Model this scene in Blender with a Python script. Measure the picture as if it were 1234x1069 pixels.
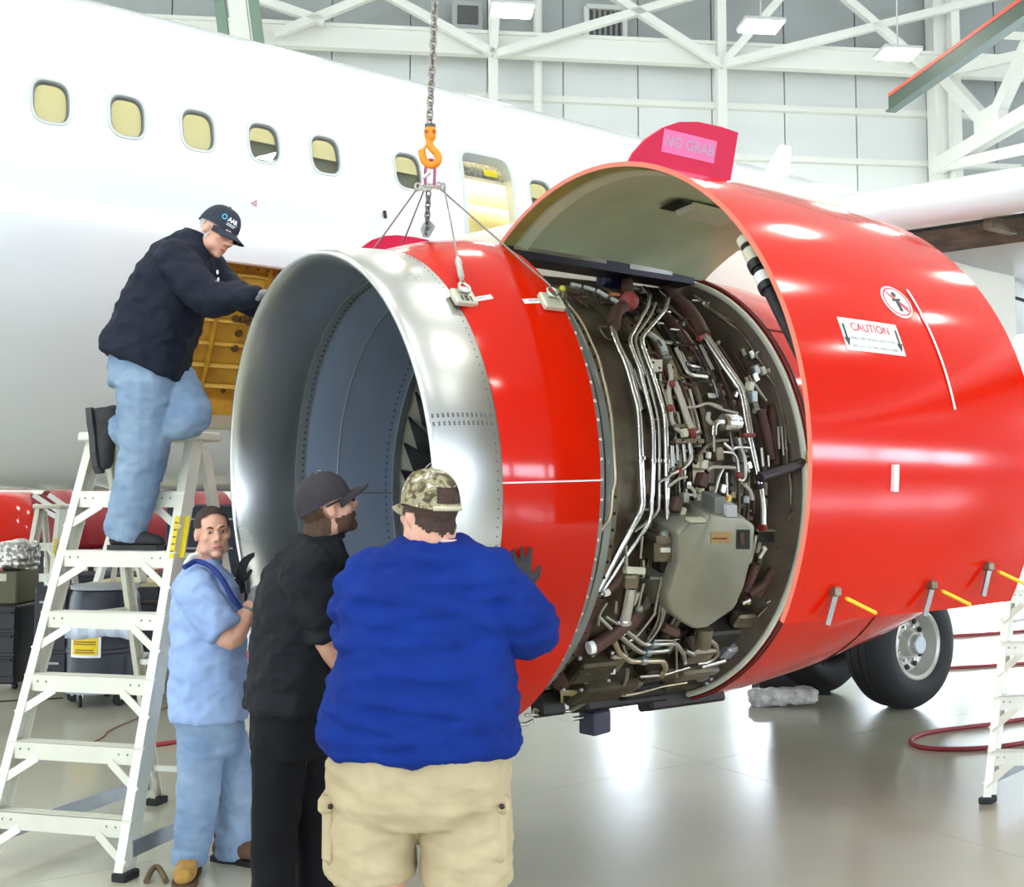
import bpy, bmesh, math, random
import numpy as np
from mathutils import Vector, Matrix, noise
random.seed(7)
for o in list(bpy.data.objects): bpy.data.objects.remove(o)
scene = bpy.context.scene
col = scene.collection

# ---------------------------------------------------------------- camera
IMG_W, IMG_H, FPX = 1234.0, 1069.0, 1248.85
PSI, HORIZON, CAM_H = 0.9973, 608.24, 1.7385
PITCH = math.atan((HORIZON - IMG_H/2)/FPX)
FW = Vector((-math.sin(PSI)*math.cos(PITCH), math.cos(PSI)*math.cos(PITCH), math.sin(PITCH)))
RT = Vector((math.cos(PSI), math.sin(PSI), 0))
UP = RT.cross(FW)
CAM = Vector((0, 0, CAM_H))
cd = bpy.data.cameras.new('camera'); cam = bpy.data.objects.new('camera', cd); col.objects.link(cam)
cd.sensor_fit = 'HORIZONTAL'; cd.sensor_width = 36; cd.lens = FPX/IMG_W*36; cd.clip_end = 300
mw = Matrix((RT, UP, -FW)).transposed().to_4x4(); mw.translation = CAM
cam.matrix_world = mw
scene.camera = cam

# ---------------------------------------------------------------- world, exposure
world = bpy.data.worlds.new('overcast_daylight'); scene.world = world
world.use_nodes = True
bg = world.node_tree.nodes['Background']
bg.inputs['Color'].default_value = (0.80, 0.90, 1.0, 1); bg.inputs['Strength'].default_value = 3.3
vs = scene.view_settings
vs.view_transform = 'Standard'; vs.look = 'None'; vs.gamma = 1.0; vs.use_curve_mapping = False
vs.exposure = 0.42
LAMP_POWER = 58.0
WINDOW_POWER = 18.0

# ---------------------------------------------------------------- helpers: rays
def ray(px, py):
    return FW*FPX + RT*(px - IMG_W/2) + UP*(IMG_H/2 - py)
def at_d(px, py, d):
    r = ray(px, py); return CAM + r*(d/FPX)
def at_x(px, py, X):
    r = ray(px, py); return CAM + r*(X/r.x)
def at_y(px, py, Y):
    r = ray(px, py); return CAM + r*(Y/r.y)
def at_z(px, py, Z=0.0):
    r = ray(px, py); return CAM + r*((Z - CAM_H)/r.z)
def at_plane(px, py, p0, n):
    r = ray(px, py); return CAM + r*((p0 - CAM).dot(n)/r.dot(n))
def at_cyl(px, py, cx, cz, R, far=False):
    """point where the line of sight meets a cylinder lying along Y"""
    r = ray(px, py); ox, oz = -cx, CAM_H - cz
    a = r.x*r.x + r.z*r.z; b = 2*(ox*r.x + oz*r.z); c = ox*ox + oz*oz - R*R
    disc = b*b - 4*a*c
    t = -b/(2*a) if disc < 0 else (-b + (1 if far else -1)*math.sqrt(disc))/(2*a)
    return CAM + r*t
def proj(p):
    d = Vector(p) - CAM; z = d.dot(FW)
    return (IMG_W/2 + FPX*d.dot(RT)/z, IMG_H/2 - FPX*d.dot(UP)/z)

# ---------------------------------------------------------------- helpers: materials
def lin(c):
    return tuple(((v/255)/12.92 if v/255 <= 0.04045 else ((v/255 + 0.055)/1.055)**2.4) for v in c)
MATS = {}
def mat(name, rgb, rough=0.5, metal=0.0, var=0.0, vscale=6.0, rgb2=None, bump=0.0, bscale=60.0, coat=0.0,
        spec=0.5, stretch=None, sheen=0.0, rvar=0.0):
    if name in MATS: return MATS[name]
    m = bpy.data.materials.new(name); m.use_nodes = True
    nt = m.node_tree; b = nt.nodes['Principled BSDF']
    b.inputs['Base Color'].default_value = (*lin(rgb), 1)
    b.inputs['Roughness'].default_value = rough; b.inputs['Metallic'].default_value = metal
    b.inputs['Specular IOR Level'].default_value = spec
    if coat: b.inputs['Coat Weight'].default_value = coat; b.inputs['Coat Roughness'].default_value = 0.06
    if sheen: b.inputs['Sheen Weight'].default_value = sheen; b.inputs['Sheen Roughness'].default_value = 0.5
    if var or rgb2 or bump or rvar:
        tc = nt.nodes.new('ShaderNodeTexCoord'); mp = nt.nodes.new('ShaderNodeMapping')
        nt.links.new(tc.outputs['Object'], mp.inputs['Vector'])
        if stretch: mp.inputs['Scale'].default_value = stretch
        if var or rgb2 or rvar:
            n = nt.nodes.new('ShaderNodeTexNoise'); n.inputs['Scale'].default_value = vscale; n.inputs['Detail'].default_value = 5
            nt.links.new(mp.outputs['Vector'], n.inputs['Vector'])
            ramp = nt.nodes.new('ShaderNodeMapRange'); ramp.inputs['From Min'].default_value = 0.3; ramp.inputs['From Max'].default_value = 0.7
            nt.links.new(n.outputs['Fac'], ramp.inputs['Value'])
            if var or rgb2:
                mix = nt.nodes.new('ShaderNodeMix'); mix.data_type = 'RGBA'
                c1 = lin(rgb); c2 = lin(rgb2) if rgb2 else tuple(v*(1 - var) for v in c1)
                mix.inputs[6].default_value = (*c1, 1); mix.inputs[7].default_value = (*c2, 1)
                nt.links.new(ramp.outputs['Result'], mix.inputs[0]); nt.links.new(mix.outputs[2], b.inputs['Base Color'])
            if rvar:
                r2 = nt.nodes.new('ShaderNodeMapRange'); r2.inputs['To Min'].default_value = rough; r2.inputs['To Max'].default_value = rough + rvar
                nt.links.new(ramp.outputs['Result'], r2.inputs['Value']); nt.links.new(r2.outputs['Result'], b.inputs['Roughness'])
        if bump:
            nb = nt.nodes.new('ShaderNodeTexNoise'); nb.inputs['Scale'].default_value = bscale; nb.inputs['Detail'].default_value = 4
            nt.links.new(mp.outputs['Vector'], nb.inputs['Vector'])
            bp = nt.nodes.new('ShaderNodeBump'); bp.inputs['Strength'].default_value = bump; bp.inputs['Distance'].default_value = 0.01
            nt.links.new(nb.outputs['Fac'], bp.inputs['Height']); nt.links.new(bp.outputs['Normal'], b.inputs['Normal'])
    MATS[name] = m
    return m
def emit(name, rgb, strength):
    if name in MATS: return MATS[name]
    m = bpy.data.materials.new(name); m.use_nodes = True
    b = m.node_tree.nodes['Principled BSDF']
    b.inputs['Base Color'].default_value = (*lin(rgb), 1)
    b.inputs['Emission Color'].default_value = (*lin(rgb), 1); b.inputs['Emission Strength'].default_value = strength
    MATS[name] = m; return m

# ---------------------------------------------------------------- helpers: meshes
def V(*a): return Vector(a)
def rounded(pts, rad, n=5, closed=False):
    """polyline with its corners rounded"""
    pts = [Vector(p) for p in pts]
    out = []
    N = len(pts)
    for i, p in enumerate(pts):
        if not closed and i in (0, N-1): out.append(p); continue
        a, b = pts[i-1], pts[(i+1) % N]
        la, lb = (a-p).length, (b-p).length
        if la < 1e-6 or lb < 1e-6: continue
        ra, rb = min(rad, la*0.49), min(rad, lb*0.49)
        q0, q1 = p + (a-p)*(ra/la), p + (b-p)*(rb/lb)
        for k in range(n+1):
            t = k/n; out.append(q0*(1-t)**2 + p*(2*t*(1-t)) + q1*t*t)
    return out
class MB:
    def __init__(s): s.v = []; s.f = []
    def add(s, vs, fs):
        o = len(s.v); s.v += [tuple(v) for v in vs]; s.f += [tuple(i+o for i in f) for f in fs]; return s
    def box(s, c, size, R=None, bev=0.0):
        c = Vector(c); x, y, z = size[0]/2, size[1]/2, size[2]/2
        vs = []
        for sx in (-1, 1):
            for sy in (-1, 1):
                for sz in (-1, 1):
                    v = Vector((sx*x, sy*y, sz*z)); vs.append(c + (R @ v if R else v))
        return s.add(vs, [(0,1,3,2),(4,6,7,5),(0,4,5,1),(2,3,7,6),(0,2,6,4),(1,5,7,3)])
    def bbox(s, c, size, R=None, b=0.01):
        """box with chamfered edges (24 vertices)"""
        c = Vector(c); h = [size[0]/2, size[1]/2, size[2]/2]; b = min(b, min(h)*0.9)
        vs = []; idx = {}
        for sx in (-1, 1):
            for sy in (-1, 1):
                for sz in (-1, 1):
                    sg = (sx, sy, sz)
                    for ax in range(3):
                        v = [sg[k]*(h[k] if k == ax else h[k]-b) for k in range(3)]
                        idx[(sg, ax)] = len(vs); v = Vector(v); vs.append(c + (R @ v if R else v))
        fs = []
        for ax in range(3):
            o = [k for k in range(3) if k != ax]
            for sg in (-1, 1):
                q = []
                for a, b2 in ((-1,-1),(1,-1),(1,1),(-1,1)):
                    t = [0,0,0]; t[ax] = sg; t[o[0]] = a; t[o[1]] = b2; q.append(idx[(tuple(t), ax)])
                flip = (sg > 0) != (ax == 1)
                fs.append(tuple(q) if flip else tuple(q[::-1]))
        for ax in range(3):
            o = [k for k in range(3) if k != ax]
            for a in (-1, 1):
                for b2 in (-1, 1):
                    t0 = [0,0,0]; t1 = [0,0,0]; t0[ax] = -1; t1[ax] = 1
                    for t in (t0, t1): t[o[0]] = a; t[o[1]] = b2
                    fs.append((idx[(tuple(t0), o[0])], idx[(tuple(t1), o[0])], idx[(tuple(t1), o[1])], idx[(tuple(t0), o[1])]))
        for sx in (-1, 1):
            for sy in (-1, 1):
                for sz in (-1, 1): fs.append(tuple(idx[((sx, sy, sz), ax)] for ax in range(3)))
        return s.add(vs, fs)
    def beam(s, p0, p1, w, h, up=(0, 0, 1), b=None):
        p0, p1 = Vector(p0), Vector(p1); d = p1 - p0; L = d.length; y = d/L
        x = y.cross(Vector(up))
        if x.length < 1e-4: x = y.cross(Vector((1, 0, 0)))
        x.normalize(); z = x.cross(y)
        R = Matrix((x, y, z)).transposed()
        return s.bbox((p0+p1)/2, (w, L, h), R, b) if b else s.box((p0+p1)/2, (w, L, h), R)
    def tube(s, pts, r, n=10, closed=False, cap=True, sq=1.0):
        pts = [Vector(p) for p in pts]; N = len(pts)
        rs = r if isinstance(r, (list, tuple)) else [r]*N
        vs = []; fs = []
        prev = None
        for i in range(N):
            if closed: t = pts[(i+1) % N] - pts[i-1]
            else: t = pts[min(i+1, N-1)] - pts[max(i-1, 0)]
            if t.length < 1e-9: t = Vector((0, 0, 1))
            t.normalize()
            if prev is None:
                u = t.cross(Vector((0, 0, 1)))
                if u.length < 1e-3: u = t.cross(Vector((1, 0, 0)))
            else:
                u = prev - t*prev.dot(t)
                if u.length < 1e-6: u = t.orthogonal()
            u.normalize(); prev = u; w = t.cross(u)
            for k in range(n):
                a = 2*math.pi*k/n; vs.append(pts[i] + (u*math.cos(a) + w*math.sin(a)*sq)*rs[i])
        M = N if closed else N-1
        for i in range(M):
            for k in range(n):
                a, b = i*n + k, i*n + (k+1) % n; c, d = ((i+1) % N)*n + (k+1) % n, ((i+1) % N)*n + k
                fs.append((a, d, c, b))
        if cap and not closed:
            fs.append(tuple(range(n))); fs.append(tuple(range((N-1)*n, N*n))[::-1])
        return s.add(vs, fs)
    def lathe(s, prof, origin, axis=(0, 1, 0), n=48, a0=0.0, a1=2*math.pi, ref=None, closed=False):
        """profile of (along, radius) turned around an axis; closed joins the profile's ends"""
        o = Vector(origin); ax = Vector(axis).normalized()
        u = Vector(ref) if ref else (Vector((1, 0, 0)) if abs(ax.x) < 0.9 else Vector((0, 1, 0)))
        u = (u - ax*u.dot(ax)).normalized(); w = u.cross(ax)
        full = abs(a1 - a0 - 2*math.pi) < 1e-6
        K = n if full else n+1
        vs = []; fs = []
        for (y, r) in prof:
            for k in range(K):
                a = a0 + (a1-a0)*k/n; vs.append(o + ax*y + (u*math.cos(a) + w*math.sin(a))*r)
        P = len(prof)
        for i in range(P if closed else P-1):
            for k in range(n):
                k2 = (k+1) % K; j = (i+1) % P
                fs.append((i*K+k, i*K+k2, j*K+k2, j*K+k))
        if closed and not full:
            fs.append(tuple(i*K for i in range(P))); fs.append(tuple(i*K+K-1 for i in range(P))[::-1])
        return s.add(vs, fs)
    def ell(s, c, rad, R=None, n=16, m=10):
        c = Vector(c); vs = []; fs = []
        if not isinstance(rad, (tuple, list)): rad = (rad,)*3
        for i in range(m+1):
            ph = math.pi*i/m
            for k in range(n):
                a = 2*math.pi*k/n
                v = Vector((rad[0]*math.sin(ph)*math.cos(a), rad[1]*math.sin(ph)*math.sin(a), rad[2]*math.cos(ph)))
                vs.append(c + (R @ v if R else v))
        for i in range(m):
            for k in range(n): fs.append((i*n+k, (i+1)*n+k, (i+1)*n+(k+1) % n, i*n+(k+1) % n))
        return s.add(vs, fs)
    def prism(s, poly, d):
        """closed polygon (3D points) pushed along vector d"""
        poly = [Vector(p) for p in poly]; n = len(poly); d = Vector(d)
        vs = poly + [p + d for p in poly]
        fs = [tuple(range(n))[::-1], tuple(range(n, 2*n))] + [(i, (i+1) % n, n+(i+1) % n, n+i) for i in range(n)]
        return s.add(vs, fs)
    def grid(s, fn, us, vs_):
        o = [fn(u, v) for v in vs_ for u in us]; U = len(us)
        fs = [(j*U+i, j*U+i+1, (j+1)*U+i+1, (j+1)*U+i) for j in range(len(vs_)-1) for i in range(U-1)]
        return s.add(o, fs)
    def build(s, name, m, parent=None, smooth=True, angle=35, fix=True, kind=None):
        me = bpy.data.meshes.new(name); me.from_pydata(s.v, [], s.f)
        if fix:
            bm = bmesh.new(); bm.from_mesh(me)
            bmesh.ops.remove_doubles(bm, verts=bm.verts, dist=1e-5)
            bmesh.ops.recalc_face_normals(bm, faces=bm.faces); bm.to_mesh(me); bm.free()
        me.update()
        if smooth:
            for p in me.polygons: p.use_smooth = True
            me.set_sharp_from_angle(angle=math.radians(angle))
        return link(name, me, m, parent, kind)
def link(name, me, m, parent=None, kind=None):
    o = bpy.data.objects.new(name, me); col.objects.link(o)
    if m is not None:
        me.materials.clear(); me.materials.append(m)
    if parent is not None:
        o.parent = parent; o.matrix_parent_inverse = parent.matrix_world.inverted() if parent.type == 'EMPTY' else Matrix.Translation(-parent.location)
    if kind: o['kind'] = kind
    return o
def tag(o, label, cat, group=None):
    o['label'] = label; o['category'] = cat
    if group: o['group'] = group
    return o
def thing(name, label, cat, loc=(0, 0, 0), group=None):
    o = bpy.data.objects.new(name, None); col.objects.link(o); o.location = loc; o.empty_display_size = 0.1
    o.matrix_world = Matrix.Translation(Vector(loc))
    return tag(o, label, cat, group)
def struct(o): o['kind'] = 'structure'; return o
def text_mesh(body, size, bold=0.0, space=1.0):
    """flat lettering as a list of vertices (x, y) and faces"""
    cu = bpy.data.curves.new('lettering', 'FONT'); cu.body = body; cu.size = size; cu.align_x = 'CENTER'; cu.align_y = 'CENTER'
    cu.offset = bold; cu.resolution_u = 3; cu.space_character = space
    o = bpy.data.objects.new('lettering', cu); col.objects.link(o)
    dg = bpy.context.evaluated_depsgraph_get(); me = o.evaluated_get(dg).to_mesh()
    vs = [tuple(v.co) for v in me.vertices]; fs = [tuple(p.vertices) for p in me.polygons]
    o.evaluated_get(dg).to_mesh_clear(); bpy.data.objects.remove(o); bpy.data.curves.remove(cu)
    return vs, fs

# ---------------------------------------------------------------- materials
M_WHITE = mat('aircraft_white', (226, 230, 232), 0.16, coat=0.6, var=0.04, vscale=0.8)
M_RED = mat('nacelle_red', (212, 24, 0), 0.10, coat=0.08, spec=0.3, var=0.08, vscale=1.5, rvar=0.04)
M_STRAKE_SHEEN = mat('strake_red_pink_sheen', (200, 6, 66), 0.5, spec=0.3, var=0.1, vscale=10)  # strake is red; its bluish reflection is painted in as pink
M_SILVER = mat('lip_bare_aluminium', (206, 208, 206), 0.27, 1.0, var=0.10, vscale=3.0, rvar=0.10)
M_ALU = mat('ladder_aluminium', (222, 221, 206), 0.42, 0.35, var=0.06, vscale=9, rvar=0.12)
M_CHROME = mat('polished_steel', (225, 226, 228), 0.16, 1.0)
M_STEEL = mat('tube_steel', (196, 194, 186), 0.30, 1.0, var=0.15, vscale=14)
M_TITAN = mat('stained_metal', (148, 140, 122), 0.45, 0.8, var=0.35, vscale=7, rgb2=(96, 84, 66))
M_CASE = mat('fan_case_metal', (140, 130, 112), 0.42, 0.7, rgb2=(92, 80, 64), vscale=5, rvar=0.1)
M_FLANGE = mat('flange_grey', (152, 158, 156), 0.4, 0.6, var=0.2, vscale=9)
M_DARK = mat('grimy_dark', (44, 40, 36), 0.55, 0.2, rgb2=(24, 22, 21), vscale=8)
M_BROWN = mat('brown_sleeve', (98, 66, 58), 0.6, 0.0, rgb2=(70, 46, 40), vscale=12)
M_RUBBER = mat('black_rubber', (26, 27, 30), 0.65, var=0.3, vscale=5)
M_BLACK = mat('black_plastic', (22, 22, 25), 0.45)
M_TANK = mat('oil_tank_grey', (160, 158, 138), 0.38, 0.35, rgb2=(132, 130, 122), vscale=3)
M_REDCLAMP = mat('red_clamp', (138, 48, 40), 0.5)
M_BARREL = mat('inlet_barrel_grey', (150, 163, 184), 0.45, 0.35, var=0.08, vscale=2)
M_OLIVE = mat('door_inner_composite', (204, 212, 178), 0.55, 0.0, rgb2=(184, 192, 164), vscale=4)
M_LIME = mat('door_edge_yellow_green', (170, 166, 84), 0.5, rgb2=(140, 138, 80), vscale=10)
M_BEIGE = mat('pale_primer', (214, 212, 190), 0.5)
M_LABEL = mat('white_label', (240, 240, 238), 0.5)
M_INK = mat('label_ink', (60, 66, 62), 0.6)
M_REDINK = mat('label_red_ink', (205, 80, 90), 0.6)
M_YELLOW = mat('yellow_paint', (240, 196, 30), 0.4)
M_ORANGE = mat('orange_hook_paint', (238, 150, 22), 0.35, var=0.1, vscale=20)
# ================================================================ hangar
M_WALL = mat('hangar_wall_panel', (230, 233, 229), 0.55, var=0.04, vscale=0.6)
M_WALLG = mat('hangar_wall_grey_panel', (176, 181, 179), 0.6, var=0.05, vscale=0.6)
M_JOINT = mat('hangar_wall_joint', (196, 198, 194), 0.7)
M_FRAME = mat('hangar_steel_white', (236, 236, 228), 0.5)
M_CEIL = mat('hangar_ceiling', (214, 214, 210), 0.8)
M_FLOOR = mat('polished_concrete', (194, 193, 172), 0.17, rgb2=(182, 181, 163), vscale=0.9, rvar=0.10, spec=0.5, coat=0.25)
M_FLOORJ = mat('floor_joint', (176, 174, 155), 0.6)
WT = Vector((math.cos(math.radians(63.1)), math.sin(math.radians(63.1)), 0))    # along the back wall
WN = Vector((WT.y, -WT.x, 0))                                                   # out of the wall, into the hangar
WP = CAM + Vector((FW.x, FW.y, 0)).normalized()*30; WP.z = 0
def on_wall(px, py, off=0.0): return at_plane(px, py, WP + WN*off, WN)
def wall_s(p): return (p - WP).dot(WT)
def wall_pt(s, z, off=0.0): return WP + WT*s + WN*off + Vector((0, 0, z))
CEIL_Z = 17.5

floor = MB(); floor.box((0, 10, -0.06), (110, 110, 0.10))
floor = struct(floor.build('floor', M_FLOORJ, smooth=False))
SL = 4.6
for i in range(-6, 5):
    for j in range(-4, 9):
        m = MB(); m.box(((i+0.5)*SL - 0.7, (j+0.5)*SL + 0.35, -0.0155), (SL-0.004, SL-0.004, 0.031))
        m.build('floor_slab', M_FLOOR, floor, smooth=False)
m = MB(); m.box((0, 10, CEIL_Z + 0.1), (110, 110, 0.2)); struct(m.build('ceiling', M_CEIL, smooth=False))

# back wall: backing plus panels between the girts
rows = [0.0, 3.2, 6.4, 9.62]
zrow = [on_wall(700, 122).z, on_wall(1000, 194.5).z]
rows = [0.0, 2.9, 5.9, 8.9, zrow[1], zrow[0], on_wall(820, 78).z, CEIL_Z]
m = MB(); m.beam(wall_pt(-34, CEIL_Z/2, -0.25), wall_pt(42, CEIL_Z/2, -0.25), 0.2, CEIL_Z)
wall_back = struct(m.build('wall_back', M_JOINT, smooth=False))
seams = [wall_s(on_wall(x, 100)) for x in (679, 774, 870, 945, 1032)]
pitch = (seams[-1] - seams[0])/4
COL_S = wall_s(on_wall(1138, 150))
s = seams[0] - pitch*16
while s < 40:
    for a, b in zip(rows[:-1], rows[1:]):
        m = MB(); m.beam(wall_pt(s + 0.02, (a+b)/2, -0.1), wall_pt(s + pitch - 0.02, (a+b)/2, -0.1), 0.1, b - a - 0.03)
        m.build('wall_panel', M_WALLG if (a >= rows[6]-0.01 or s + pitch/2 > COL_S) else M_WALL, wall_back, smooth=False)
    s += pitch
trim_n = 0
def trim(mb, m=M_FRAME):
    global trim_n
    trim_n += 1
    return struct(mb.build('trim_%d' % trim_n, m, smooth=False))
for z, h in ((rows[4], 0.16), (rows[5], 0.18), (rows[3], 0.16), (rows[2], 0.16), (rows[1], 0.16)):      # girts
    m = MB(); m.beam(wall_pt(-30, z, 0.04), wall_pt(40, z, 0.04), 0.18, h); trim(m)
ZB = on_wall(820, 76, 0.9).z
m = MB(); m.beam(wall_pt(-30, ZB, 0.9), wall_pt(40, ZB, 0.9), 0.25, 0.12); m.beam(wall_pt(-30, ZB+0.3, 0.95), wall_pt(40, ZB+0.3, 0.95), 0.06, 0.5)
m.beam(wall_pt(-30, ZB+0.6, 0.9), wall_pt(40, ZB+0.6, 0.9), 0.3, 0.1); trim(m)
for px in (300, 594, 869, 1150):                                                                         # columns
    q = on_wall(px, 100, 1.1); s = wall_s(q)
    m = MB(); m.beam(wall_pt(s, 0, 1.1), wall_pt(s, CEIL_Z, 1.1), 0.26, 0.3, up=WN); trim(m)
q = on_wall(1131, 150, 0.6); s = wall_s(q)
m = MB(); m.beam(wall_pt(s, 0, 0.6), wall_pt(s, CEIL_Z, 0.6), 0.45, 0.5, up=WN); trim(m)
q = on_wall(648, 100, 0.5); s = wall_s(q)
m = MB(); m.tube([wall_pt(s, 0, 0.5), wall_pt(s, CEIL_Z, 0.5)], 0.13, 12); trim(m)
def brace(a, b, off=1.3, w=9.5):
    p, q = on_wall(*a, off), on_wall(*b, off); d = (q-p).normalized()
    wd = w/FPX*30
    m = MB(); m.beam(p, q, wd, wd*0.8, up=WN); trim(m)
for a, b in (((594, 64), (440, -20)), ((594, 66), (890, -22)), ((712, -22), (870, 79)), ((868, 80), (958, -22)),
             ((868, 79), (1270, -22)), ((996, -22), (1112, 78)), ((330, 42), (480, -18)), ((594, 66), (600, -22)), ((390, 26), (250, -22))):
    brace(a, b)
# green and white posts seen above the fuselage
for px, mm in ((268, 'g'), (289, 'w'), (309, 'g')):
    a, b = on_wall(px - 6, -20, 3.5), on_wall(px + 4, 60, 3.5)
    m = MB(); m.beam(a, b + (b-a)*0.5, 0.26 if mm == 'g' else 0.45, 0.25, up=WN)
    trim(m, M_FRAME if mm == 'w' else mat('post_green', (128, 150, 132), 0.5))
# louvre in the wall
def wall_vent():
    root = thing('wall_vent', 'dark louvred vent set high in the white hangar wall', 'vent', wall_pt(wall_s(on_wall(728, 40)), on_wall(728, 60).z))
    c0, c1 = on_wall(706, 58, 0.0), on_wall(752, 12, 0.0); s0, s1 = wall_s(c0), wall_s(c1); z0, z1 = c0.z, c1.z
    m = MB(); m.beam(wall_pt(s0, (z0+z1)/2, 0.0), wall_pt(s1, (z0+z1)/2, 0.0), 0.06, z1-z0); m.build('backing', mat('vent_dark', (92, 94, 92), 0.7), root, smooth=False)
    m = MB()
    for a, b in (((s0, z0), (s1, z0)), ((s0, z1), (s1, z1)), ((s0, z0), (s0, z1)), ((s1, z0), (s1, z1))):
        m.beam(wall_pt(a[0], a[1], 0.08), wall_pt(b[0], b[1], 0.08), 0.14, 0.14, up=WN)
    m.build('frame', M_WALL, root, smooth=False)
    for k in range(7):
        s = s0 + (s1-s0)*(k+0.5)/7; m = MB(); m.beam(wall_pt(s, z0, 0.06), wall_pt(s, z1, 0.06), 0.07, 0.05, up=WN)
        m.build('slat', mat('vent_slat', (150, 150, 145), 0.6), root, smooth=False)
wall_vent()
q = on_wall(563, 24, 0.35)
root = thing('wall_heater', 'small grey unit heater hung on the wall beside the ceiling lamp', 'heater', q)
m = MB(); m.beam(q - WT*0.45, q + WT*0.45, 0.6, 0.9, b=0.04); m.build('body', mat('heater_grey', (178, 182, 180), 0.5), root)
m = MB(); m.beam(q - WT*0.3 + WN*0.32, q + WT*0.3 + WN*0.32, 0.03, 0.55); m.build('grille', mat('vent_dark', (0,0,0)), root)
# roof truss at the right, coming out of the wall
ta = at_d(1131, 199, 31); tb = at_d(1234, 139.5, 31*(608-199)/(608-139.5)); td = (tb - ta); td.z = 0; td.normalize()
tn = td.cross(Vector((0, 0, 1))).normalized()
def on_truss(px, py): return at_plane(px, py, ta, tn)
for a, b, w in (((1128, 202), (1300, 101), 0.42), ((1128, 92), (1300, -38), 0.32), ((1138, 92), (1192, 152), 0.34), ((1196, 150), (1240, 52), 0.36),
                ((1136, 88), (1234, 66), 0.26), ((1132, 202), (1240, 178), 0.26), ((1200, 42), (1240, 44), 0.2)):
    m = MB(); m.beam(on_truss(*a), on_truss(*b), w*0.8, w); trim(m)
m = MB(); g = on_truss(1194, 148); m.beam(g - td*0.55, g + td*0.55, 0.3, 0.8); trim(m)
for k, (a, b) in enumerate((((1172, 211), (1240, 172)), ((1190, 212), (1240, 184)), ((1208, 213), (1244, 194)))):
    p = on_truss(*a) - tn*1.2; q = on_truss(*b) - tn*1.2
    m = MB(); m.tube([p, p + (q-p)*2.2], 0.16, 12); trim(m, mat('duct_grey', (168, 172, 172), 0.5))
# crane runway rail, green with a red conductor bar
root = thing('crane_rail', 'dark green overhead crane rail with a red conductor bar along it', 'crane rail', at_d(1072, 124, 24))
ra = at_d(1073, 126, 24); rb = at_d(1234, 12, 24*(608-126)/(608-12)); rd = rb - ra; rd.z = 0
m = MB(); m.beam(ra, ra + rd*1.6, 0.10, 0.34); m.beam(ra + Vector((0, 0, -0.17)), ra + rd*1.6 + Vector((0, 0, -0.17)), 0.24, 0.04)
m.build('rail_beam', mat('rail_green', (74, 92, 80), 0.45, 0.2), root, smooth=False)
m = MB(); m.beam(ra + Vector((0, 0, 0.21)), ra + rd*1.6 + Vector((0, 0, 0.21)), 0.12, 0.08); m.build('conductor_bar', mat('rail_red', (214, 84, 62), 0.45), root, smooth=False)

# high bay lamps
M_DIFF = emit('lamp_diffuser', (255, 252, 244), LAMP_POWER)
M_HOUS = mat('lamp_housing', (200, 200, 198), 0.5)
lamp_mesh = {}
def lamp(p, label, group=None):
    root = thing('high_bay_lamp', label, 'lamp', p, group)
    if not lamp_mesh:
        a = MB(); a.beam(-WT*0.45, WT*0.45, 0.6, 0.02); o = a.build('diffuser', M_DIFF, root, smooth=False); lamp_mesh['d'] = o.data
        b = MB(); b.beam(-WT*0.5 + Vector((0, 0, 0.07)), WT*0.5 + Vector((0, 0, 0.07)), 0.66, 0.10, b=0.02)
        b.tube([(0, 0, 0.1), (0, 0, CEIL_Z - 12.2)], 0.02, 6); o2 = b.build('housing', M_HOUS, root); lamp_mesh['h'] = o2.data
        for x in (o, o2): x.matrix_parent_inverse = Matrix()
    else:
        for n, k in (('diffuser', 'd'), ('housing', 'h')):
            x = bpy.data.objects.new(n, lamp_mesh[k]); col.objects.link(x); x.parent = root
lamp(at_d(617, 14, 23.7), 'bright high bay lamp hanging just above the end of the hoist chain in view')
lamp(at_d(917, 33, 24.5), 'bright high bay lamp hanging in front of the white wall column')
lamp(at_d(1082, 66, 25.9), 'bright high bay lamp hanging beside the green crane rail')
for i in range(-4, 3):  # leftmost lamp columns added out of view to brighten the fuselage belly
    for j in range(-1, 5):
        p = Vector((-4.5 + i*6.5, -6 + j*6.5, 13.0))
        if (p - WP).dot(WN) < 2: continue
        if proj(p)[1] > -30 and (p-CAM).dot(FW) > 0 and -60 < proj(p)[0] < 1300: continue
        lamp(p, 'bright unseen high bay lamp in the rows over the hangar floor', 'high bay lamps over the hangar')

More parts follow.
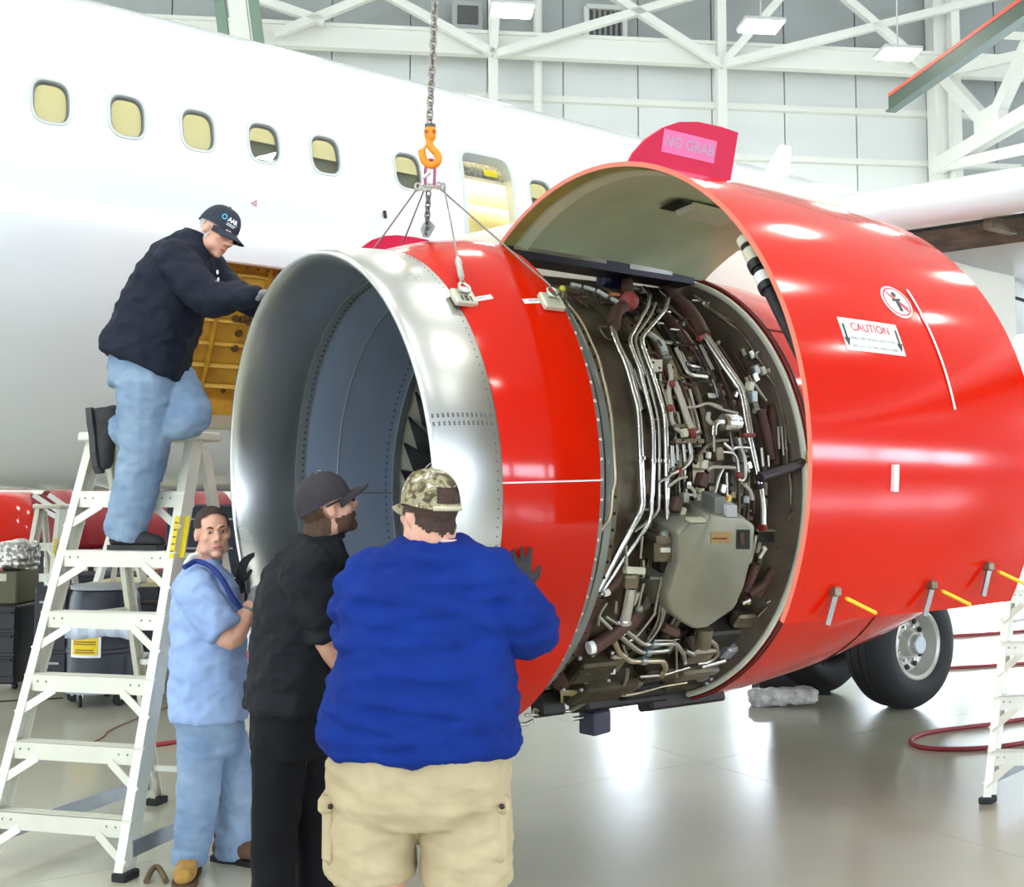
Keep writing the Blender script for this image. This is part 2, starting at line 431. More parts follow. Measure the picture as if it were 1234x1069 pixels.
# daylight: window strips in the outer walls
M_DAY = emit('daylight_glazing', (226, 238, 255), WINDOW_POWER)
m = MB(); m.box((17, 16, CEIL_Z/2), (0.3, 66, CEIL_Z)); wr = struct(m.build('wall_right', mat('side_wall', (176, 178, 180), 0.7), smooth=False))
for k in range(9):
    y = -8 + k*5.2
    w = MB(); w.box((16.82, y, 3.3), (0.04, 4.4, 1.6)); w = struct(w.build('window_%d' % (k+1), M_DAY, smooth=False))
    f = MB()
    for dz in (-0.85, 0.85): f.box((16.8, y, 3.3+dz), (0.1, 4.6, 0.1))
    for dy in (-2.25, -0.75, 0.75, 2.25): f.box((16.8, y+dy, 3.3), (0.1, 0.1, 1.7))
    f.build('window_frame', M_FRAME, w, smooth=False)
for k, (px, wd) in enumerate(((752, 0.9), (905, 0.7), (1180, 7.0))):
    s = wall_s(on_wall(px, 500)); z0, z1 = (1.9, 5.2) if k < 2 else (0.3, 3.6)
    w = MB(); w.beam(wall_pt(s - wd/2, (z0+z1)/2, 0.0), wall_pt(s + wd/2, (z0+z1)/2, 0.0), 0.06, z1-z0)
    w = struct(w.build('window_%d' % (10+k), M_DAY, smooth=False))
    f = MB()
    for a in (z0, z1): f.beam(wall_pt(s - wd/2, a, 0.05), wall_pt(s + wd/2, a, 0.05), 0.1, 0.1)
    f.build('window_frame', M_FRAME, w, smooth=False)

# ================================================================ aircraft
FCX, FCZ, FR = -9.49, 4.05, 1.93
plane = thing('airliner', 'white passenger airliner parked behind the opened red engine', 'airplane', (FCX, 8, 0))
def fus_r(y):
    if y < -5: return max(0.02, math.sqrt(max(0, 1 - ((-5-y)/6.0)**2)))
    if y > 13: t = min(1, (y-13)/14.0); return 1 - 0.86*t**1.6
    return 1.0
def fus_dz(y):
    if y > 13: t = min(1, (y-13)/14.0); return 0.9*t**1.6
    if y < -5: return -0.5*((-5-y)/6.0)**2
    return 0.0
def fus(y, th, off=0.0):
    r = FR*fus_r(y) + off
    s_ = math.sin(th); return Vector((FCX + r*math.cos(th), y, FCZ + fus_dz(y) + r*s_*(1.0 if s_ > 0 else 1 + 0.135*s_*s_)))
TH_W = math.asin((4.526-FCZ)/FR)
def fus_yth(px, py):
    p = at_cyl(px, py, FCX, FCZ, FR); return p.y, math.atan2(p.z-FCZ, p.x-FCX)
holes = []      # y0, y1, th0, th1, rounding exponent, tag
for i in range(-3, 5): holes.append((1.13+0.506*i-0.118, 1.13+0.506*i+0.118, TH_W-0.086, TH_W+0.086, 3.2, 'w', i))
for y in (3.89, 5.24, 5.75, 6.26): holes.append((y-0.118, y+0.118, TH_W-0.086, TH_W+0.086, 3.2, 'w', 9))
ea, eb = fus_yth(558, 181), fus_yth(621, 262)
holes.append((4.44, 4.93, TH_W-0.30, TH_W+0.165, 7.0, 'e', 0))
ba, bb = fus_yth(262, 314), fus_yth(240, 494)
BAY = (ba[0]-0.45, ba[0]+1.5, bb[1], ba[1])
holes.append((*BAY, 40.0, 'b', 0))
def contour(h, n=40):
    y0, y1, t0, t1, e = h[:5]; out = []
    for k in range(n):
        a = 2*math.pi*k/n; c, s = math.cos(a), math.sin(a)
        out.append(((y0+y1)/2 + (y1-y0)/2*math.copysign(abs(c)**(2/e), c), (t0+t1)/2 + (t1-t0)/2*math.copysign(abs(s)**(2/e), s)))
    return out
ybr = set(np.round(np.linspace(-11, 27, 77), 4)); tbr = set(np.round(np.radians(np.arange(-180, 180, 4)), 5))
def mrg(h): return (h[0]-0.03, h[1]+0.03, h[2]-0.015, h[3]+0.015)
for h in holes:
    a, b, c, d = mrg(h); ybr |= {round(a, 4), round(b, 4)}; tbr |= {round(c, 5), round(d, 5)}
ybr = sorted(ybr); tbr = sorted(tbr)
m = MB(); vid = {}
for j, y in enumerate(ybr):
    for i, t in enumerate(tbr): vid[i, j] = len(m.v); m.v.append(tuple(fus(y, t)))
for j in range(len(ybr)-1):
    for i in range(len(tbr)):
        i2 = (i+1) % len(tbr); yc = (ybr[j]+ybr[j+1])/2; tc = (tbr[i]+tbr[i2])/2 if i2 else tbr[i]+0.02
        if any(mrg(h)[0] < yc < mrg(h)[1] and mrg(h)[2] < tc < mrg(h)[3] for h in holes): continue
        m.f.append((vid[i, j], vid[i2, j], vid[i2, j+1], vid[i, j+1]))
for h in holes:
    a, b, c, d = mrg(h); cy, ct = (a+b)/2, (c+d)/2; inner = contour(h, 48); vs = []; fs = []
    for (y, t) in inner:
        dy, dt = y-cy, t-ct
        k = min((b-a)/2/abs(dy) if abs(dy) > 1e-9 else 1e9, (d-c)/2/abs(dt) if abs(dt) > 1e-9 else 1e9)
        vs += [fus(y, t), fus(cy + dy*k, ct + dt*k)]
    # corners of the surrounding rectangle
    n = len(inner)
    for k in range(n): fs.append((2*k, 2*((k+1) % n), 2*((k+1) % n)+1, 2*k+1))
    for cyy, ctt in ((a, c), (a, d), (b, c), (b, d)):
        best = sorted(range(n), key=lambda k: (vs[2*k+1] - fus(cyy, ctt)).length)[:2]
        if abs(best[0]-best[1]) in (1, n-1): vs.append(fus(cyy, ctt)); fs.append((2*best[0]+1, len(vs)-1, 2*best[1]+1))
    m.add(vs, fs)
fuselage = m.build('fuselage', M_WHITE, plane, angle=60)
M_WFR = mat('window_rim_grey', (196, 202, 202), 0.4, 0.3)
M_SHADE = mat('window_shade_cream', (246, 236, 182), 0.6)
M_CABIN = mat('cabin_grey', (120, 124, 110), 0.7)
mg = bpy.data.materials.new('cabin_glass'); mg.use_nodes = True
nt = mg.node_tree; nt.nodes.clear()
o_ = nt.nodes.new('ShaderNodeOutputMaterial'); mx = nt.nodes.new('ShaderNodeMixShader'); tr = nt.nodes.new('ShaderNodeBsdfTransparent'); gl_ = nt.nodes.new('ShaderNodeBsdfGlossy'); fr = nt.nodes.new('ShaderNodeFresnel')
tr.inputs['Color'].default_value = (0.95, 0.96, 0.93, 1); gl_.inputs['Roughness'].default_value = 0.02; fr.inputs['IOR'].default_value = 1.45
nt.links.new(fr.outputs[0], mx.inputs[0]); nt.links.new(tr.outputs[0], mx.inputs[1]); nt.links.new(gl_.outputs[0], mx.inputs[2]); nt.links.new(mx.outputs[0], o_.inputs[0])
def ring_at(h, grow, off, n=48):
    y0, y1, t0, t1 = h[:4]; return [fus(y, t, off) for y, t in contour((y0-grow, y1+grow, t0-grow/FR, t1+grow/FR, h[4]), n)]
for h in holes:
    if h[5] == 'w':
        m = MB(); a = [ring_at(h, g, o) for g, o in ((0.020, 0.0), (0.018, 0.006), (0.0, 0.004), (-0.002, -0.012))]
        for r0, r1 in zip(a[:-1], a[1:]):
            n = len(r0); m.add(r0 + r1, [(k, (k+1) % n, n+(k+1) % n, n+k) for k in range(n)])
        m.build('window_rim', M_WFR, fuselage)
        m = MB(); a = [ring_at(h, g, o) for g, o in ((-0.002, -0.010), (-0.010, -0.012), (-0.012, -0.034), (-0.016, -0.036))]
        for r0, r1 in zip(a[:-1], a[1:]):
            n = len(r0); m.add(r0 + r1, [(k, (k+1) % n, n+(k+1) % n, n+k) for k in range(n)])
        m.build('window_gasket', mat('gasket_grey', (112, 118, 120), 0.6), fuselage)
        n = 48; m = MB(); m.add(ring_at(h, -0.010, -0.022), [tuple(range(n))]); m.build('window_pane', mg, fuselage, smooth=False)
        i = h[6]; full = (1.0, 0.93, 1.0, 0.42, 0.55)[i] if 0 <= i < 5 else 0.5
        t0, t1 = h[2], h[3]; th_lo = t1 - (t1-t0)*full
        m = MB(); m.grid(lambda u, v: fus(u, v, -0.045), [h[0]-0.01, h[1]+0.01], np.linspace(th_lo, t1+0.02, 5)); m.build('window_shade', M_SHADE, fuselage)
        if full < 1:
            m = MB(); m.grid(lambda u, v: fus(u, v, -0.09), [h[0]-0.03, h[1]+0.03], np.linspace(t0-0.03, t1+0.03, 5)); m.build('window_lining', M_CABIN, fuselage)
    else:
        dep = -0.10 if h[5] == 'e' else -0.12
        m = MB(); g0 = 0.035 if h[5] == 'e' else 0.015
        a = [ring_at(h, g, o) for g, o in ((g0, 0.0), (g0, 0.008), (0.0, 0.006), (-0.004, dep))]
        for r0, r1 in zip(a[:-1], a[1:]):
            n = len(r0); m.add(r0 + r1, [(k, (k+1) % n, n+(k+1) % n, n+k) for k in range(n)])
        m.build('exit_rim' if h[5] == 'e' else 'bay_rim', M_WFR if h[5] == 'e' else mat('bay_rim_metal', (190, 186, 168), 0.4, 0.5), fuselage)
# cabin seen through the open overwing exit
e = [h for h in holes if h[5] == 'e'][0]
def patch(name, y0, y1, t0, t1, off, mm):
    m = MB(); m.grid(lambda u, v: fus(u, v, off), np.linspace(y0, y1, 4), np.linspace(t0, t1, 6)); return m.build(name, mm, fuselage)
patch('cabin_wall', e[0]-0.5, e[1]+0.9, e[2]-0.1, e[3]+0.1, -0.75, mat('cabin_cream', (236, 228, 178), 0.6))
patch('bin_panel', e[0]-0.2, e[1]+0.6, e[3]-0.10, e[3]+0.09, -0.45, mat('cabin_cream2', (208, 200, 140), 0.6))
patch('exit_mechanism', e[0]-0.05, e[1]+0.05, e[3]-0.075, e[3]+0.02, -0.13, mat('mechanism_dark', (92, 88, 72), 0.5, 0.4, rgb2=(150, 150, 140), vscale=25))
patch('exit_sign', e[0]+0.30, e[0]+0.44, e[3]-0.06, e[3]-0.02, -0.12, mat('sign_yellow', (220, 200, 30), 0.5))
patch('seat_back', e[0]-0.1, e[1]+0.5, e[2]-0.1, e[2]+0.13, -0.4, mat('seat_dark', (96, 92, 66), 0.6, rgb2=(150, 140, 96), vscale=14))
m = MB(); m.grid(lambda u, v: fus(u, v, -0.25), np.linspace(-3, 10, 6), [e[3]+0.10, e[3]+0.16]); m.build('cabin_light', emit('cabin_lamp', (255, 240, 200), 25), fuselage)
# cargo bay with yellow primer
M_PRIM = mat('bay_yellow_primer', (206, 160, 52), 0.5, rgb2=(178, 128, 40), vscale=7)
patch('bay_back', BAY[0]-0.05, BAY[1]+0.05, BAY[2]-0.03, BAY[3]+0.03, -0.34, M_PRIM)
m = MB()
for yy in (BAY[0]-0.02, BAY[1]+0.02):
    m.grid(lambda u, v: fus(yy, v, u), [-0.36, -0.1], np.linspace(BAY[2]-0.03, BAY[3]+0.03, 6))
for tt in (BAY[2]-0.012, BAY[3]+0.012):
    m.grid(lambda u, v: fus(u, tt, v), [BAY[0]-0.05, BAY[1]+0.05], [-0.36, -0.1])
m.build('bay_lining', M_PRIM, fuselage)
for k in range(6):
    tt = BAY[2] + (BAY[3]-BAY[2])*(k+0.5)/6
    m = MB(); m.grid(lambda u, v: fus(u, tt + 0.008*math.cos(v), -0.33 + 0.03*math.sin(v)), [BAY[0], BAY[1]], np.linspace(0, math.pi, 5)); m.build('bay_stringer', mat('bay_primer_pale', (222, 184, 84), 0.5), fuselage)
for k in range(5):
    yy = BAY[0] + (BAY[1]-BAY[0])*(k+0.5)/5
    m = MB(); m.grid(lambda u, v: fus(yy + 0.02*math.cos(u), v, -0.32 + 0.05*math.sin(u)), np.linspace(0, math.pi, 5), np.linspace(BAY[2], BAY[3], 9)); m.build('bay_frame', M_PRIM, fuselage)
for (px, py) in ((292, 385), (300, 388), (284, 384), (288, 402), (283, 420), (297, 384), (268, 470), (258, 480)):
    p = at_cyl(px, py, FCX, FCZ, FR-0.28); m = MB(); m.ell(p, (0.05, 0.03, 0.03), n=10, m=6); m.build('bay_fitting', mat('bay_dark', (84, 62, 28), 0.6), fuselage)
# rivets on the bay rim
m = MB()
for k in range(24):
    yy = BAY[0] + (BAY[1]-BAY[0])*(k+0.5)/24; m.ell(fus(yy, BAY[3]-0.012, -0.02), 0.010, n=6, m=4)
m.build('bay_rivets', M_DARK, fuselage, kind='stuff')
# lower panels beside the inlet
def skin(name, pxs, mm, off):
    vs = [at_cyl(x, y, FCX, FCZ, FR+off) for x, y in pxs]; m = MB(); n = len(vs)
    c = sum(vs, Vector())/n; inn = [v - (v - Vector((FCX, v.y, FCZ))).normalized()*0.012 for v in vs]
    m.add(vs + inn, [tuple(range(n))] + [(i, (i+1) % n, n+(i+1) % n, n+i) for i in range(n)]); return m.build(name, mm, fuselage, smooth=False)
skin('access_panel', [(228, 521), (300, 526), (300, 576), (226, 571)], mat('bare_panel', (206, 208, 214), 0.3, 0.8, var=0.15, vscale=9), 0.012)
skin('drain_scoop', [(231, 574), (256, 577), (247, 590), (231, 592)], mat('scoop_dark', (70, 62, 60), 0.6), 0.02)
for k in range(7):
    p = at_cyl(232 + k*9, 529 + k*0.6, FCX, FCZ, FR+0.02); m = MB(); m.ell(p, 0.012, n=8, m=4); m.build('panel_fastener', M_DARK, fuselage)
tri = [at_cyl(*q, FCX, FCZ, FR+0.004) for q in ((303, 245), (309, 241.5), (309, 248.5))]
m = MB(); m.tube(tri, 0.004, 5, closed=True); m.build('triangle_mark', M_REDINK, fuselage)
m = MB(); p = at_cyl(462, 259, FCX, FCZ, FR); m.beam(p + V(0.02, 0, 0.03), p + V(0.02, 0.01, -0.03), 0.02, 0.02); m.build('static_port', M_DARK, fuselage)
# antenna on the roof
ant = at_cyl(955, 216, FCX, FCZ, FR); ay = fus(ant.y, math.radians(62))
m = MB(); m.prism([ay + V(-0.02, -0.2, -0.1), ay + V(-0.02, 0.25, -0.1), ay + V(-0.02, 0.28, 0.34), ay + V(-0.02, 0.12, 0.34)], (0.04, 0, 0)); m.build('blade_antenna', M_WHITE, plane, smooth=False)

# wing: swept leading edge with a slat, dark cove behind it
def le(x): return 5.0 + 0.51*(x + 4.24)
def le_z(x): return 3.47 + 0.03*(x + 4.24)
def chord(x): return 6.2 - 0.42*(x + 7.6)
def foil(u, x):                     # u 0..1 round the section, nose at 0.5
    c = chord(x); a = abs(2*u - 1); t = a**1.7
    th = 0.13*c*(1.4845*math.sqrt(max(t, 0)) - 0.63*t - 1.758*t*t + 1.4215*t**3 - 0.5075*t**4)
    return Vector((x, le(x) + 0.06 + t*c, le_z(x) + (th*0.75 if u > 0.5 else -th*0.62)))
xs = np.linspace(-9.0, 9.0, 30)
M_WING = mat('wing_grey', (196, 202, 206), 0.35, var=0.06, vscale=1.0)
m = MB(); m.grid(lambda u, v: foil(v, u), xs, np.linspace(0, 1, 41)); wing = m.build('wing', M_WING, plane, angle=50)
def slat_pt(a, x): return Vector((x, le(x) - 0.10 + 0.17*math.cos(a) + 0.02, le_z(x) - 0.02 + 0.125*math.sin(a)))
m = MB(); m.grid(lambda u, v: slat_pt(v, u), np.linspace(-7.6, 9, 24), np.linspace(0.1, 2*math.pi-0.6, 24)); m.build('slat', M_WHITE, wing)
m = MB(); m.grid(lambda u, v: Vector((u, le(u) + 0.02 + v*0.36, le_z(u) - 0.15 - 0.06*v)), np.linspace(-7.6, 9, 24), [0, 0.5, 1]); m.build('slat_cove', mat('cove_dark', (50, 45, 45), 0.6, rgb2=(112, 100, 84), vscale=9), wing)
for k in range(9):
    x = -3.9 + k*0.5; m = MB(); m.box((x, le(x)+0.10, le_z(x)-0.16), (0.05, 0.25, 0.07)); m.build('slat_track', M_TITAN, wing, smooth=False)
m = MB(); m.tube(rounded([at_z(x_, y_, 3.22) for x_, y_ in ((1140, 316), (1165, 336), (1200, 352), (1240, 364))], 0.3, 4), 0.012, 6); m.build('flap_seal', M_RUBBER, wing)
# pylon
def pyl(t, s):
    y = 2.25 + 4.4*t; top = min(3.62, 2.955 + 0.35*(y-2.25)); w = 0.015 + 0.23*min(1, t*3.2)**0.7
    return y, top, w
vs = []; ts = np.linspace(0, 1, 14)
m = MB()
for t in ts:
    y, top, w = pyl(t, 0)
    for (dx, z) in ((-w, 2.85), (-w, max(2.86, top-0.12)), (-w*0.6, top-0.03), (0, top), (w*0.6, top-0.03), (w, max(2.86, top-0.12)), (w, 2.85)): vs.append(Vector((-4.243+dx, y, z)))
fs = [(j*7+i, j*7+i+1, (j+1)*7+i+1, (j+1)*7+i) for j in range(len(ts)-1) for i in range(6)]
m.add(vs, fs); m.build('pylon', mat('pylon_cream', (222, 220, 206), 0.4), plane)

# landing gear
def wheel(name, c, out, big=True, label=None):
    root = None
    R, Wd = 0.555, 0.40
    ax = Vector((out, 0, 0))
    tyre = MB(); prof = [(-0.17, 0.285), (-0.20, 0.33), (-0.205, 0.42), (-0.175, 0.505), (-0.12, 0.545), (-0.09, 0.552), (-0.085, 0.545), (-0.075, 0.545), (-0.07, 0.555), (0.0, 0.556), (0.0, 0.548), (0.01, 0.548), (0.01, 0.556), (0.07, 0.555), (0.075, 0.545), (0.085, 0.545), (0.09, 0.552), (0.12, 0.545), (0.175, 0.505), (0.205, 0.42), (0.20, 0.33), (0.17, 0.285)]
    tyre.lathe(prof, c, ax, 64); t = tyre.build('tyre', M_RUBBER, plane)
    rim = MB(); rim.lathe([(0.155, 0.295), (0.185, 0.30), (0.19, 0.285), (0.175, 0.265), (0.12, 0.25), (0.07, 0.235), (0.05, 0.19), (0.06, 0.13), (0.075, 0.11), (0.15, 0.10), (0.165, 0.085), (0.165, 0.0)], c, ax, 48); r = rim.build('rim', mat('rim_paint', (208, 206, 196), 0.35, 0.3), t)
    rim2 = MB(); rim2.lathe([(-0.155, 0.295), (-0.185, 0.30), (-0.12, 0.25), (0.0, 0.22), (0.0, 0.0)], c, ax, 40); rim2.build('inner_rim', M_DARK, t)
    for k in range(12):
        a = 2*math.pi*k/12; p = Vector(c) + ax*0.068 + Vector((0, math.cos(a), math.sin(a)))*0.205
        h = MB(); h.lathe([(0.0, 0.026), (0.012, 0.022), (0.012, 0)], p, ax, 10); h.build('rim_hole', M_BLACK, t)
    for k in range(8):
        a = 2*math.pi*(k+0.5)/8; p = Vector(c) + ax*0.08 + Vector((0, math.cos(a), math.sin(a)))*0.15
        h = MB(); h.lathe([(0, 0.016), (0.02, 0.014), (0.02, 0)], p, ax, 6); h.build('bolt', M_CHROME, t)
    h = MB(); h.lathe([(0.14, 0.088), (0.20, 0.08), (0.21, 0.07), (0.21, 0)], c, ax, 24); h.build('hub_cap', mat('hub_grey', (190, 194, 200), 0.35, 0.4), t)
    return t
gp = at_z(1086, 852)
gx, gy = gp.x, gp.y
wheel('w', (gx, gy, 0.553), 1); wheel('w', (gx-0.92, gy, 0.553), -1)
m = MB(); m.tube([(gx-0.46, gy, 0.45), (gx-0.46, gy+0.1, 3.2)], 0.13, 16); m.tube([(gx-0.8, gy, 0.553), (gx-0.1, gy, 0.553)], 0.09, 14); m.build('gear_strut', mat('gear_grey', (190, 192, 190), 0.4, 0.3), plane)
g2x = 2*FCX - gx
wheel('w', (g2x, gy, 0.553), -1); wheel('w', (g2x+0.92, gy, 0.553), 1)
m = MB(); m.tube([(g2x+0.46, gy, 0.45), (g2x+0.46, gy+0.1, 3.2)], 0.13, 16); m.tube([(g2x+0.8, gy, 0.553), (g2x+0.1, gy, 0.553)], 0.09, 14); m.build('gear_strut', MATS['gear_grey'], plane)
m = MB(); m.beam((gx-0.46, gy+0.1, 2.2), (gx-0.46, gy+1.2, 3.2), 0.16, 0.16); m.build('gear_brace', MATS['gear_grey'], plane)
# ================================================================ inlet cowl
EX, EZ = -4.243, 1.835
Y_L, R_L, R_T, Y_T = 1.695, 0.981, 0.925, 2.02
Y_B, R_B, Y_A, R_A, Y_D, R_D = 1.985, 1.031, 2.41, 1.13, 3.60, 1.116
def warp(p):
    w = min(1.2, max(0.0, (Y_A - p.y)/(Y_A - Y_L)))
    x = p.x + 0.045*w; z = p.z - 0.014*w
    return Vector((x, p.y - w*(0.071*(z - EZ) - 0.05*(x - EX)), z))
def eng(y, r, a, w=False):
    p = Vector((EX + r*math.cos(a), y, EZ + r*math.sin(a)))
    return warp(p) if w else p
def turned(prof, n=96, w=True, a0=0, a1=2*math.pi):
    m = MB(); full = abs(a1-a0-2*math.pi) < 1e-6
    K = n if full else n+1; vs = []; fs = []
    for y, r in prof:
        for k in range(K): vs.append(eng(y, r, a0 + (a1-a0)*k/n, w))
    for i in range(len(prof)-1):
        for k in range(n): k2 = (k+1) % K; fs.append((i*K+k, i*K+k2, (i+1)*K+k2, (i+1)*K+k))
    m.add(vs, fs); return m
inlet = thing('inlet_cowl', 'engine inlet cowl with bare metal lip and red band, hung from the hoist sling', 'engine cowl', (EX, 2.1, 0.7))
N = 14
outer = [(Y_B - (Y_B-Y_L)*math.cos(t)**1.06, R_L + (R_B-R_L)*math.sin(t)**1.06) for t in np.linspace(0, math.pi/2, N)]
inner = [(Y_T - (Y_T-Y_L)*math.cos(t), R_L - (R_L-R_T)*math.sin(t)) for t in np.linspace(0, math.pi/2, N)]
turned(inner[::-1] + outer[1:]).build('lip_skin', M_SILVER, inlet, angle=60)
band = [(Y_B + 0.002, R_B)] + [(Y_B + (Y_A-Y_B)*t, R_B + (R_A-R_B)*math.sin(t*math.pi/2)**0.95) for t in np.linspace(0.08, 1, 9)] + [(Y_A + 0.004, R_A-0.012)]
red_band = turned(band).build('outer_band', M_RED, inlet, angle=60)
turned([(Y_T, R_T - 0.004), (2.1, R_T-0.015), (2.3, R_T-0.03), (2.53, R_T-0.045)]).build('inner_barrel', M_BARREL, inlet)
turned([(Y_T - 0.012, R_T - 0.003), (Y_T - 0.012, R_T-0.008), (Y_T+0.035, R_T-0.012), (Y_T+0.035, R_T-0.006)]).build('lip_joint_strip', mat('joint_strip', (132, 140, 142), 0.4, 0.5), inlet)
turned([(Y_A+0.004, R_A-0.012), (Y_A+0.004, R_A-0.10), (Y_A-0.01, R_A-0.10)], w=False).build('aft_flange', M_FLANGE, inlet)
turned([(2.525, R_T-0.046), (2.525, R_T-0.06), (2.56, R_T-0.06)], w=False).build('barrel_end_ring', M_FLANGE, inlet)
for yy in (2.22,):
    m = MB(); m.tube([eng(yy, R_T-0.028, a, True) for a in np.linspace(0, 2*math.pi, 97)[:-1]], 0.003, 5, closed=True); m.build('barrel_seam', M_FLANGE, inlet)
for a in (math.radians(182), math.radians(92), math.radians(272)):
    m = MB(); m.tube([eng(y, R_T-0.004-0.045*(y-Y_T)/0.5, a, True) for y in np.linspace(Y_T+0.03, 2.52, 8)], 0.006, 6); m.build('barrel_splice', mat('joint_strip', (0, 0, 0)), inlet)
def rivets(name, spots, r, m_, parent):
    m = MB()
    for p in spots: m.ell(p, r, n=6, m=4)
    return m.build(name, m_, parent, kind='stuff', fix=False)
M_RIV = mat('rivet_dull', (112, 116, 116), 0.5, 0.5)
rivets('rivet_row', [eng(Y_B - 0.022, R_B - 0.002, a, True) for a in np.linspace(0, 2*math.pi, 190)[:-1]], 0.0042, M_RIV, inlet)
rivets('rivet_row', [eng(Y_T + 0.02, R_T - 0.012, a, True) for a in np.linspace(0, 2*math.pi, 170)[:-1]], 0.005, M_DARK, inlet)
rivets('rivet_row', [eng(2.49, R_T - 0.044, a, True) for a in np.linspace(0, 2*math.pi, 150)[:-1]], 0.005, M_DARK, inlet)
sp = []
for k, py in enumerate((498, 503.5, 509, 514.5)):
    for j in range(13):
        sp.append(at_cyl(519 + j*5.6 + (k % 2)*2.5, py + 3 - j*0.45, EX, EZ, R_B - 0.006))
def on_lip(px, py):
    """nearest skin point of the bare lip along the line of sight"""
    best = None
    for y, r in outer:
        for a in np.radians(np.arange(-60, 60, 0.5)):
            p = eng(y, r, a, True); q = proj(p); e = (q[0]-px)**2 + (q[1]-py)**2
            if best is None or e < best[0]: best = (e, y, a)
    return best[1:]
y0, a0 = on_lip(524, 506); y1, a1 = on_lip(596, 500)
sp = []
for k, da in enumerate((0.020, 0.012, -0.010, -0.018)):
    for j in range(13):
        t = j/12; yy = y0 + (Y_B-0.03-y0)*t
        rr = np.interp(yy, [q[0] for q in outer], [q[1] for q in outer]); sp.append(eng(yy, rr, a0 + da, True))
rivets('splice_rivets', sp, 0.0045, M_RIV, inlet)
# joint line round the red band at the widest point and hoist placards
a_s = math.atan2(at_cyl(660, 579, EX, EZ, R_A-0.03).z - EZ, 1.1)
def band_r(y): return float(np.interp(y, [q[0] for q in band], [q[1] for q in band]))
m = MB(); m.tube([eng(y, band_r(y) + 0.001, a_s + 0.012*(y-2.2), True) for y in np.linspace(Y_B, Y_A, 8)], 0.0035, 6); m.build('band_joint', M_LABEL, red_band)
def on_band(px, py):
    best = None
    for y in np.linspace(Y_B, Y_A, 22):
        for a in np.radians(np.arange(0, 100, 0.5)):
            p = eng(y, band_r(y), a, True); q = proj(p); e = (q[0]-px)**2 + (q[1]-py)**2
            if best is None or e < best[0]: best = (e, y, a)
    return best[1:]
def band_plate(name, y, a, w, h, mm, off, parent):
    m = MB(); m.grid(lambda u, v: eng(u, band_r(min(u, Y_A)) + off, v, True), np.linspace(y - w/2, y + w/2, 4), np.linspace(a - h/2/R_A, a + h/2/R_A, 3)); return m.build(name, mm, parent)
def surf_text(body, size, fn, name, mm, parent, bold=0.0):
    vs, fs = text_mesh(body, size, bold); m = MB(); m.add([fn(x, y) for x, y, z in vs], fs); return m.build(name, mm, parent, smooth=False, fix=False)
HP = []
for px, py in ((570, 363), (651, 363)):
    y, a = on_band(px, py); HP.append((y, a))
    band_plate('hoist_placard', y, a, 0.15, 0.028, M_LABEL, 0.002, red_band)
    surf_text('HOIST POINT', 0.017, lambda u, v: eng(y+u, band_r(min(y+u, Y_A)) + 0.004, a + v/R_A, True), 'hoist_lettering', M_INK, red_band)

# ================================================================ engine
engine = thing('jet_engine', 'jet engine with its fan cowl door swung open, pipes and oil tank exposed', 'jet engine', (EX, 3.2, 0.7))
YF = 2.62
turned([(2.54, 0.885), (2.66, 0.88), (3.0, 0.87)], w=False).build('fan_shroud', M_BEIGE, engine)
# fan with spinner
blade = None
for k in range(36):
    if blade is None:
        m = MB(); vs = []; fs = []
        for i, r in enumerate(np.linspace(0.26, 0.855, 6)):
            tw = math.radians(25 + 38*(i/5)); hw = 0.075 + 0.03*i/5
            for s_, th in ((-1, 0.0), (1, 0.0)):
                for e in (-0.006, 0.006):
                    vs.append(Vector((r, s_*hw*math.cos(tw) + e*math.sin(tw), s_*hw*math.sin(tw) - e*math.cos(tw))))
        for i in range(5):
            o = i*4; p = o+4
            fs += [(o, o+2, p+2, p), (o+1, p+1, p+3, o+3), (o, p, p+1, o+1), (o+2, o+3, p+3, p+2)]
        m.add(vs, fs); b = m.build('fan_blade', mat('fan_blade_metal', (70, 72, 76), 0.35, 0.9), engine); blade = b.data
    else:
        b = bpy.data.objects.new('fan_blade', blade); col.objects.link(b); b.parent = engine
    b.matrix_parent_inverse = engine.matrix_world.inverted()
    a = 2*math.pi*k/36
    b.matrix_basis = Matrix.Translation((EX, YF, EZ)) @ Matrix.Rotation(a, 4, 'Y')
sp_prof = [(YF-0.42, 0.0), (YF-0.41, 0.02), (YF-0.36, 0.07), (YF-0.2, 0.175), (YF-0.05, 0.255), (YF+0.05, 0.28)]
def sp_r(y): return float(np.interp(y, [q[0] for q in sp_prof], [q[1] for q in sp_prof]))
spin = turned(sp_prof, 40, False).build('spinner', mat('spinner_black', (28, 29, 32), 0.35), engine)
m = MB(); m.grid(lambda u, v: eng(YF-0.36+0.24*u, sp_r(YF-0.36+0.24*u) + 0.003, math.radians(85 + 120*u) + v*(0.12 + 0.5*math.sin(math.pi*min(u*1.0, 1)))), np.linspace(0, 1, 18), np.linspace(-0.5, 0.5, 4)); m.build('spiral_mark', M_LABEL, spin)
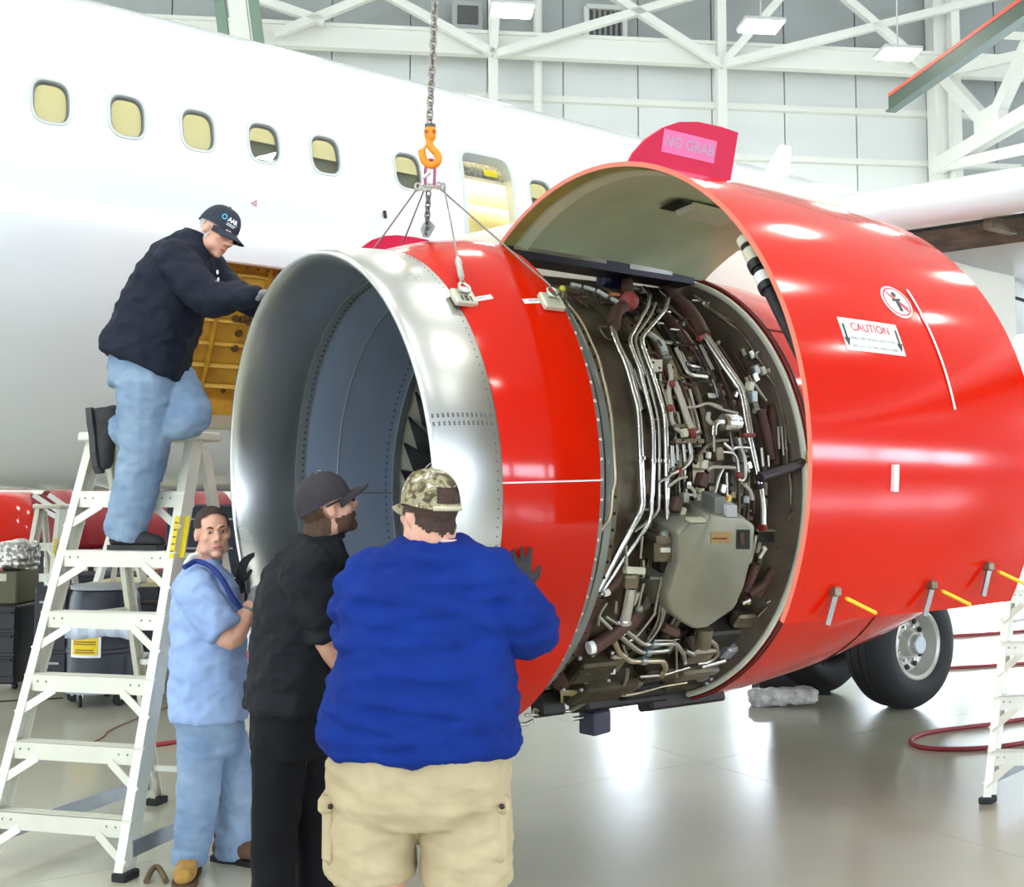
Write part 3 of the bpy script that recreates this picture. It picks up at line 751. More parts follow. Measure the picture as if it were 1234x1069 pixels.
# fan case, flanges and rear structure
case = turned([(2.40, 1.03), (2.47, 1.035), (2.47, 1.005), (2.54, 1.005), (2.54, 1.035), (2.57, 1.035), (2.57, 0.955), (2.86, 0.945), (2.86, 0.985), (2.89, 0.985), (2.89, 0.94), (3.12, 0.93), (3.12, 0.97), (3.15, 0.97), (3.15, 0.90), (3.36, 0.86)], 96, False).build('fan_case', M_CASE, engine)
turned([(2.425, 1.085), (2.43, 1.095), (2.455, 1.095), (2.46, 1.06), (2.46, 1.0)], 96, False).build('front_flange', M_FLANGE, engine)
turned([(2.50, 1.03), (2.50, 1.05), (2.535, 1.05), (2.535, 1.03)], 96, False).build('clamp_ring', M_FLANGE, case)
for y0_, y1_ in ((2.92, 2.985), (3.02, 3.10)):
    turned([(y0_, 0.945), (y0_, 0.962), (y1_, 0.962), (y1_, 0.945)], 72, False, math.radians(-30), math.radians(100)).build('case_band', mat('case_band_metal', (176, 166, 134), 0.4, 0.8, rgb2=(140, 128, 98), vscale=8), case)
turned([(3.36, 0.84), (3.48, 0.86), (3.555, 0.95), (3.575, 1.06), (3.58, 1.075)], 96, False).build('reverser_bulkhead', mat('bulkhead_brown', (84, 72, 64), 0.5, 0.3, rgb2=(116, 104, 90), vscale=6), engine)
rivets('flange_bolts', [eng(2.44, 1.098, a) for a in np.linspace(0, 2*math.pi, 90)[:-1]], 0.009, M_CHROME, engine)
rivets('case_bolts', [eng(2.555, 1.038, a) for a in np.linspace(0, 2*math.pi, 100)[:-1]], 0.007, M_DARK, case)
rivets('case_bolts', [eng(2.96 + 0.09*(k % 2), 0.965, a) for k, a in enumerate(np.linspace(-0.5, 1.8, 60))], 0.007, M_DARK, case)
# thrust reverser
rev = turned([(Y_D, 1.095), (Y_D, R_D), (3.9, 1.10), (4.4, 1.035), (5.0, 0.92), (5.7, 0.76), (6.0, 0.69), (6.0, 0.67), (5.4, 0.73)], 96, False).build('reverser_cowl', M_RED, engine)
m = MB(); m.tube([eng(Y_D-0.012, 1.088, a) for a in np.linspace(0, 2*math.pi, 121)[:-1]], 0.015, 8, closed=True); m.build('edge_seal', mat('seal_pale', (206, 208, 190), 0.45), rev)
m = MB(); m.tube([eng(Y_D+0.012, 1.106, a) for a in np.linspace(0, 2*math.pi, 121)[:-1]], 0.014, 8, closed=True); m.build('gap_seal', M_RUBBER, rev)
for yy, rr in ((4.42, 1.033),):
    m = MB(); m.tube([eng(yy, rr, a) for a in np.linspace(-math.pi, 0.3, 81)], 0.004, 5); m.build('sleeve_joint', M_DARK, rev)
for a in (math.radians(-82), math.radians(38)):
    m = MB(); m.tube([eng(y, float(np.interp(y, [3.6, 3.9, 4.4, 5.0], [1.118, 1.102, 1.037, 0.922])), a + 0.05*math.sin(y*2)) for y in np.linspace(3.62, 4.4, 10)], 0.005, 6); m.build('panel_joint', mat('joint_dark_red', (120, 24, 22), 0.5), rev)
core = turned([(5.4, 0.45), (6.2, 0.42), (6.9, 0.28), (7.3, 0.1), (7.35, 0.0)], 48, False).build('exhaust_cone', M_TITAN, engine)
turned([(3.0, 0.3), (3.0, 0.86), (3.36, 0.86)], 48, False).build('stator_disc', M_DARK, engine)
# beams that carry the cowl hinges along the pylon
m = MB(); m.beam((EX+0.36, Y_A+0.02, EZ+1.03), (EX+0.36, Y_D-0.05, EZ+1.03), 0.14, 0.05); m.build('hinge_beam', mat('beam_dark', (58, 56, 66), 0.35, 0.6), engine)
m = MB(); m.beam((EX+0.43, Y_A+0.06, EZ+1.045), (EX+0.43, Y_A+0.58, EZ+1.045), 0.012, 0.018); m.beam((EX+0.43, Y_A+0.72, EZ+1.045), (EX+0.43, Y_D-0.2, EZ+1.045), 0.012, 0.03); m.build('hinge_rail', M_CHROME, engine)

# pipes: traced over the fan case, each resting just above it
TL = {1: (640, 310, 6.856), 2: (810, 320, 6.856), 3: (690, 440, 6.68), 4: (820, 450, 6.68), 5: (690, 590, 7.125), 6: (800, 590, 6.289), 7: (620, 720, 6.288), 8: (740, 720, 5.609)}
def spot(t, x, y, r):
    a, b, s = TL[t]; return at_cyl(a + x/s, b + y/s, EX, EZ, r)
def trace(pts, r): return [spot(*q, r) if len(q) == 3 else spot(q[0], q[1], q[2], q[3]) for q in pts]
def fine(pts, r):
    """path subdivided along the case so that it hugs the curve"""
    P = trace(pts, r); out = [P[0]]
    for a, b in zip(P[:-1], P[1:]):
        n = max(1, int((b-a).length/0.06))
        for k in range(1, n+1):
            q = a + (b-a)*(k/n); d = Vector((q.x-EX, 0, q.z-EZ)); L = d.length
            la, lb = Vector((a.x-EX, 0, a.z-EZ)).length, Vector((b.x-EX, 0, b.z-EZ)).length
            rr = la + (lb-la)*(k/n); out.append(Vector((EX + d.x/L*rr, q.y, EZ + d.z/L*rr)))
    return out
def pipe(pts, r, rad, mm=None, name='pipe', hug=True, rd=0.05):
    P = rounded(trace(pts, r), rd, 4)
    m = MB(); m.tube(P, rad, 10); return m.build(name, mm or M_STEEL, engine, angle=70)
PIPE_A = [(1, 670, 580), (1, 690, 680), (1, 760, 840), (3, 430, 0), (3, 530, 360), (3, 545, 720), (3, 560, 1069), (5, 600, 160), (5, 450, 430), (5, 220, 870)]
pipe(PIPE_A, 1.035, 0.0145, M_CHROME)
pipe([(1, 690, 590), (1, 715, 690), (1, 800, 860), (3, 470, 0), (3, 560, 360)], 1.02, 0.006)
PIPE_B = [(1, 930, 250), (1, 985, 310), (1, 970, 400), (1, 805, 690), (1, 930, 1010), (3, 530, 0), (3, 640, 430), (3, 650, 560), (3, 650, 760), (3, 640, 1069), (5, 675, 100), (5, 675, 270), (5, 450, 580), (5, 245, 900)]
pipe(PIPE_B, 1.035, 0.010, M_CHROME)
pipe([(1, 1030, 380), (1, 990, 480), (1, 850, 670), (1, 960, 1010), (3, 580, 0), (3, 690, 430), (3, 697, 600), (3, 697, 1069), (5, 742, 100), (5, 740, 190), (5, 650, 270), (5, 530, 360)], 1.03, 0.0065)
pipe([(1, 1080, 280), (1, 1140, 330), (1, 1110, 440), (1, 900, 680), (1, 1020, 1020), (3, 620, 0), (3, 740, 390), (3, 750, 560), (3, 760, 1069), (5, 810, 100), (5, 810, 250)], 1.035, 0.0115, M_CHROME)
for (x, y, rad) in ((550, 750, 0.020), (648, 770, 0.014), (697, 770, 0.011), (752, 775, 0.018)):
    p, q = spot(3, x, y-14, 1.035), spot(3, x+1, y+14, 1.035); m = MB(); m.tube([p, q], rad, 12); m.build('pipe_coupling', M_STEEL, engine)
# sleeved ducts
pipe([(1, 790, 190), (1, 800, 300), (1, 830, 350), (1, 770, 410), (1, 700, 440), (1, 680, 570)], 1.04, 0.030, M_BROWN, 'sleeved_duct', rd=0.07)
m = MB(); p = spot(1, 810, 365, 1.06); m.ell(p, 0.045, n=14, m=8); m.build('duct_elbow', mat('elbow_red', (150, 62, 62), 0.55), engine)
pipe([(2, -60, 180), (2, 0, 270), (2, 110, 330), (2, 200, 460), (2, 262, 585)], 1.02, 0.034, M_BROWN, 'sleeved_duct', rd=0.08)
m = MB(); m.tube([spot(2, 215, 605, 1.03), spot(2, 300, 570, 1.03)], 0.012, 8); m.build('duct_clamp', M_REDCLAMP, engine)
pipe([(2, 262, 585), (2, 430, 840), (2, 560, 1028), (4, 470, 110), (4, 500, 200), (4, 545, 480), (4, 640, 900), (4, 665, 1069), (6, 752, 262)], 1.03, 0.0155, M_CHROME)
pipe([(2, 300, 590), (2, 470, 840), (2, 590, 1010), (4, 500, 130), (4, 530, 220), (4, 580, 520)], 1.03, 0.008, M_STEEL)
m = MB(); m.tube([spot(4, 500, 498, 1.05), spot(4, 595, 495, 1.05)], 0.009, 8); m.build('pipe_clamp', M_REDCLAMP, engine)
m = MB(); p, q = spot(4, 625, 890, 1.03), spot(4, 632, 930, 1.03); m.tube([p, q], 0.022, 12); m.build('pipe_clamp', M_RUBBER, engine)
m = MB(); p, q = spot(6, 735, 285, 1.03), spot(6, 760, 285, 1.03); m.tube([p, q], 0.02, 10); m.build('pipe_clamp', M_REDCLAMP, engine)
# front flange lines
pipe([(1, 210, 260), (1, 300, 380), (1, 420, 530), (1, 560, 840), (1, 600, 1020), (3, 260, 150), (3, 310, 390), (3, 330, 700), (3, 345, 950), (5, 340, 0), (5, 330, 250), (5, 230, 350), (5, 200, 520)], 1.065, 0.0065, mat('line_champagne', (200, 186, 158), 0.35, 0.9))
pipe([(1, 330, 460), (1, 440, 680), (1, 560, 1028), (3, 290, 800)], 1.05, 0.004)
m = MB(); p = spot(1, 258, 262, 1.09); m.ell(p, 0.015, n=12, m=8); m.build('cap_plug', mat('cap_lime', (200, 210, 60), 0.4), engine)
m = MB(); p = spot(1, 262, 320, 1.08); m.bbox(p, (0.03, 0.025, 0.035), b=0.006); m.build('line_bracket', M_TITAN, engine)
# white segmented harness at the top
for a, b in (((330, 225), (410, 240)), ((435, 245), (530, 275)), ((550, 280), (640, 330)), ((660, 340), (720, 372))):
    m = MB(); m.tube([spot(1, *a, 1.02), spot(1, *b, 1.02)], 0.010, 8); m.build('harness_segment', mat('harness_white', (206, 208, 206), 0.5), engine)
for a, b, rad in (((960, 620), (1060, 690), 0.013), ((1070, 700), (1110, 790), 0.016)):
    m = MB(); m.tube([spot(1, *a, 1.0), spot(1, *b, 1.0)], rad, 10); m.build('harness_segment', MATS['harness_white'], engine)
m = MB(); m.beam(spot(1, 650, 305, 1.04), spot(1, 725, 315, 1.04), 0.015, 0.015); m.build('orange_connector', mat('connector_orange', (200, 110, 50), 0.5), engine)
m = MB(); m.beam(spot(1, 520, 125, 1.05), spot(1, 975, 185, 1.05), 0.02, 0.035, b=0.004); m.build('harness_tray', mat('tray_pale', (198, 198, 224), 0.3, 0.6), engine)
m = MB(); m.beam(spot(1, 560, 190, 1.02), spot(1, 760, 210, 1.02), 0.06, 0.07, b=0.01); m.build('junction_box', mat('box_navy', (38, 34, 74), 0.35), engine)
# brackets on the case
def plate(t, x0, y0, x1, y1, r, th, mm, name='bracket', holes_=0, parent=engine):
    q = [spot(t, x, y, r) for x, y in ((x0, y0), (x1, y0), (x1, y1), (x0, y1))]
    c = sum(q, Vector())/4; d = (Vector((c.x, 0, c.z)) - Vector((EX, 0, EZ))).normalized()
    m = MB(); m.prism(q, -d*th); o = m.build(name, mm, parent, smooth=False)
    for k in range(holes_):
        p = q[0] + (q[2]-q[0])*(0.25 + 0.5*k/max(1, holes_-1)); h = MB(); h.ell(p, 0.006, n=8, m=4); h.build('bracket_hole', M_DARK, o)
    return o
plate(1, 985, 845, 1085, 940, 1.03, 0.01, M_BEIGE, holes_=2); plate(3, 775, 718, 850, 828, 1.03, 0.01, M_FLANGE, holes_=2); plate(3, 818, 475, 985, 500, 1.04, 0.06, M_TITAN)
plate(3, 830, 595, 1060, 628, 1.05, 0.08, M_TITAN, holes_=2); plate(1, 1095, 815, 1165, 835, 1.03, 0.02, M_FLANGE); plate(1, 1060, 960, 1080, 1020, 1.02, 0.02, M_STEEL)
plate(4, 885, 490, 962, 628, 0.99, 0.03, mat('relay_grey', (168, 164, 160), 0.5), 'relay_box'); plate(6, 705, 300, 845, 320, 1.0, 0.05, M_TITAN); plate(6, 715, 320, 830, 400, 0.97, 0.05, M_DARK)
# middle harness: sleeved line down to the valve
pipe([(3, 780, 0), (3, 800, 110), (3, 770, 190), (3, 790, 340), (3, 790, 440), (3, 850, 540), (3, 960, 545)], 1.03, 0.010, mat('braided_hose', (190, 184, 172), 0.6))
pipe([(3, 820, 140), (3, 870, 260), (3, 920, 420), (3, 960, 510)], 1.045, 0.014, MATS['braided_hose'])
for t, x, y in ((3, 800, 150), (3, 790, 345), (3, 970, 550), (3, 860, 855), (4, 470, 820), (5, 885, 390), (1, 845, 340)):
    m = MB(); m.ell(spot(t, x, y, 1.05), (0.013, 0.016, 0.016), n=10, m=6); m.build('hose_band', M_REDCLAMP, engine)
pipe([(3, 900, 340), (3, 1000, 340), (3, 1090, 300), (3, 1200, 340)], 1.02, 0.006, MATS['braided_hose'])
pipe([(4, 230, 240), (4, 320, 290), (4, 460, 320)], 1.02, 0.006, MATS['braided_hose'])
# canister with elbows
p = spot(4, 340, 395, 1.05); q = spot(4, 460, 400, 1.05); d = (q-p).normalized()
m = MB(); m.lathe([(-0.004, 0), (-0.004, 0.034), (0.01, 0.040), (0.05, 0.040), (0.052, 0.043), (0.062, 0.043), (0.064, 0.040), (0.085, 0.038), (0.09, 0.02), (0.09, 0)], p, d, 24); m.build('canister', M_CHROME, engine)
pipe([(4, 340, 395), (4, 270, 395), (4, 268, 500)], 1.07, 0.014, M_CHROME, rd=0.03); pipe([(4, 268, 500), (4, 270, 630)], 1.07, 0.005)
pipe([(4, 230, 320), (4, 215, 370), (4, 260, 410)], 1.05, 0.010, MATS['braided_hose'])
# small tube work in the middle
mid = [([(4, 130, 680), (4, 160, 640), (4, 220, 570), (4, 300, 540), (4, 380, 540)], 0.008), ([(4, 340, 560), (4, 400, 610)], 0.010), ([(4, 300, 630), (4, 430, 640), (4, 460, 700), (4, 470, 820)], 0.006),
       ([(4, 400, 640), (4, 420, 600), (4, 500, 595), (4, 560, 600)], 0.007), ([(4, 470, 520), (4, 490, 620), (4, 520, 690), (4, 525, 820), (4, 500, 870), (4, 460, 850)], 0.008),
       ([(4, 220, 780), (4, 260, 750), (4, 440, 760)], 0.007), ([(4, 340, 770), (4, 310, 830), (4, 250, 1060), (6, 340, 180)], 0.007), ([(4, 370, 800), (4, 375, 990)], 0.005),
       ([(4, 510, 890), (4, 570, 950), (4, 580, 1020)], 0.008), ([(3, 780, 880), (3, 880, 840), (3, 960, 760), (3, 940, 650)], 0.009), ([(3, 770, 980), (3, 860, 910), (3, 920, 900)], 0.006),
       ([(4, 0, 780), (4, 60, 720), (4, 90, 640), (4, 70, 560)], 0.008), ([(3, 700, 940), (3, 820, 870)], 0.006), ([(4, 60, 900), (4, 110, 940), (4, 120, 1000)], 0.008), ([(4, 480, 560), (4, 530, 770), (4, 555, 790)], 0.007),
       ([(3, 800, 650), (3, 805, 820)], 0.008), ([(3, 840, 640), (3, 845, 770)], 0.005), ([(3, 890, 640), (3, 905, 780)], 0.007), ([(5, 600, 400), (5, 580, 590)], 0.006), ([(5, 605, 600), (5, 605, 750)], 0.008), ([(5, 460, 480), (5, 460, 640)], 0.005)]
for P, rad in mid: pipe(P, 1.05, rad, (M_STEEL, M_TITAN, M_STEEL, MATS['braided_hose'])[len(P) % 4], rd=0.025)
for (t, x, y, sx, mm) in ((4, 225, 660, 0.014, M_LABEL), (4, 180, 740, 0.018, M_BEIGE), (4, 290, 650, 0.03, M_TITAN), (4, 555, 110, 0.022, M_BEIGE), (4, 575, 190, 0.026, M_FLANGE), (3, 1060, 800, 0.018, M_BEIGE), (4, 170, 860, 0.03, M_BROWN),
                          (4, 60, 900, 0.016, M_STEEL), (4, 440, 170, 0.014, M_STEEL), (5, 960, 70, 0.022, M_TANK), (5, 935, 195, 0.02, M_BEIGE), (5, 880, 130, 0.03, M_BROWN), (4, 90, 480, 0.02, M_REDCLAMP), (4, 30, 480, 0.018, M_BEIGE), (4, 330, 930, 0.02, M_STEEL), (4, 380, 1010, 0.018, M_YELLOW), (4, 510, 680, 0.013, M_FLANGE), (4, 545, 740, 0.016, M_CHROME)):
    p = spot(t, x, y, 1.04); m = MB(); m.bbox(p, (sx*1.6, sx*1.4, sx*2.0), Matrix.Rotation(random.uniform(-.4, .4), 3, 'X'), 0.004); m.build('fitting', mm, engine)
# valve block and lines below it
blk = plate(5, 720, 400, 850, 460, 1.09, 0.12, M_TITAN, 'valve_block'); plate(5, 700, 460, 860, 620, 1.08, 0.10, M_TITAN, 'valve_body', parent=blk); plate(5, 760, 500, 840, 540, 1.085, 0.01, M_LABEL, 'valve_label', parent=blk); plate(5, 760, 620, 820, 720, 1.06, 0.06, M_DARK, 'valve_neck', parent=blk)
m = MB(); m.ell(spot(5, 785, 390, 1.07), 0.022, n=12, m=8); m.build('valve_cap', M_FLANGE, blk)
pipe([(5, 850, 470), (5, 940, 470), (5, 1000, 485)], 1.07, 0.016, M_TITAN); m = MB(); m.ell(spot(5, 985, 480, 1.09), 0.020, n=10, m=6); m.build('pipe_coupling', M_BEIGE, engine)
pipe([(5, 985, 500), (5, 960, 580), (5, 850, 690), (5, 810, 920), (8, 340, 130), (8, 280, 250), (8, 240, 290)], 1.075, 0.006); pipe([(5, 765, 740), (5, 700, 1060), (8, 280, 100), (8, 150, 270), (8, 90, 300)], 1.065, 0.007); pipe([(5, 790, 780), (5, 750, 980), (8, 300, 160), (8, 220, 300)], 1.06, 0.005)
pipe([(8, 330, 20), (8, 320, 170), (8, 230, 310)], 1.07, 0.006)
for x, y in ((800, 920), (765, 965), (685, 760), (720, 760)):
    m = MB(); m.tube([spot(5, x-22, y, 1.08), spot(5, x+22, y+4, 1.08)], 0.006, 8); m.build('line_clamp', M_FLANGE, engine)
# actuator
p, q = spot(5, 500, 715, 1.07), spot(5, 497, 830, 1.07); m = MB(); m.beam(p, q, 0.06, 0.06, b=0.008); act = m.build('actuator_head', M_TITAN, engine)
q2 = spot(7, 830, 185, 1.07); m = MB(); m.tube([q, q + (q2-q)*0.9, q + (q2-q)*0.9, q2], [0.028, 0.028, 0.033, 0.033], 20); m.build('actuator_cylinder', M_CHROME, act)
m = MB(); m.beam(spot(5, 450, 690, 1.07), spot(5, 610, 700, 1.07), 0.03, 0.03, b=0.004); m.build('actuator_bracket', M_BEIGE, act)
pipe([(5, 460, 590), (5, 460, 690)], 1.07, 0.008); pipe([(5, 610, 800), (5, 580, 920), (5, 560, 1020)], 1.06, 0.007); pipe([(5, 560, 880), (5, 520, 980)], 1.06, 0.012, MATS['braided_hose'])
m = MB(); m.ell(spot(5, 570, 1020, 1.06), 0.02, n=10, m=6); m.build('fitting', M_FLANGE, engine)
# brown drain ducts, front lower side
pipe([(5, 200, 890), (5, 100, 1069), (7, 470, 330), (7, 350, 640)], 1.0, 0.045, M_BROWN, 'drain_duct', rd=0.2); pipe([(5, 250, 920), (7, 560, 160), (7, 480, 330)], 1.02, 0.022, M_BROWN, 'drain_duct'); pipe([(5, 440, 740), (5, 290, 890)], 1.05, 0.016, M_BROWN, 'drain_duct')
m = MB(); m.tube([spot(5, 270, 895, 1.06), spot(5, 312, 880, 1.06)], 0.014, 8); m.build('duct_band', M_LABEL, engine)
pipe([(7, 570, 400), (7, 720, 300), (7, 940, 120)], 1.06, 0.030, M_BROWN, 'drain_duct'); m = MB(); m.tube([spot(7, 560, 385, 1.08), spot(7, 598, 375, 1.08)], 0.027, 12); m.build('duct_band', M_LABEL, engine)
pipe([(8, 320, 190), (8, 420, 240)], 1.05, 0.022, M_BROWN, 'drain_duct')
# gearbox and lower pipes
GB = mat('gearbox_grime', (86, 76, 54), 0.5, 0.45, rgb2=(46, 40, 30), vscale=10)
def lump(t, x, y, r, s3, mm, name='gearbox_unit'):
    p = spot(t, x, y, r); a = math.atan2(p.z-EZ, p.x-EX); m = MB(); m.bbox(p, s3, Matrix.Rotation(-a, 3, 'Y'), 0.012); return m.build(name, mm, engine)
for t, x, y, r, s3, mm in ((7, 560, 480, 1.02, (0.14, 0.20, 0.14), GB), (7, 720, 430, 1.02, (0.12, 0.10, 0.12), M_TITAN), (7, 640, 650, 1.02, (0.12, 0.30, 0.20), GB), (7, 860, 640, 1.04, (0.08, 0.09, 0.12), M_TITAN), (7, 420, 700, 1.0, (0.10, 0.14, 0.14), GB),
                           (8, 300, 470, 1.02, (0.10, 0.22, 0.10), GB), (8, 220, 590, 1.02, (0.12, 0.34, 0.14), M_DARK), (8, 560, 350, 1.03, (0.10, 0.14, 0.10), M_TITAN), (8, 520, 470, 1.03, (0.10, 0.20, 0.10), M_TITAN), (8, 420, 560, 1.02, (0.10, 0.26, 0.12), GB), (8, 680, 230, 0.98, (0.12, 0.2, 0.12), M_DARK),
                           (8, 650, 470, 1.03, (0.07, 0.07, 0.06), M_FLANGE), (8, 590, 520, 1.04, (0.06, 0.06, 0.06), M_FLANGE), (8, 770, 360, 1.02, (0.05, 0.07, 0.09), mat('sensor_grey', (170, 172, 180), 0.4, 0.5)), (8, 850, 330, 0.96, (0.10, 0.22, 0.22), mat('ochre_box', (92, 66, 34), 0.55)), (7, 780, 720, 1.0, (0.14, 0.5, 0.16), M_DARK), (7, 250, 800, 1.0, (0.12, 0.14, 0.10), M_DARK), (8, 870, 140, 1.0, (0.06, 0.12, 0.08), M_TITAN), (8, 450, 640, 1.0, (0.14, 0.5, 0.12), M_DARK)):
    lump(t, x, y, r, s3, mm)
low = [([(8, 0, 290), (8, 30, 370), (8, 110, 432), (8, 180, 430), (8, 330, 428), (8, 352, 470), (8, 320, 530)], 0.013), ([(8, 40, 260), (8, 100, 310), (8, 180, 372), (8, 370, 358), (8, 392, 310)], 0.012), ([(8, 80, 225), (8, 200, 320), (8, 300, 315), (8, 420, 310), (8, 470, 380), (8, 482, 445)], 0.011),
       ([(8, 610, 258), (8, 690, 320), (8, 702, 390), (8, 640, 440), (8, 560, 448)], 0.011), ([(8, 590, 470), (8, 750, 426)], 0.012), ([(8, 640, 385), (8, 690, 350)], 0.010), ([(8, 480, 360), (8, 540, 385)], 0.012), ([(8, 60, 320), (8, 90, 400)], 0.006), ([(8, 170, 535), (8, 330, 525), (8, 510, 470)], 0.008),
       ([(8, 420, 310), (8, 425, 540)], 0.006), ([(8, 270, 290), (8, 410, 290), (8, 480, 420)], 0.005), ([(8, 80, 660), (8, 200, 640), (8, 330, 600), (8, 490, 575)], 0.006), ([(7, 340, 870), (7, 430, 860), (7, 545, 792)], 0.008), ([(7, 600, 752), (7, 680, 740), (7, 860, 745), (7, 1069, 690)], 0.006), ([(7, 0, 945), (7, 70, 970), (7, 140, 930)], 0.008), ([(7, 80, 890), (7, 180, 890), (7, 300, 885)], 0.007),
       ([(7, 140, 880), (7, 150, 845), (7, 185, 860), (7, 160, 890)], 0.006), ([(7, 440, 920), (7, 520, 910)], 0.010), ([(7, 855, 550), (7, 850, 610), (7, 805, 700)], 0.010), ([(7, 635, 210), (7, 640, 130), (7, 700, 40)], 0.006), ([(7, 640, 150), (7, 730, 235)], 0.009), ([(7, 690, 145), (7, 780, 200)], 0.007), ([(7, 770, 20), (7, 765, 115)], 0.007)]
for P, rad in low: pipe(P, 1.07, rad, (M_STEEL, MATS['line_champagne'], M_STEEL)[len(P) % 3], rd=0.03)
for x, y in ((195, 428), (225, 368), (265, 315)):
    m = MB(); m.tube([spot(8, x-16, y, 1.07), spot(8, x+16, y, 1.07)], 0.019, 12); m.build('pipe_coupling', M_FLANGE, engine)
plate(7, 505, 565, 590, 600, 1.09, 0.02, M_LABEL, 'terminal_plate'); plate(7, 685, 548, 765, 582, 1.09, 0.02, M_LABEL, 'terminal_plate'); plate(7, 535, 575, 570, 590, 1.092, 0.004, M_INK, 'terminal_slot'); plate(7, 715, 558, 750, 572, 1.092, 0.004, M_INK, 'terminal_slot')
comb = plate(7, 350, 722, 590, 745, 1.06, 0.012, mat('comb_yellow', (196, 186, 128), 0.4, 0.5), 'comb_bracket')
for x in (362, 432, 503, 575): plate(7, x-9, 740, x+9, 800, 1.06, 0.012, MATS['comb_yellow'], 'comb_tooth', parent=comb)
for t, x, y in ((7, 495, 460, ), (7, 540, 640), (7, 710, 628), (7, 595, 435), (7, 505, 700), (7, 370, 700), (7, 740, 420), (8, 625, 580), (8, 655, 550), (8, 480, 445)):
    m = MB(); m.ell(spot(t, x, y, 1.08), 0.010, n=8, m=5); m.build('bolt_head', M_FLANGE, engine)
m = MB(); p = spot(7, 610, 905, 1.08); m.bbox(p + V(0, 0, -0.02), (0.10, 0.13, 0.11), Matrix.Rotation(0.25, 3, 'Z'), 0.008); m.build('drain_mast', mat('mast_dark', (48, 48, 66), 0.5), engine)
pipe([(7, 660, 870), (7, 680, 930), (7, 720, 950)], 1.10, 0.005)
# lines along the reverser edge
rl = [([(2, 100, 190), (2, 240, 290)], .006), ([(2, 160, 290), (2, 430, 315)], .006), ([(2, 270, 335), (2, 430, 445), (2, 560, 490), (2, 640, 575), (2, 700, 590)], .009), ([(2, 300, 350), (2, 420, 445), (2, 560, 545), (2, 690, 735), (2, 770, 850), (2, 850, 1000), (4, 790, 150), (4, 850, 380), (4, 880, 560)], .006),
      ([(2, 560, 520), (2, 720, 640), (2, 745, 720), (2, 730, 760)], .006), ([(2, 440, 370), (2, 520, 420), (2, 520, 450)], .005), ([(2, 620, 570), (2, 720, 740)], .005), ([(4, 690, 10), (4, 760, 90), (4, 840, 400), (4, 850, 600), (4, 865, 760), (4, 890, 930), (4, 885, 1069), (6, 990, 140), (6, 940, 230)], .006), ([(4, 770, 20), (4, 800, 170), (4, 865, 400), (4, 900, 650), (4, 920, 900), (4, 905, 1069), (6, 1000, 140)], .006),
      ([(4, 935, 640), (4, 965, 900), (4, 925, 1069), (6, 1025, 180), (6, 1010, 300), (6, 930, 660), (6, 860, 760)], .0055), ([(4, 785, 430), (4, 795, 610)], .005), ([(4, 812, 430), (4, 830, 660)], .005), ([(4, 550, 20), (4, 600, 120), (4, 690, 230)], .006), ([(4, 580, 60), (4, 690, 220)], .005), ([(6, 990, 240), (6, 970, 430), (6, 920, 610)], .005), ([(6, 890, 730), (6, 830, 840), (6, 710, 965)], .007), ([(6, 775, 860), (6, 840, 820)], .006), ([(6, 590, 865), (6, 650, 835)], .010), ([(4, 650, 600), (4, 665, 750)], .006), ([(4, 705, 660), (4, 712, 750)], .005), ([(6, 720, 520), (6, 770, 440)], .010)]
for P, rad in rl: pipe(P, 1.03, rad*1.15, (M_STEEL, M_TITAN)[len(P) % 2], rd=0.03)
for (t, x, y, s3, mm) in ((2, 260, 320, .016, M_CHROME), (2, 300, 325, .014, M_CHROME), (2, 580, 720, .02, M_TITAN), (2, 650, 740, .022, M_CHROME), (2, 700, 745, .02, M_CHROME), (2, 765, 715, .013, M_BEIGE), (2, 690, 865, .024, M_FLANGE), (2, 680, 925, .024, M_CHROME), (2, 750, 870, .020, M_BEIGE), (2, 805, 880, .020, M_BEIGE), (2, 735, 575, .02, M_BROWN), (2, 850, 790, .024, M_BROWN), (2, 900, 950, .02, M_BROWN), (4, 600, 40, .016, M_CHROME), (2, 870, 890, .016, M_FLANGE), (6, 985, 180, .022, M_TITAN), (4, 850, 610, .014, M_TITAN), (6, 760, 450, .014, M_BEIGE), (6, 640, 850, .014, M_LIME)):
    p = spot(t, x, y, 1.03); m = MB(); m.bbox(p, (s3*1.2, s3*1.4, s3*1.8), Matrix.Rotation(0.5, 3, 'X'), 0.004); m.build('fitting', mm, engine)
m = MB(); m.tube([spot(6, 935, 310, 1.0), spot(6, 910, 425, 1.0)], 0.014, 10); m.build('line_sensor', M_FLANGE, engine)
for a, b, c in (((4, 740, 260), (4, 750, 500), (4, 770, 740)), ((6, 880, 420), (6, 870, 600), (6, 700, 810)), ((6, 830, 600), (6, 760, 720), (6, 640, 790)), ((4, 640, 300), (4, 700, 500), (4, 730, 700)), ((6, 700, 560), (6, 650, 680), (6, 610, 760))):
    pipe([a, b, c], 0.98, 0.024, M_BROWN, 'bleed_duct', rd=0.1)
pr = pipe([(4, 640, 840), (4, 860, 770), (4, 1040, 690)], 1.08, 0.022, mat('prop_dark', (48, 34, 40), 0.5), 'stow_rod'); m = MB(); p = spot(4, 1055, 682, 1.11); m.tube([p, p + V(0.05, -0.02, 0.005)], 0.033, 14); m.build('rod_end', mat('rod_end_tan', (196, 164, 96), 0.5), pr)

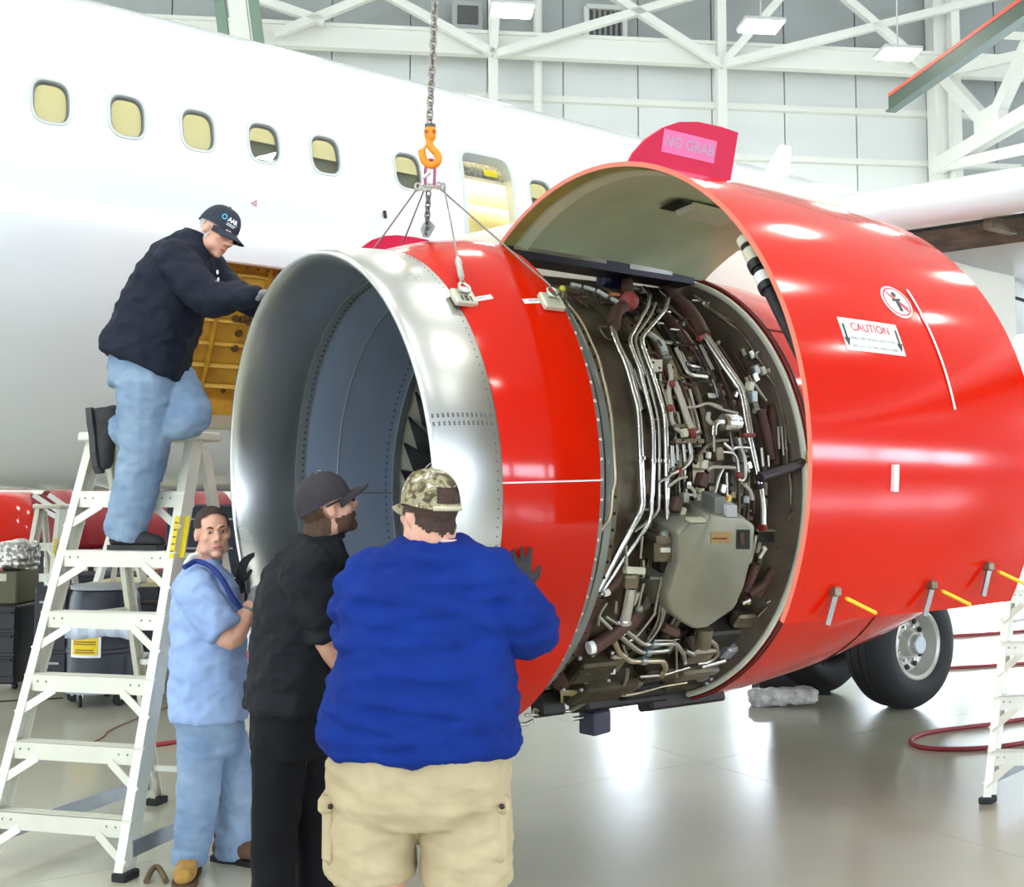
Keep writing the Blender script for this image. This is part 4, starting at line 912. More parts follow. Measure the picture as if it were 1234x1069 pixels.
# random small tube work on the case between the traced lines
rng = random.Random(11)
for k in range(70):
    a = math.radians(rng.uniform(-78, 40)); y = rng.uniform(2.78, 3.30); r = 0.955 + rng.uniform(0, 0.04)
    pts = [eng(y, r, a)]
    for j in range(rng.randint(2, 4)):
        if rng.random() < 0.55: a += math.radians(rng.choice((-1, 1))*rng.uniform(3, 12))
        else: y = min(3.35, max(2.74, y + rng.choice((-1, 1))*rng.uniform(0.04, 0.14)))
        pts.append(eng(y, r, a))
    m = MB(); m.tube(rounded(pts, 0.03, 3), rng.uniform(0.004, 0.009), 7); m.build('small_line', rng.choice((M_STEEL, M_TITAN, M_BROWN, M_DARK)), engine, angle=70)
for k in range(60):
    a = math.radians(rng.uniform(-80, 35)); y = rng.uniform(2.80, 3.34); s_ = rng.uniform(0.012, 0.035)
    m = MB(); m.bbox(eng(y, 0.96, a), (s_*1.6, s_*rng.uniform(.8, 1.8), s_*rng.uniform(.8, 1.6)), Matrix.Rotation(-a, 3, 'Y'), 0.004); m.build('small_fitting', rng.choice((M_TITAN, M_DARK, M_FLANGE, M_CASE, M_BROWN)), engine)

for k in range(60):
    a = math.radians(rng.uniform(-70, 68)); y = rng.uniform(3.30, 3.52); r = 0.90 + rng.uniform(0, 0.07)
    pts = [eng(y, r, a)]
    for j in range(rng.randint(1, 3)):
        if rng.random() < 0.75: a += math.radians(rng.choice((-1, 1))*rng.uniform(5, 18))
        else: y = min(3.52, max(3.28, y + rng.choice((-1, 1))*rng.uniform(0.03, 0.09)))
        pts.append(eng(y, r, a))
    fp = [pts[0]]
    for p0_, p1_ in zip(pts[:-1], pts[1:]):
        for q_ in range(1, 4):
            c_ = p0_ + (p1_-p0_)*(q_/3); dv = Vector((c_.x-EX, 0, c_.z-EZ)).normalized(); fp.append(Vector((EX + dv.x*r, c_.y, EZ + dv.z*r)))
    m = MB(); m.tube(fp, rng.uniform(0.005, 0.013), 7); m.build('rear_line', rng.choice((M_STEEL, M_TITAN, M_BROWN, M_BROWN, MATS['braided_hose'])), engine, angle=70)
for k in range(46):
    a = math.radians(rng.uniform(-72, 66)); y = rng.uniform(3.22, 3.52); s_ = rng.uniform(0.012, 0.032)
    m = MB(); m.bbox(eng(y, 0.93, a), (s_*2.2, s_*rng.uniform(.8, 1.8), s_*rng.uniform(.8, 1.8)), Matrix.Rotation(-a, 3, 'Y'), 0.004); m.build('rear_fitting', rng.choice((M_TITAN, M_FLANGE, M_STEEL, M_BROWN, M_BEIGE)), engine)
for k in range(40):
    a = math.radians(rng.uniform(25, 68)); y = rng.uniform(2.72, 3.3); r = 0.97 + rng.uniform(0, 0.05)
    pts = [eng(y, r, a)]
    for j in range(2):
        if rng.random() < 0.5: a += math.radians(rng.choice((-1, 1))*rng.uniform(4, 10))
        else: y = min(3.35, max(2.68, y + rng.choice((-1, 1))*rng.uniform(0.04, 0.12)))
        pts.append(eng(y, r, a))
    m = MB(); m.tube(rounded(pts, 0.03, 3), rng.uniform(0.005, 0.012), 7); m.build('upper_line', rng.choice((M_STEEL, M_TITAN, M_DARK, M_BROWN)), engine, angle=70)
# oil tank
tk = [(6, 110, 330), (6, 200, 245), (6, 320, 240), (6, 350, 185), (6, 610, 200), (6, 705, 275), (6, 690, 450), (6, 620, 740), (6, 540, 915), (6, 430, 990), (6, 330, 1060), (6, 240, 1069), (6, 140, 1010), (6, 50, 930), (6, 30, 820), (6, 110, 560)]
tc = spot(6, 400, 600, 1.12); tnrm = Vector((tc.x-EX, 0, tc.z-EZ)).normalized()
P0 = [at_plane(TL[6][0] + x/TL[6][2], TL[6][1] + y/TL[6][2], tc, tnrm) for _, x, y in tk]; P0 = rounded(P0, 0.014, 3, closed=True); cen = sum(P0, Vector())/len(P0)
m = MB(); loops = []
for sc, dp in ((0.93, 0.0), (0.97, -0.006), (0.993, -0.02), (1.0, -0.045), (1.0, -0.20)): loops.append([cen + (p-cen)*sc + tnrm*dp for p in P0])
n = len(P0); m.add(loops[0], [tuple(range(n))])
for l0, l1 in zip(loops[:-1], loops[1:]): m.add(l0 + l1, [(i, (i+1) % n, n+(i+1) % n, n+i) for i in range(n)])
tank = m.build('oil_tank', M_TANK, engine, angle=60)
def tpl(x0, y0, x1, y1, off, th, mm, name, parent=tank):
    q = [at_plane(TL[6][0] + x/TL[6][2], TL[6][1] + y/TL[6][2], tc + tnrm*off, tnrm) for x, y in ((x0, y0), (x1, y0), (x1, y1), (x0, y1))]; m = MB(); m.prism(q, -tnrm*th); return m.build(name, mm, parent, smooth=False)
tpl(360, 322, 508, 405, 0.004, 0.01, mat('tank_plate_gold', (192, 158, 108), 0.4, 0.3), 'data_plate'); tpl(372, 366, 480, 378, 0.0055, 0.002, mat('plate_ink', (120, 50, 40), 0.6), 'plate_line'); tpl(555, 305, 652, 452, 0.003, 0.01, M_DARK, 'sight_gauge'); tpl(580, 330, 610, 420, 0.005, 0.004, M_BROWN, 'gauge_glass')
tpl(478, 120, 556, 208, 0.0, 0.06, mat('cap_pale', (206, 208, 220), 0.4), 'filler_cap'); tpl(385, 60, 470, 190, -0.02, 0.08, M_FLANGE, 'filler_neck'); tpl(200, 225, 320, 250, 0.0, 0.03, M_BEIGE, 'tank_seam')
m = MB(); q = at_plane(800 + 105/6.289, 590 + 750/6.289, tc - tnrm*0.02, tnrm); m.ell(q, 0.016, n=10, m=6); m.build('tank_fitting', M_FLANGE, tank)
m = MB(); a, b = at_plane(850, 757, tc - tnrm*0.06, tnrm), at_plane(846, 780, tc - tnrm*0.06, tnrm); m.tube([a, b], 0.035, 14); m.build('tank_outlet', M_TITAN, tank)

# ================================================================ fan cowl door, swung open
DCX, DCZ, DR = -3.25, 1.895, 1.158
DA0, DA1 = math.radians(120.5), math.radians(-26.5)
def dr(y): t = (y - Y_A)/(Y_D - Y_A); return DR + 0.012*math.sin(math.pi*t) - 0.015*t
def door(y, a, off=0.0): r = dr(y) + off; return Vector((DCX + r*math.cos(a), y, DCZ + r*math.sin(a)))
ys = np.linspace(Y_A, Y_D + 0.02, 10); an = np.linspace(DA0, DA1, 60)
m = MB(); m.grid(lambda u, v: door(u, v), ys, an); fdoor = m.build('fan_cowl_door', M_RED, engine, angle=60)
m = MB(); m.grid(lambda u, v: door(u, v, -0.018), ys, an); m.build('door_inner_skin', M_OLIVE, fdoor)
m = MB()
for yy in (ys[0], ys[-1]): m.grid(lambda u, v: door(yy, v, u), [-0.018, 0.0], an)
for aa in (DA0, DA1): m.grid(lambda u, v: door(u, aa, v), ys, [-0.018, 0.0])
m.build('door_edge', mat('door_edge_pale', (226, 120, 96), 0.4), fdoor)
m = MB(); m.grid(lambda u, v: door(Y_A + 0.005 + u, v, -0.020), [0, 0.03, 0.06], np.linspace(DA0, math.radians(35), 40)); m.build('edge_strip', M_LIME, fdoor)
m = MB(); m.grid(lambda u, v: door(Y_A + 0.08 + 0.05*(1-u*u), v, -0.020 - 0.012*(1-u*u)), np.linspace(-1, 1, 5), np.linspace(DA0, DA1, 50)); m.build('inner_stiffener', M_OLIVE, fdoor)
def on_door(px, py, r=DR):
    p = at_cyl(px, py, DCX, DCZ, r); return p.y, math.atan2(p.z-DCZ, p.x-DCX)
def dpatch(name, y0, y1, a0, a1, off, mm, parent=fdoor, th=None):
    m = MB(); m.grid(lambda u, v: door(u, v, off), np.linspace(y0, y1, 6), np.linspace(a0, a1, 6)); return m.build(name, mm, parent)
# caution placard
ya, aa = on_door(1010, 392); yb, ab = on_door(1087, 421)
yc, ac = (ya+yb)/2, (aa+ab)/2; pw, ph = abs(yb-ya), 0.115
dpatch('caution_placard', yc-pw/2, yc+pw/2, ac-ph/2/DR, ac+ph/2/DR, 0.0015, M_LABEL)
DT = lambda oy, ov: (lambda u, v: door(yc + u + oy, ac + (v + ov)/DR, 0.003))
surf_text('CAUTION', 0.042, DT(0, 0.026), 'caution_lettering', M_REDINK, fdoor, 0.0006)
tw = pw*0.78
surf_text('MAKE SURE THE FAN COWL DOORS', pw*0.046, DT(0, -0.014), 'caution_lettering', M_INK, fdoor, 0.0)
surf_text('ARE FULLY LATCHED WHEN CLOSED', pw*0.046, DT(0, -0.042), 'caution_lettering', M_INK, fdoor, 0.0)
for sx in (-1, 1):
    m = MB(); u0 = sx*pw*0.445; f = DT(0, 0)
    m.add([f(u0-0.005, 0.035), f(u0+0.005, 0.035), f(u0+0.005, -0.015), f(u0-0.005, -0.015)], [(0, 1, 2, 3)]); m.add([f(u0-0.014, -0.015), f(u0+0.014, -0.015), f(u0, -0.046)], [(0, 1, 2)]); m.build('placard_arrow', M_INK, fdoor, smooth=False)
# round no-walk sign
ys_, as_ = on_door(1079, 365)
f = lambda u, v: door(ys_ + u, as_ + v/DR, 0.0015)
m = MB(); m.add([f(0, 0)] + [f(0.075*math.cos(t), 0.066*math.sin(t)) for t in np.linspace(0, 2*math.pi, 37)[:-1]], [(0, k+1, (k+1) % 36 + 1) for k in range(36)]); m.build('round_sign', M_LABEL, fdoor)
f = lambda u, v: door(ys_ + u, as_ + v/DR, 0.003)
m = MB(); rr = [f(q*math.cos(t), q*0.88*math.sin(t)) for t in np.linspace(0, 2*math.pi, 37)[:-1] for q in (0.060, 0.067)]
m.add(rr, [(2*k, 2*((k+1) % 36), 2*((k+1) % 36)+1, 2*k+1) for k in range(36)]); m.build('sign_ring', M_REDINK, fdoor)
m = MB(); m.add([f(-0.008, 0.012), f(0.010, 0.012), f(0.012, -0.04), f(-0.006, -0.04)], [(0, 1, 2, 3)]); m.add([f(-0.024, 0.008), f(0.024, 0.016), f(0.024, 0.006), f(-0.024, -0.002)], [(0, 1, 2, 3)]); m.add([f(0.012*math.cos(t), 0.030 + 0.011*math.sin(t)) for t in np.linspace(0, 2*math.pi, 13)[:-1]], [tuple(range(12))]); m.build('sign_figure', M_INK, fdoor)
m = MB(); m.add([f(-0.044, 0.036), f(-0.040, 0.042), f(0.046, -0.020), f(0.042, -0.042)], [(0, 1, 2, 3)]); m.build('sign_slash', M_REDINK, fdoor)
# long pale strip
y2, a2 = on_door(1091, 350); y3, a3 = on_door(1149, 494); yst = (y2+y3)/2
m = MB(); m.grid(lambda u, v: door(y2 + (y3-y2)*(v-a2)/(a3-a2) + u, v, 0.004), np.linspace(-0.006, 0.006, 3), np.linspace(a2, a3, 20)); m.build('rub_strip', M_LABEL, fdoor)
y4, a4 = on_door(1075, 560); y5, a5 = on_door(1075, 592)
m = MB(); m.grid(lambda u, v: door(y4 + u, v, 0.014), [-0.010, 0.010], np.linspace(a4, a5, 5)); m.grid(lambda u, v: door(y4 - 0.010, v, u), [0, 0.014], np.linspace(a4, a5, 5)); m.grid(lambda u, v: door(y4 + 0.010, v, u), [0, 0.014], np.linspace(a4, a5, 5)); m.build('hook_catch', M_LABEL, fdoor)
# strake with lettering
ysk, ask = on_door(760, 192); ask = math.radians(92)
best = None
for adeg in np.arange(70, 112, 1.0):
    q0 = proj(door(Y_A + 0.02, math.radians(adeg))); e = abs(q0[0]-757) + abs(q0[1]-190)
    if best is None or e < best[0]: best = (e, adeg)
ask = math.radians(best[1])
best = None
for yy in np.linspace(2.6, 3.6, 60):
    q0 = proj(door(yy, ask)); e = abs(q0[0]-879)
    if best is None or e < best[0]: best = (e, yy)
yend = best[1]
def solve_h(y, px, py):
    b_ = None
    for h in np.linspace(0, 0.45, 91):
        q0 = proj(door(y, ask, h)); e = abs(q0[1]-py)
        if b_ is None or e < b_[0]: b_ = (e, h)
    return b_[1]
h1 = solve_h(yend, 886, 168)*1.22
prof = [(Y_A+0.02, 0.0), (Y_A+0.04, h1*0.22), (Y_A+0.09, h1*0.50), (Y_A+0.16, h1*0.75), (Y_A+0.24, h1*0.92), (Y_A+0.33, h1*1.0), (Y_A+0.45, h1*1.02), (yend, h1), (yend, 0.0)]
tang = Vector((-math.sin(ask), 0, math.cos(ask)))
m = MB(); m.prism([door(y, ask, h - 0.01) - tang*0.006 for y, h in prof], tang*0.012); strake = m.build('strake', M_STRAKE_SHEEN, fdoor, angle=40)
m = MB(); m.grid(lambda u, v: door(Y_A + 0.04 + u, ask + v, 0.003), np.linspace(0, yend-Y_A-0.06, 5), [-0.03, 0.03]); m.build('strake_base', M_STRAKE_SHEEN, fdoor)
side = -1 if (door(3, ask) - tang*0.1 - CAM).length < (door(3, ask) + tang*0.1 - CAM).length else 1
ymid = Y_A + (yend-Y_A)*0.56; hm = h1*0.50; L_ = (yend-Y_A)*0.50
def stf(off): return lambda u, v: door(ymid + u, ask, hm + v) + tang*(side*(0.0065 + off))
q = [stf(0)(a_*L_/2, b_*h1*0.20) for a_, b_ in ((-1, -1), (1, -1), (1, 1), (-1, 1))]
m = MB(); m.prism(q, tang*(side*0.001)); m.build('strake_placard', mat('placard_pale_pink', (214, 96, 156), 0.4), fdoor, smooth=False)
surf_text('NO GRAB', L_*0.21, stf(0.002), 'strake_lettering', mat('lettering_grey', (168, 150, 172), 0.5), fdoor, 0.001)
# bottom latches
for px, py in ((1003, 711), (1119, 703), (1190, 682)):
    yl, al = on_door(px, py)
    base = door(yl, al, 0.002); nrm = Vector((math.cos(al), 0, math.sin(al))); dn = Vector((math.sin(al), 0, -math.cos(al)))
    m = MB(); m.bbox(base + nrm*0.008, (0.03, 0.028, 0.03), b=0.005); lt = m.build('door_latch', M_TITAN, fdoor)
    m = MB(); m.beam(base + nrm*0.012, base + nrm*0.03 + dn*0.10 + V(0, -0.02, 0), 0.014, 0.014); m.build('latch_lever', M_FLANGE, fdoor)
    m = MB(); m.beam(base + nrm*0.03 + V(0, 0.02, -0.01), base + nrm*0.06 + V(0.03, 0.09, -0.045), 0.03, 0.012, b=0.004); m.build('latch_handle', M_YELLOW, fdoor)
# hinges, pocket and hold-open rod inside
for yy in (Y_A + 0.18, Y_A + 0.60, Y_A + 1.0):
    hg = Vector((-3.847, yy, 2.885))
    m = MB(); m.beam(hg + V(-0.04, 0, -0.03), hg + V(0.06, 0, 0.07), 0.02, 0.03); m.beam(hg + V(-0.04, 0.05, -0.03), hg + V(0.06, 0.05, 0.07), 0.02, 0.03); m.tube([hg + V(0, -0.04, 0), hg + V(0, 0.09, 0)], 0.014, 10); m.build('door_hinge', M_TITAN, fdoor)
yp, ap = 0, 0
pk = at_cyl(852, 256, DCX, DCZ, DR - 0.036, far=True); yp, ap = pk.y, math.atan2(pk.z-DCZ, pk.x-DCX)
m = MB(); m.grid(lambda u, v: door(yp + u, ap + v, -0.06), [-0.13, 0.13], [-0.05, 0.05])
for du in (-0.13, 0.13): m.grid(lambda u, v: door(yp + du, ap + v, u), [-0.06, -0.03], [-0.05, 0.05])
for dv in (-0.05, 0.05): m.grid(lambda u, v: door(yp + u, ap + dv, v), [-0.13, 0.13], [-0.06, -0.03])
m.build('door_vent', M_BEIGE, fdoor, smooth=False)
dpatch('vent_shadow_patch', yp-0.22, yp-0.135, ap-0.05, ap+0.06, -0.037, M_DARK)  # dark patch painted as shadow beside the vent
ra_, rb_ = at_y(896, 288, Y_A + 0.14), at_y(972, 440, Y_A + 0.10)
m = MB(); m.tube([ra_, rb_ + (rb_-ra_)*0.15], 0.021, 14); rod = m.build('hold_open_rod', M_RUBBER, fdoor)
for t0, t1, mm, rad in ((0.0, 0.06, M_BEIGE, 0.026), (0.10, 0.20, M_BEIGE, 0.026), (0.20, 0.26, M_BLACK, 0.03), (0.30, 0.38, M_LABEL, 0.027), (0.38, 0.43, M_BLACK, 0.031)):
    m = MB(); m.tube([ra_ + (rb_-ra_)*t0, ra_ + (rb_-ra_)*t1], rad, 14); m.build('rod_collar', mm, fdoor)
# the door of the other side
DOOR2_EXTRA = 8
def door2(y, a, off=0.0):
    p = door(y, a, off); hx, hz = -3.847, 2.901; da = math.radians(DOOR2_EXTRA); dx, dz = p.x-hx, p.z-hz
    x = hx + dx*math.cos(da) - dz*math.sin(da); z = hz + dx*math.sin(da) + dz*math.cos(da)
    return Vector((2*EX - x, y, z))
m = MB(); m.grid(lambda u, v: door2(u, v), ys, an); d2 = m.build('fan_cowl_door', M_RED, engine, angle=60)
m = MB(); m.grid(lambda u, v: door2(u, v, -0.018), ys, an)
for yy in (ys[0], ys[-1]): m.grid(lambda u, v: door2(yy, v, u), [-0.018, 0.0], an)
m.build('door_inner_skin', M_OLIVE, d2)

m = MB(); pa_ = [door2(y, ask, h - 0.01) for y, h in prof]; tg2 = Vector((-tang.x, 0, tang.z)); m.prism([p - tg2*0.006 for p in pa_], tg2*0.012); m.build('strake', M_STRAKE_SHEEN, d2, angle=40)

# ================================================================ hoist
HD = 4.80
def hp(px, py, d=HD): return at_d(px, py, d)
CR = lambda x, y, d=HD: hp(470 + x/4.453, 60 + y/4.453, d)
hoist = thing('hoist_hook', 'orange crane hook hanging on a steel chain over the inlet cowl', 'hook', hp(518, 200))
lk = None; M_CHAIN = mat('chain_steel', (150, 146, 138), 0.35, 0.9)
def link_mesh(L, Wd, r):
    m = MB(); pts = [Vector((0, Wd/2*math.cos(t), (L-Wd)/2*(1 if math.sin(t) > 0 else -1) + Wd/2*math.sin(t))) for t in np.linspace(0, 2*math.pi, 17)[:-1]]
    m.tube(pts, r, 6, closed=True); return m
def chain(p_top, p_bot, pitch, L, Wd, r, parent, mm):
    n = int((p_top-p_bot).length/pitch); me = None
    d = (p_top-p_bot).normalized(); q = Vector((0, 0, 1)).rotation_difference(d).to_matrix().to_4x4()
    for k in range(n):
        p = p_bot + d*(pitch*(k+0.5))
        if me is None: o = link_mesh(L, Wd, r).build('chain_link', mm, parent, angle=80); me = o.data
        else: o = bpy.data.objects.new('chain_link', me); col.objects.link(o); o.parent = parent
        o.matrix_parent_inverse = parent.matrix_world.inverted(); o.matrix_basis = Matrix.Translation(p) @ q @ Matrix.Rotation((k % 2)*math.pi/2 + 0.5, 4, 'Z')
ctop, cbot = hp(531, -150), hp(517.5, 151)
chain(ctop, cbot, 0.033, 0.050, 0.030, 0.0055, hoist, M_CHAIN)
m = MB(); m.tube([ctop, Vector((ctop.x, ctop.y, CEIL_Z))], 0.012, 6); m.build('upper_chain', M_CHAIN, hoist)
m = MB(); m.tube([hp(518.5, 150), hp(518.5, 154)], 0.026, 16); m.build('swivel_collar', mat('collar_grey', (92, 92, 96), 0.4, 0.5), hoist)
m = MB(); m.tube([hp(518.5, 154), hp(518.5, 158), hp(518.5, 166), hp(518.5, 170)], [0.024, 0.030, 0.026, 0.018], 16); m.build('swivel_body', M_ORANGE, hoist)
for px in (513.5, 523.5):
    m = MB(); m.ell(hp(px, 158, HD-0.03), 0.009, n=8, m=5); m.build('swivel_bolt', mat('bolt_orange_dark', (170, 96, 20), 0.4), hoist)
hk = [(212, 486), (214, 510), (228, 535), (252, 555), (262, 580), (255, 605), (232, 622), (205, 618), (185, 598), (174, 570), (170, 540)]
m = MB(); m.tube(rounded([CR(*q) for q in hk], 0.03, 4), [0.017]*4 + [0.020]*40 + [0.012]*3 if False else 0.018, 12); m.build('hook_body', M_ORANGE, hoist, angle=80)
m = MB(); m.tube([CR(170, 542), CR(168, 530)], [0.018, 0.003], 10); m.build('hook_tip', M_ORANGE, hoist)
m = MB(); m.tube([CR(208, 497), CR(178, 540)], 0.008, 8); m.build('hook_latch', M_ORANGE, hoist)
sling = thing('lifting_sling', 'wire rope sling with shackles and turnbuckles from hook to inlet cowl', 'sling', hp(518, 228))
M_SHK = mat('shackle_magenta', (166, 74, 112), 0.4, 0.3); M_CABLE = mat('wire_rope', (140, 144, 140), 0.45, 0.7)
m = MB(); m.tube(rounded([CR(190, 735), CR(188, 640), CR(205, 590), CR(235, 590), CR(242, 640), CR(236, 730)], 0.03, 4), 0.0075, 8); m.build('shackle_bow', M_SHK, sling)
m = MB(); m.tube([CR(182, 735), CR(272, 735)], 0.009, 8); m.build('shackle_pin', M_STEEL, sling)
for x, y in ((150, 735), (185, 740), (210, 735), (262, 728), (285, 735)):
    m = MB(); pts = [CR(x + 14*math.cos(t), y + 18*math.sin(t)) for t in np.linspace(0, 2*math.pi, 13)[:-1]]; m.tube(pts, 0.006, 6, closed=True); m.build('shackle_ring', M_STEEL, sling)
m = MB(); m.tube([CR(175, 690), CR(215, 655)], 0.010, 8); m.build('hook_clip', M_STEEL, sling)
# fittings on the cowl
def fitting(y, a, label_txt, big):
    p = eng(y, band_r(min(max(y, Y_B), Y_A)) if y > Y_B else R_B, a, True); nrm = Vector((math.cos(a), 0, math.sin(a))); t = Vector((-math.sin(a), 0, math.cos(a)))
    R = Matrix((Vector((0, 1, 0)), t, nrm)).transposed()
    m = MB(); m.bbox(p + nrm*0.014, (0.10, 0.085, 0.028), R, 0.006); pl = m.build('fitting_plate', mat('fitting_cream', (206, 206, 186), 0.45, 0.3), sling)
    m = MB(); m.bbox(p + nrm*0.034 + t*0.022, (0.05, 0.03, 0.02), R, 0.006); m.build('fitting_boss', M_STEEL, sling)
    if label_txt: surf_text(label_txt, 0.04, lambda u, v: p + Vector((0, 1, 0))*(u) + t*(v - 0.022) + nrm*0.0295, 'fitting_lettering', M_INK, sling, 0.002)
    m = MB(); m.tube([p + nrm*0.045 + t*0.025 + Vector((0, 0.022*math.cos(s_), 0)) + t*0.028*math.sin(s_) for s_ in np.linspace(0, 2*math.pi, 13)[:-1]], 0.006, 6, closed=True); m.build('fitting_shackle', M_STEEL, sling)
    return p + nrm*0.05 + t*0.055
y1_, a1_ = on_band(546, 366); fA = fitting(max(y1_, Y_B+0.02), a1_, '151', True)
y2_, a2_ = on_band(664, 366); fB = fitting(min(y2_, Y_A-0.05), a2_, '', True)
fC = fitting(max(y1_, Y_B+0.02), math.pi - a1_, '', True); fD = fitting(min(y2_, Y_A-0.05), math.pi - a2_, '', True)
def cable(a, b, tb):
    m = MB(); m.tube([a, b], 0.0042, 6); m.build('wire_rope', M_CABLE, sling)
    if tb:
        d = (a-b); L = d.length; d.normalize()
        m = MB(); m.tube([b + d*0.02, b + d*0.05, b + d*0.12, b + d*0.15, b + d*0.17, b + d*0.22], [0.008, 0.013, 0.013, 0.013, 0.016, 0.006], 10); m.build('turnbuckle', mat('turnbuckle_grey', (176, 178, 170), 0.4, 0.6), sling)
cable(CR(290, 735), fA, True); cable(CR(268, 745), fB, False); cable(CR(150, 740), fC, False); cable(CR(182, 755), fD, False)
m = MB(); m.tube([fA, fA + (CR(290, 735)-fA)*0.01], 0.01, 6); m.build('cable_eye', M_STEEL, sling)
chain(CR(207, 745), CR(197, 985), 0.024, 0.036, 0.024, 0.0048, sling, mat('sling_chain', (118, 116, 112), 0.4, 0.8))
m = MB(); m.prism([CR(x, y) for x, y in ((178, 930), (215, 915), (240, 945), (225, 975), (205, 1005), (175, 1000), (162, 965))], FW*0.02); m.build('chain_grab', M_FLANGE, sling)
# ================================================================ ladders
def channel(mb, p0, p1, wdir, ddir, w, d, t=0.006):
    """C-shaped rail: web w across wdir, flanges d along ddir"""
    p0, p1 = Vector(p0), Vector(p1)
    wv, dv = Vector(wdir).normalized(), Vector(ddir).normalized()
    prof = [(-w/2, 0), (w/2, 0), (w/2, d), (w/2 - t, d), (w/2 - t, t), (-w/2 + t, t), (-w/2 + t, d), (-w/2, d)]
    n = len(prof); vs = [q + wv*a + dv*b for q in (p0, p1) for a, b in prof]
    mb.add(vs, [(i, (i+1) % n, n+(i+1) % n, n+i) for i in range(n)] + [tuple(range(n))[::-1], tuple(range(n, 2*n))])
def ladder(name, label, FRp, u, v, H, zs, group=None, sticker=True, shrink=0.10, lean=0.48, base_bars=True, mm=M_ALU):
    FRp, u, v = Vector(FRp), Vector(u), Vector(v)
    root = thing(name, label, 'ladder', FRp + u*0.5 + v*0.4, group)
    un, vn = u.normalized(), v.normalized()
    def fr(side, z):                      # side 0 right .. 1 left
        t = z/H; s_ = side + (0.5 - side)*2*shrink*t*1.0
        return FRp + u*(side + (0.5-side)*2*shrink*t) + v*(lean*t) + UPZ_*z
    def rr(side, z):
        t = z/H; return FRp + u*(side + (0.5-side)*2*(0.04 + (shrink+0.03-0.04)*t)) + v*(1 - (1-lean-0.06)*t) + UPZ_*z
    rails = []
    for sd_ in (0, 1):
        m = MB(); inn = un if sd_ == 0 else -un
        channel(m, fr(sd_, 0.03), fr(sd_, H), vn, inn, 0.085, 0.046); rail = m.build('front_rail', mm, root, smooth=False)
        m = MB(); channel(m, rr(sd_, 0.03), rr(sd_, H-0.05), vn, inn, 0.065, 0.028); m.build('rear_rail', mm, root, smooth=False)
        for f_ in (fr, rr):
            m = MB(); m.bbox(f_(sd_, 0.02) + inn*0.014, (0.075, 0.10, 0.04), Matrix((un, vn, UPZ_)).transposed(), 0.006); m.build('foot', M_RUBBER, root)
        if base_bars:
            m = MB(); m.beam(fr(sd_, 0.13), rr(sd_, 0.13), 0.012, 0.075); m.build('base_bar', mat('bar_galvanised', (176, 184, 190), 0.35, 0.8, var=0.2, vscale=8), root, smooth=False)
        m = MB(); z = H*0.55; m.beam(fr(sd_, z), rr(sd_, z), 0.008, 0.022); m.build('spreader', mm, root, smooth=False)
    for z in zs:
        a, b = fr(0, z), fr(1, z)
        m = MB(); m.beam(a - vn*0.032, b - vn*0.032, 0.008, 0.080); m.beam(a + UPZ_*0.037 + vn*0.005, b + UPZ_*0.037 + vn*0.005, 0.082, 0.006); m.beam(a + vn*0.042, b + vn*0.042, 0.006, 0.080)
        for k in range(4): m.beam(a + UPZ_*0.042 + vn*(-0.025 + 0.018*k), b + UPZ_*0.042 + vn*(-0.025 + 0.018*k), 0.006, 0.005)
        st = m.build('step', mm, root, smooth=False)
        for s0 in (0, 1):
            e_ = fr(s0, z); inward = (u if s0 == 0 else -u)*0.22; dn = fr(s0, z - 0.15)
            m = MB(); m.beam(dn - vn*0.035, e_ + inward - UPZ_*0.03 - vn*0.035, 0.040, 0.006, up=vn); m.build('step_brace', mm, root, smooth=False)
            for q in (0.10, 0.16):
                m = MB(); m.ell(e_ + (u if s0 == 0 else -u)*q - vn*0.036 + UPZ_*0.008, 0.006, n=6, m=4); m.build('rivet', M_FLANGE, st)
    for z in zs[::2]:
        m = MB(); m.beam(rr(0, z), rr(1, z), 0.02, 0.03); m.build('rear_bar', mm, root, smooth=False)
    c = (fr(0, H) + fr(1, H) + rr(0, H) + rr(1, H))/4
    m = MB(); m.bbox(c + UPZ_*0.0, ((fr(0, H)-fr(1, H)).length + 0.05, v.length*0.17 + 0.05, 0.05), Matrix((un, vn, UPZ_)).transposed(), 0.01); m.build('top_cap', mm, root)
    if sticker:
        a, b = fr(0, H*0.70), fr(0, H*0.80); m = MB(); m.beam(a - un*0.003 + vn*0.0, b - un*0.003, 0.004, 0.05, up=vn.cross(UPZ_)); m.beam(a - vn*0.044 + un*0.014, b - vn*0.044 + un*0.014, 0.026, 0.003); st = m.build('sticker', mat('sticker_yellow', (232, 206, 20), 0.5), root, smooth=False)
        m = MB()
        for k in range(5):
            q = a + (b-a)*(0.14 + 0.17*k); m.beam(q - vn*0.046 + un*0.014, q + (b-a)*0.04 - vn*0.046 + un*0.014, 0.018, 0.002)
        m.build('sticker_print', mat('sticker_ink', (120, 100, 10), 0.6), st, smooth=False)
    return fr, rr, root
UPZ_ = Vector((0, 0, 1))
L_FR = Vector((-5.10, 1.17, 0)); L_U = Vector((-0.56, -0.55, 0)); L_V = Vector((-0.66, 0.95, 0)); L_Z = [0.22, 0.535, 0.85, 1.155, 1.46, 1.765]
lfr, lrr, _ = ladder('stepladder', 'tall aluminium stepladder that the man in navy stands on', L_FR, L_U, L_V, 2.10, L_Z)
def LADDER_STEP(k): return (lfr(0, L_Z[k]) + lfr(1, L_Z[k]))/2 + UPZ_*0.046
q = at_z(1187, 968); q.z = 0
ladder('stepladder', 'aluminium stepladder standing on bare floor beside the open cowl door and red hose', q + RT*0.62, -RT*0.62, (FH_ := Vector((FW.x, FW.y, 0)).normalized())*0.75 + RT*0.75, 1.85, [0.25, 0.56, 0.87, 1.18, 1.49], sticker=False)
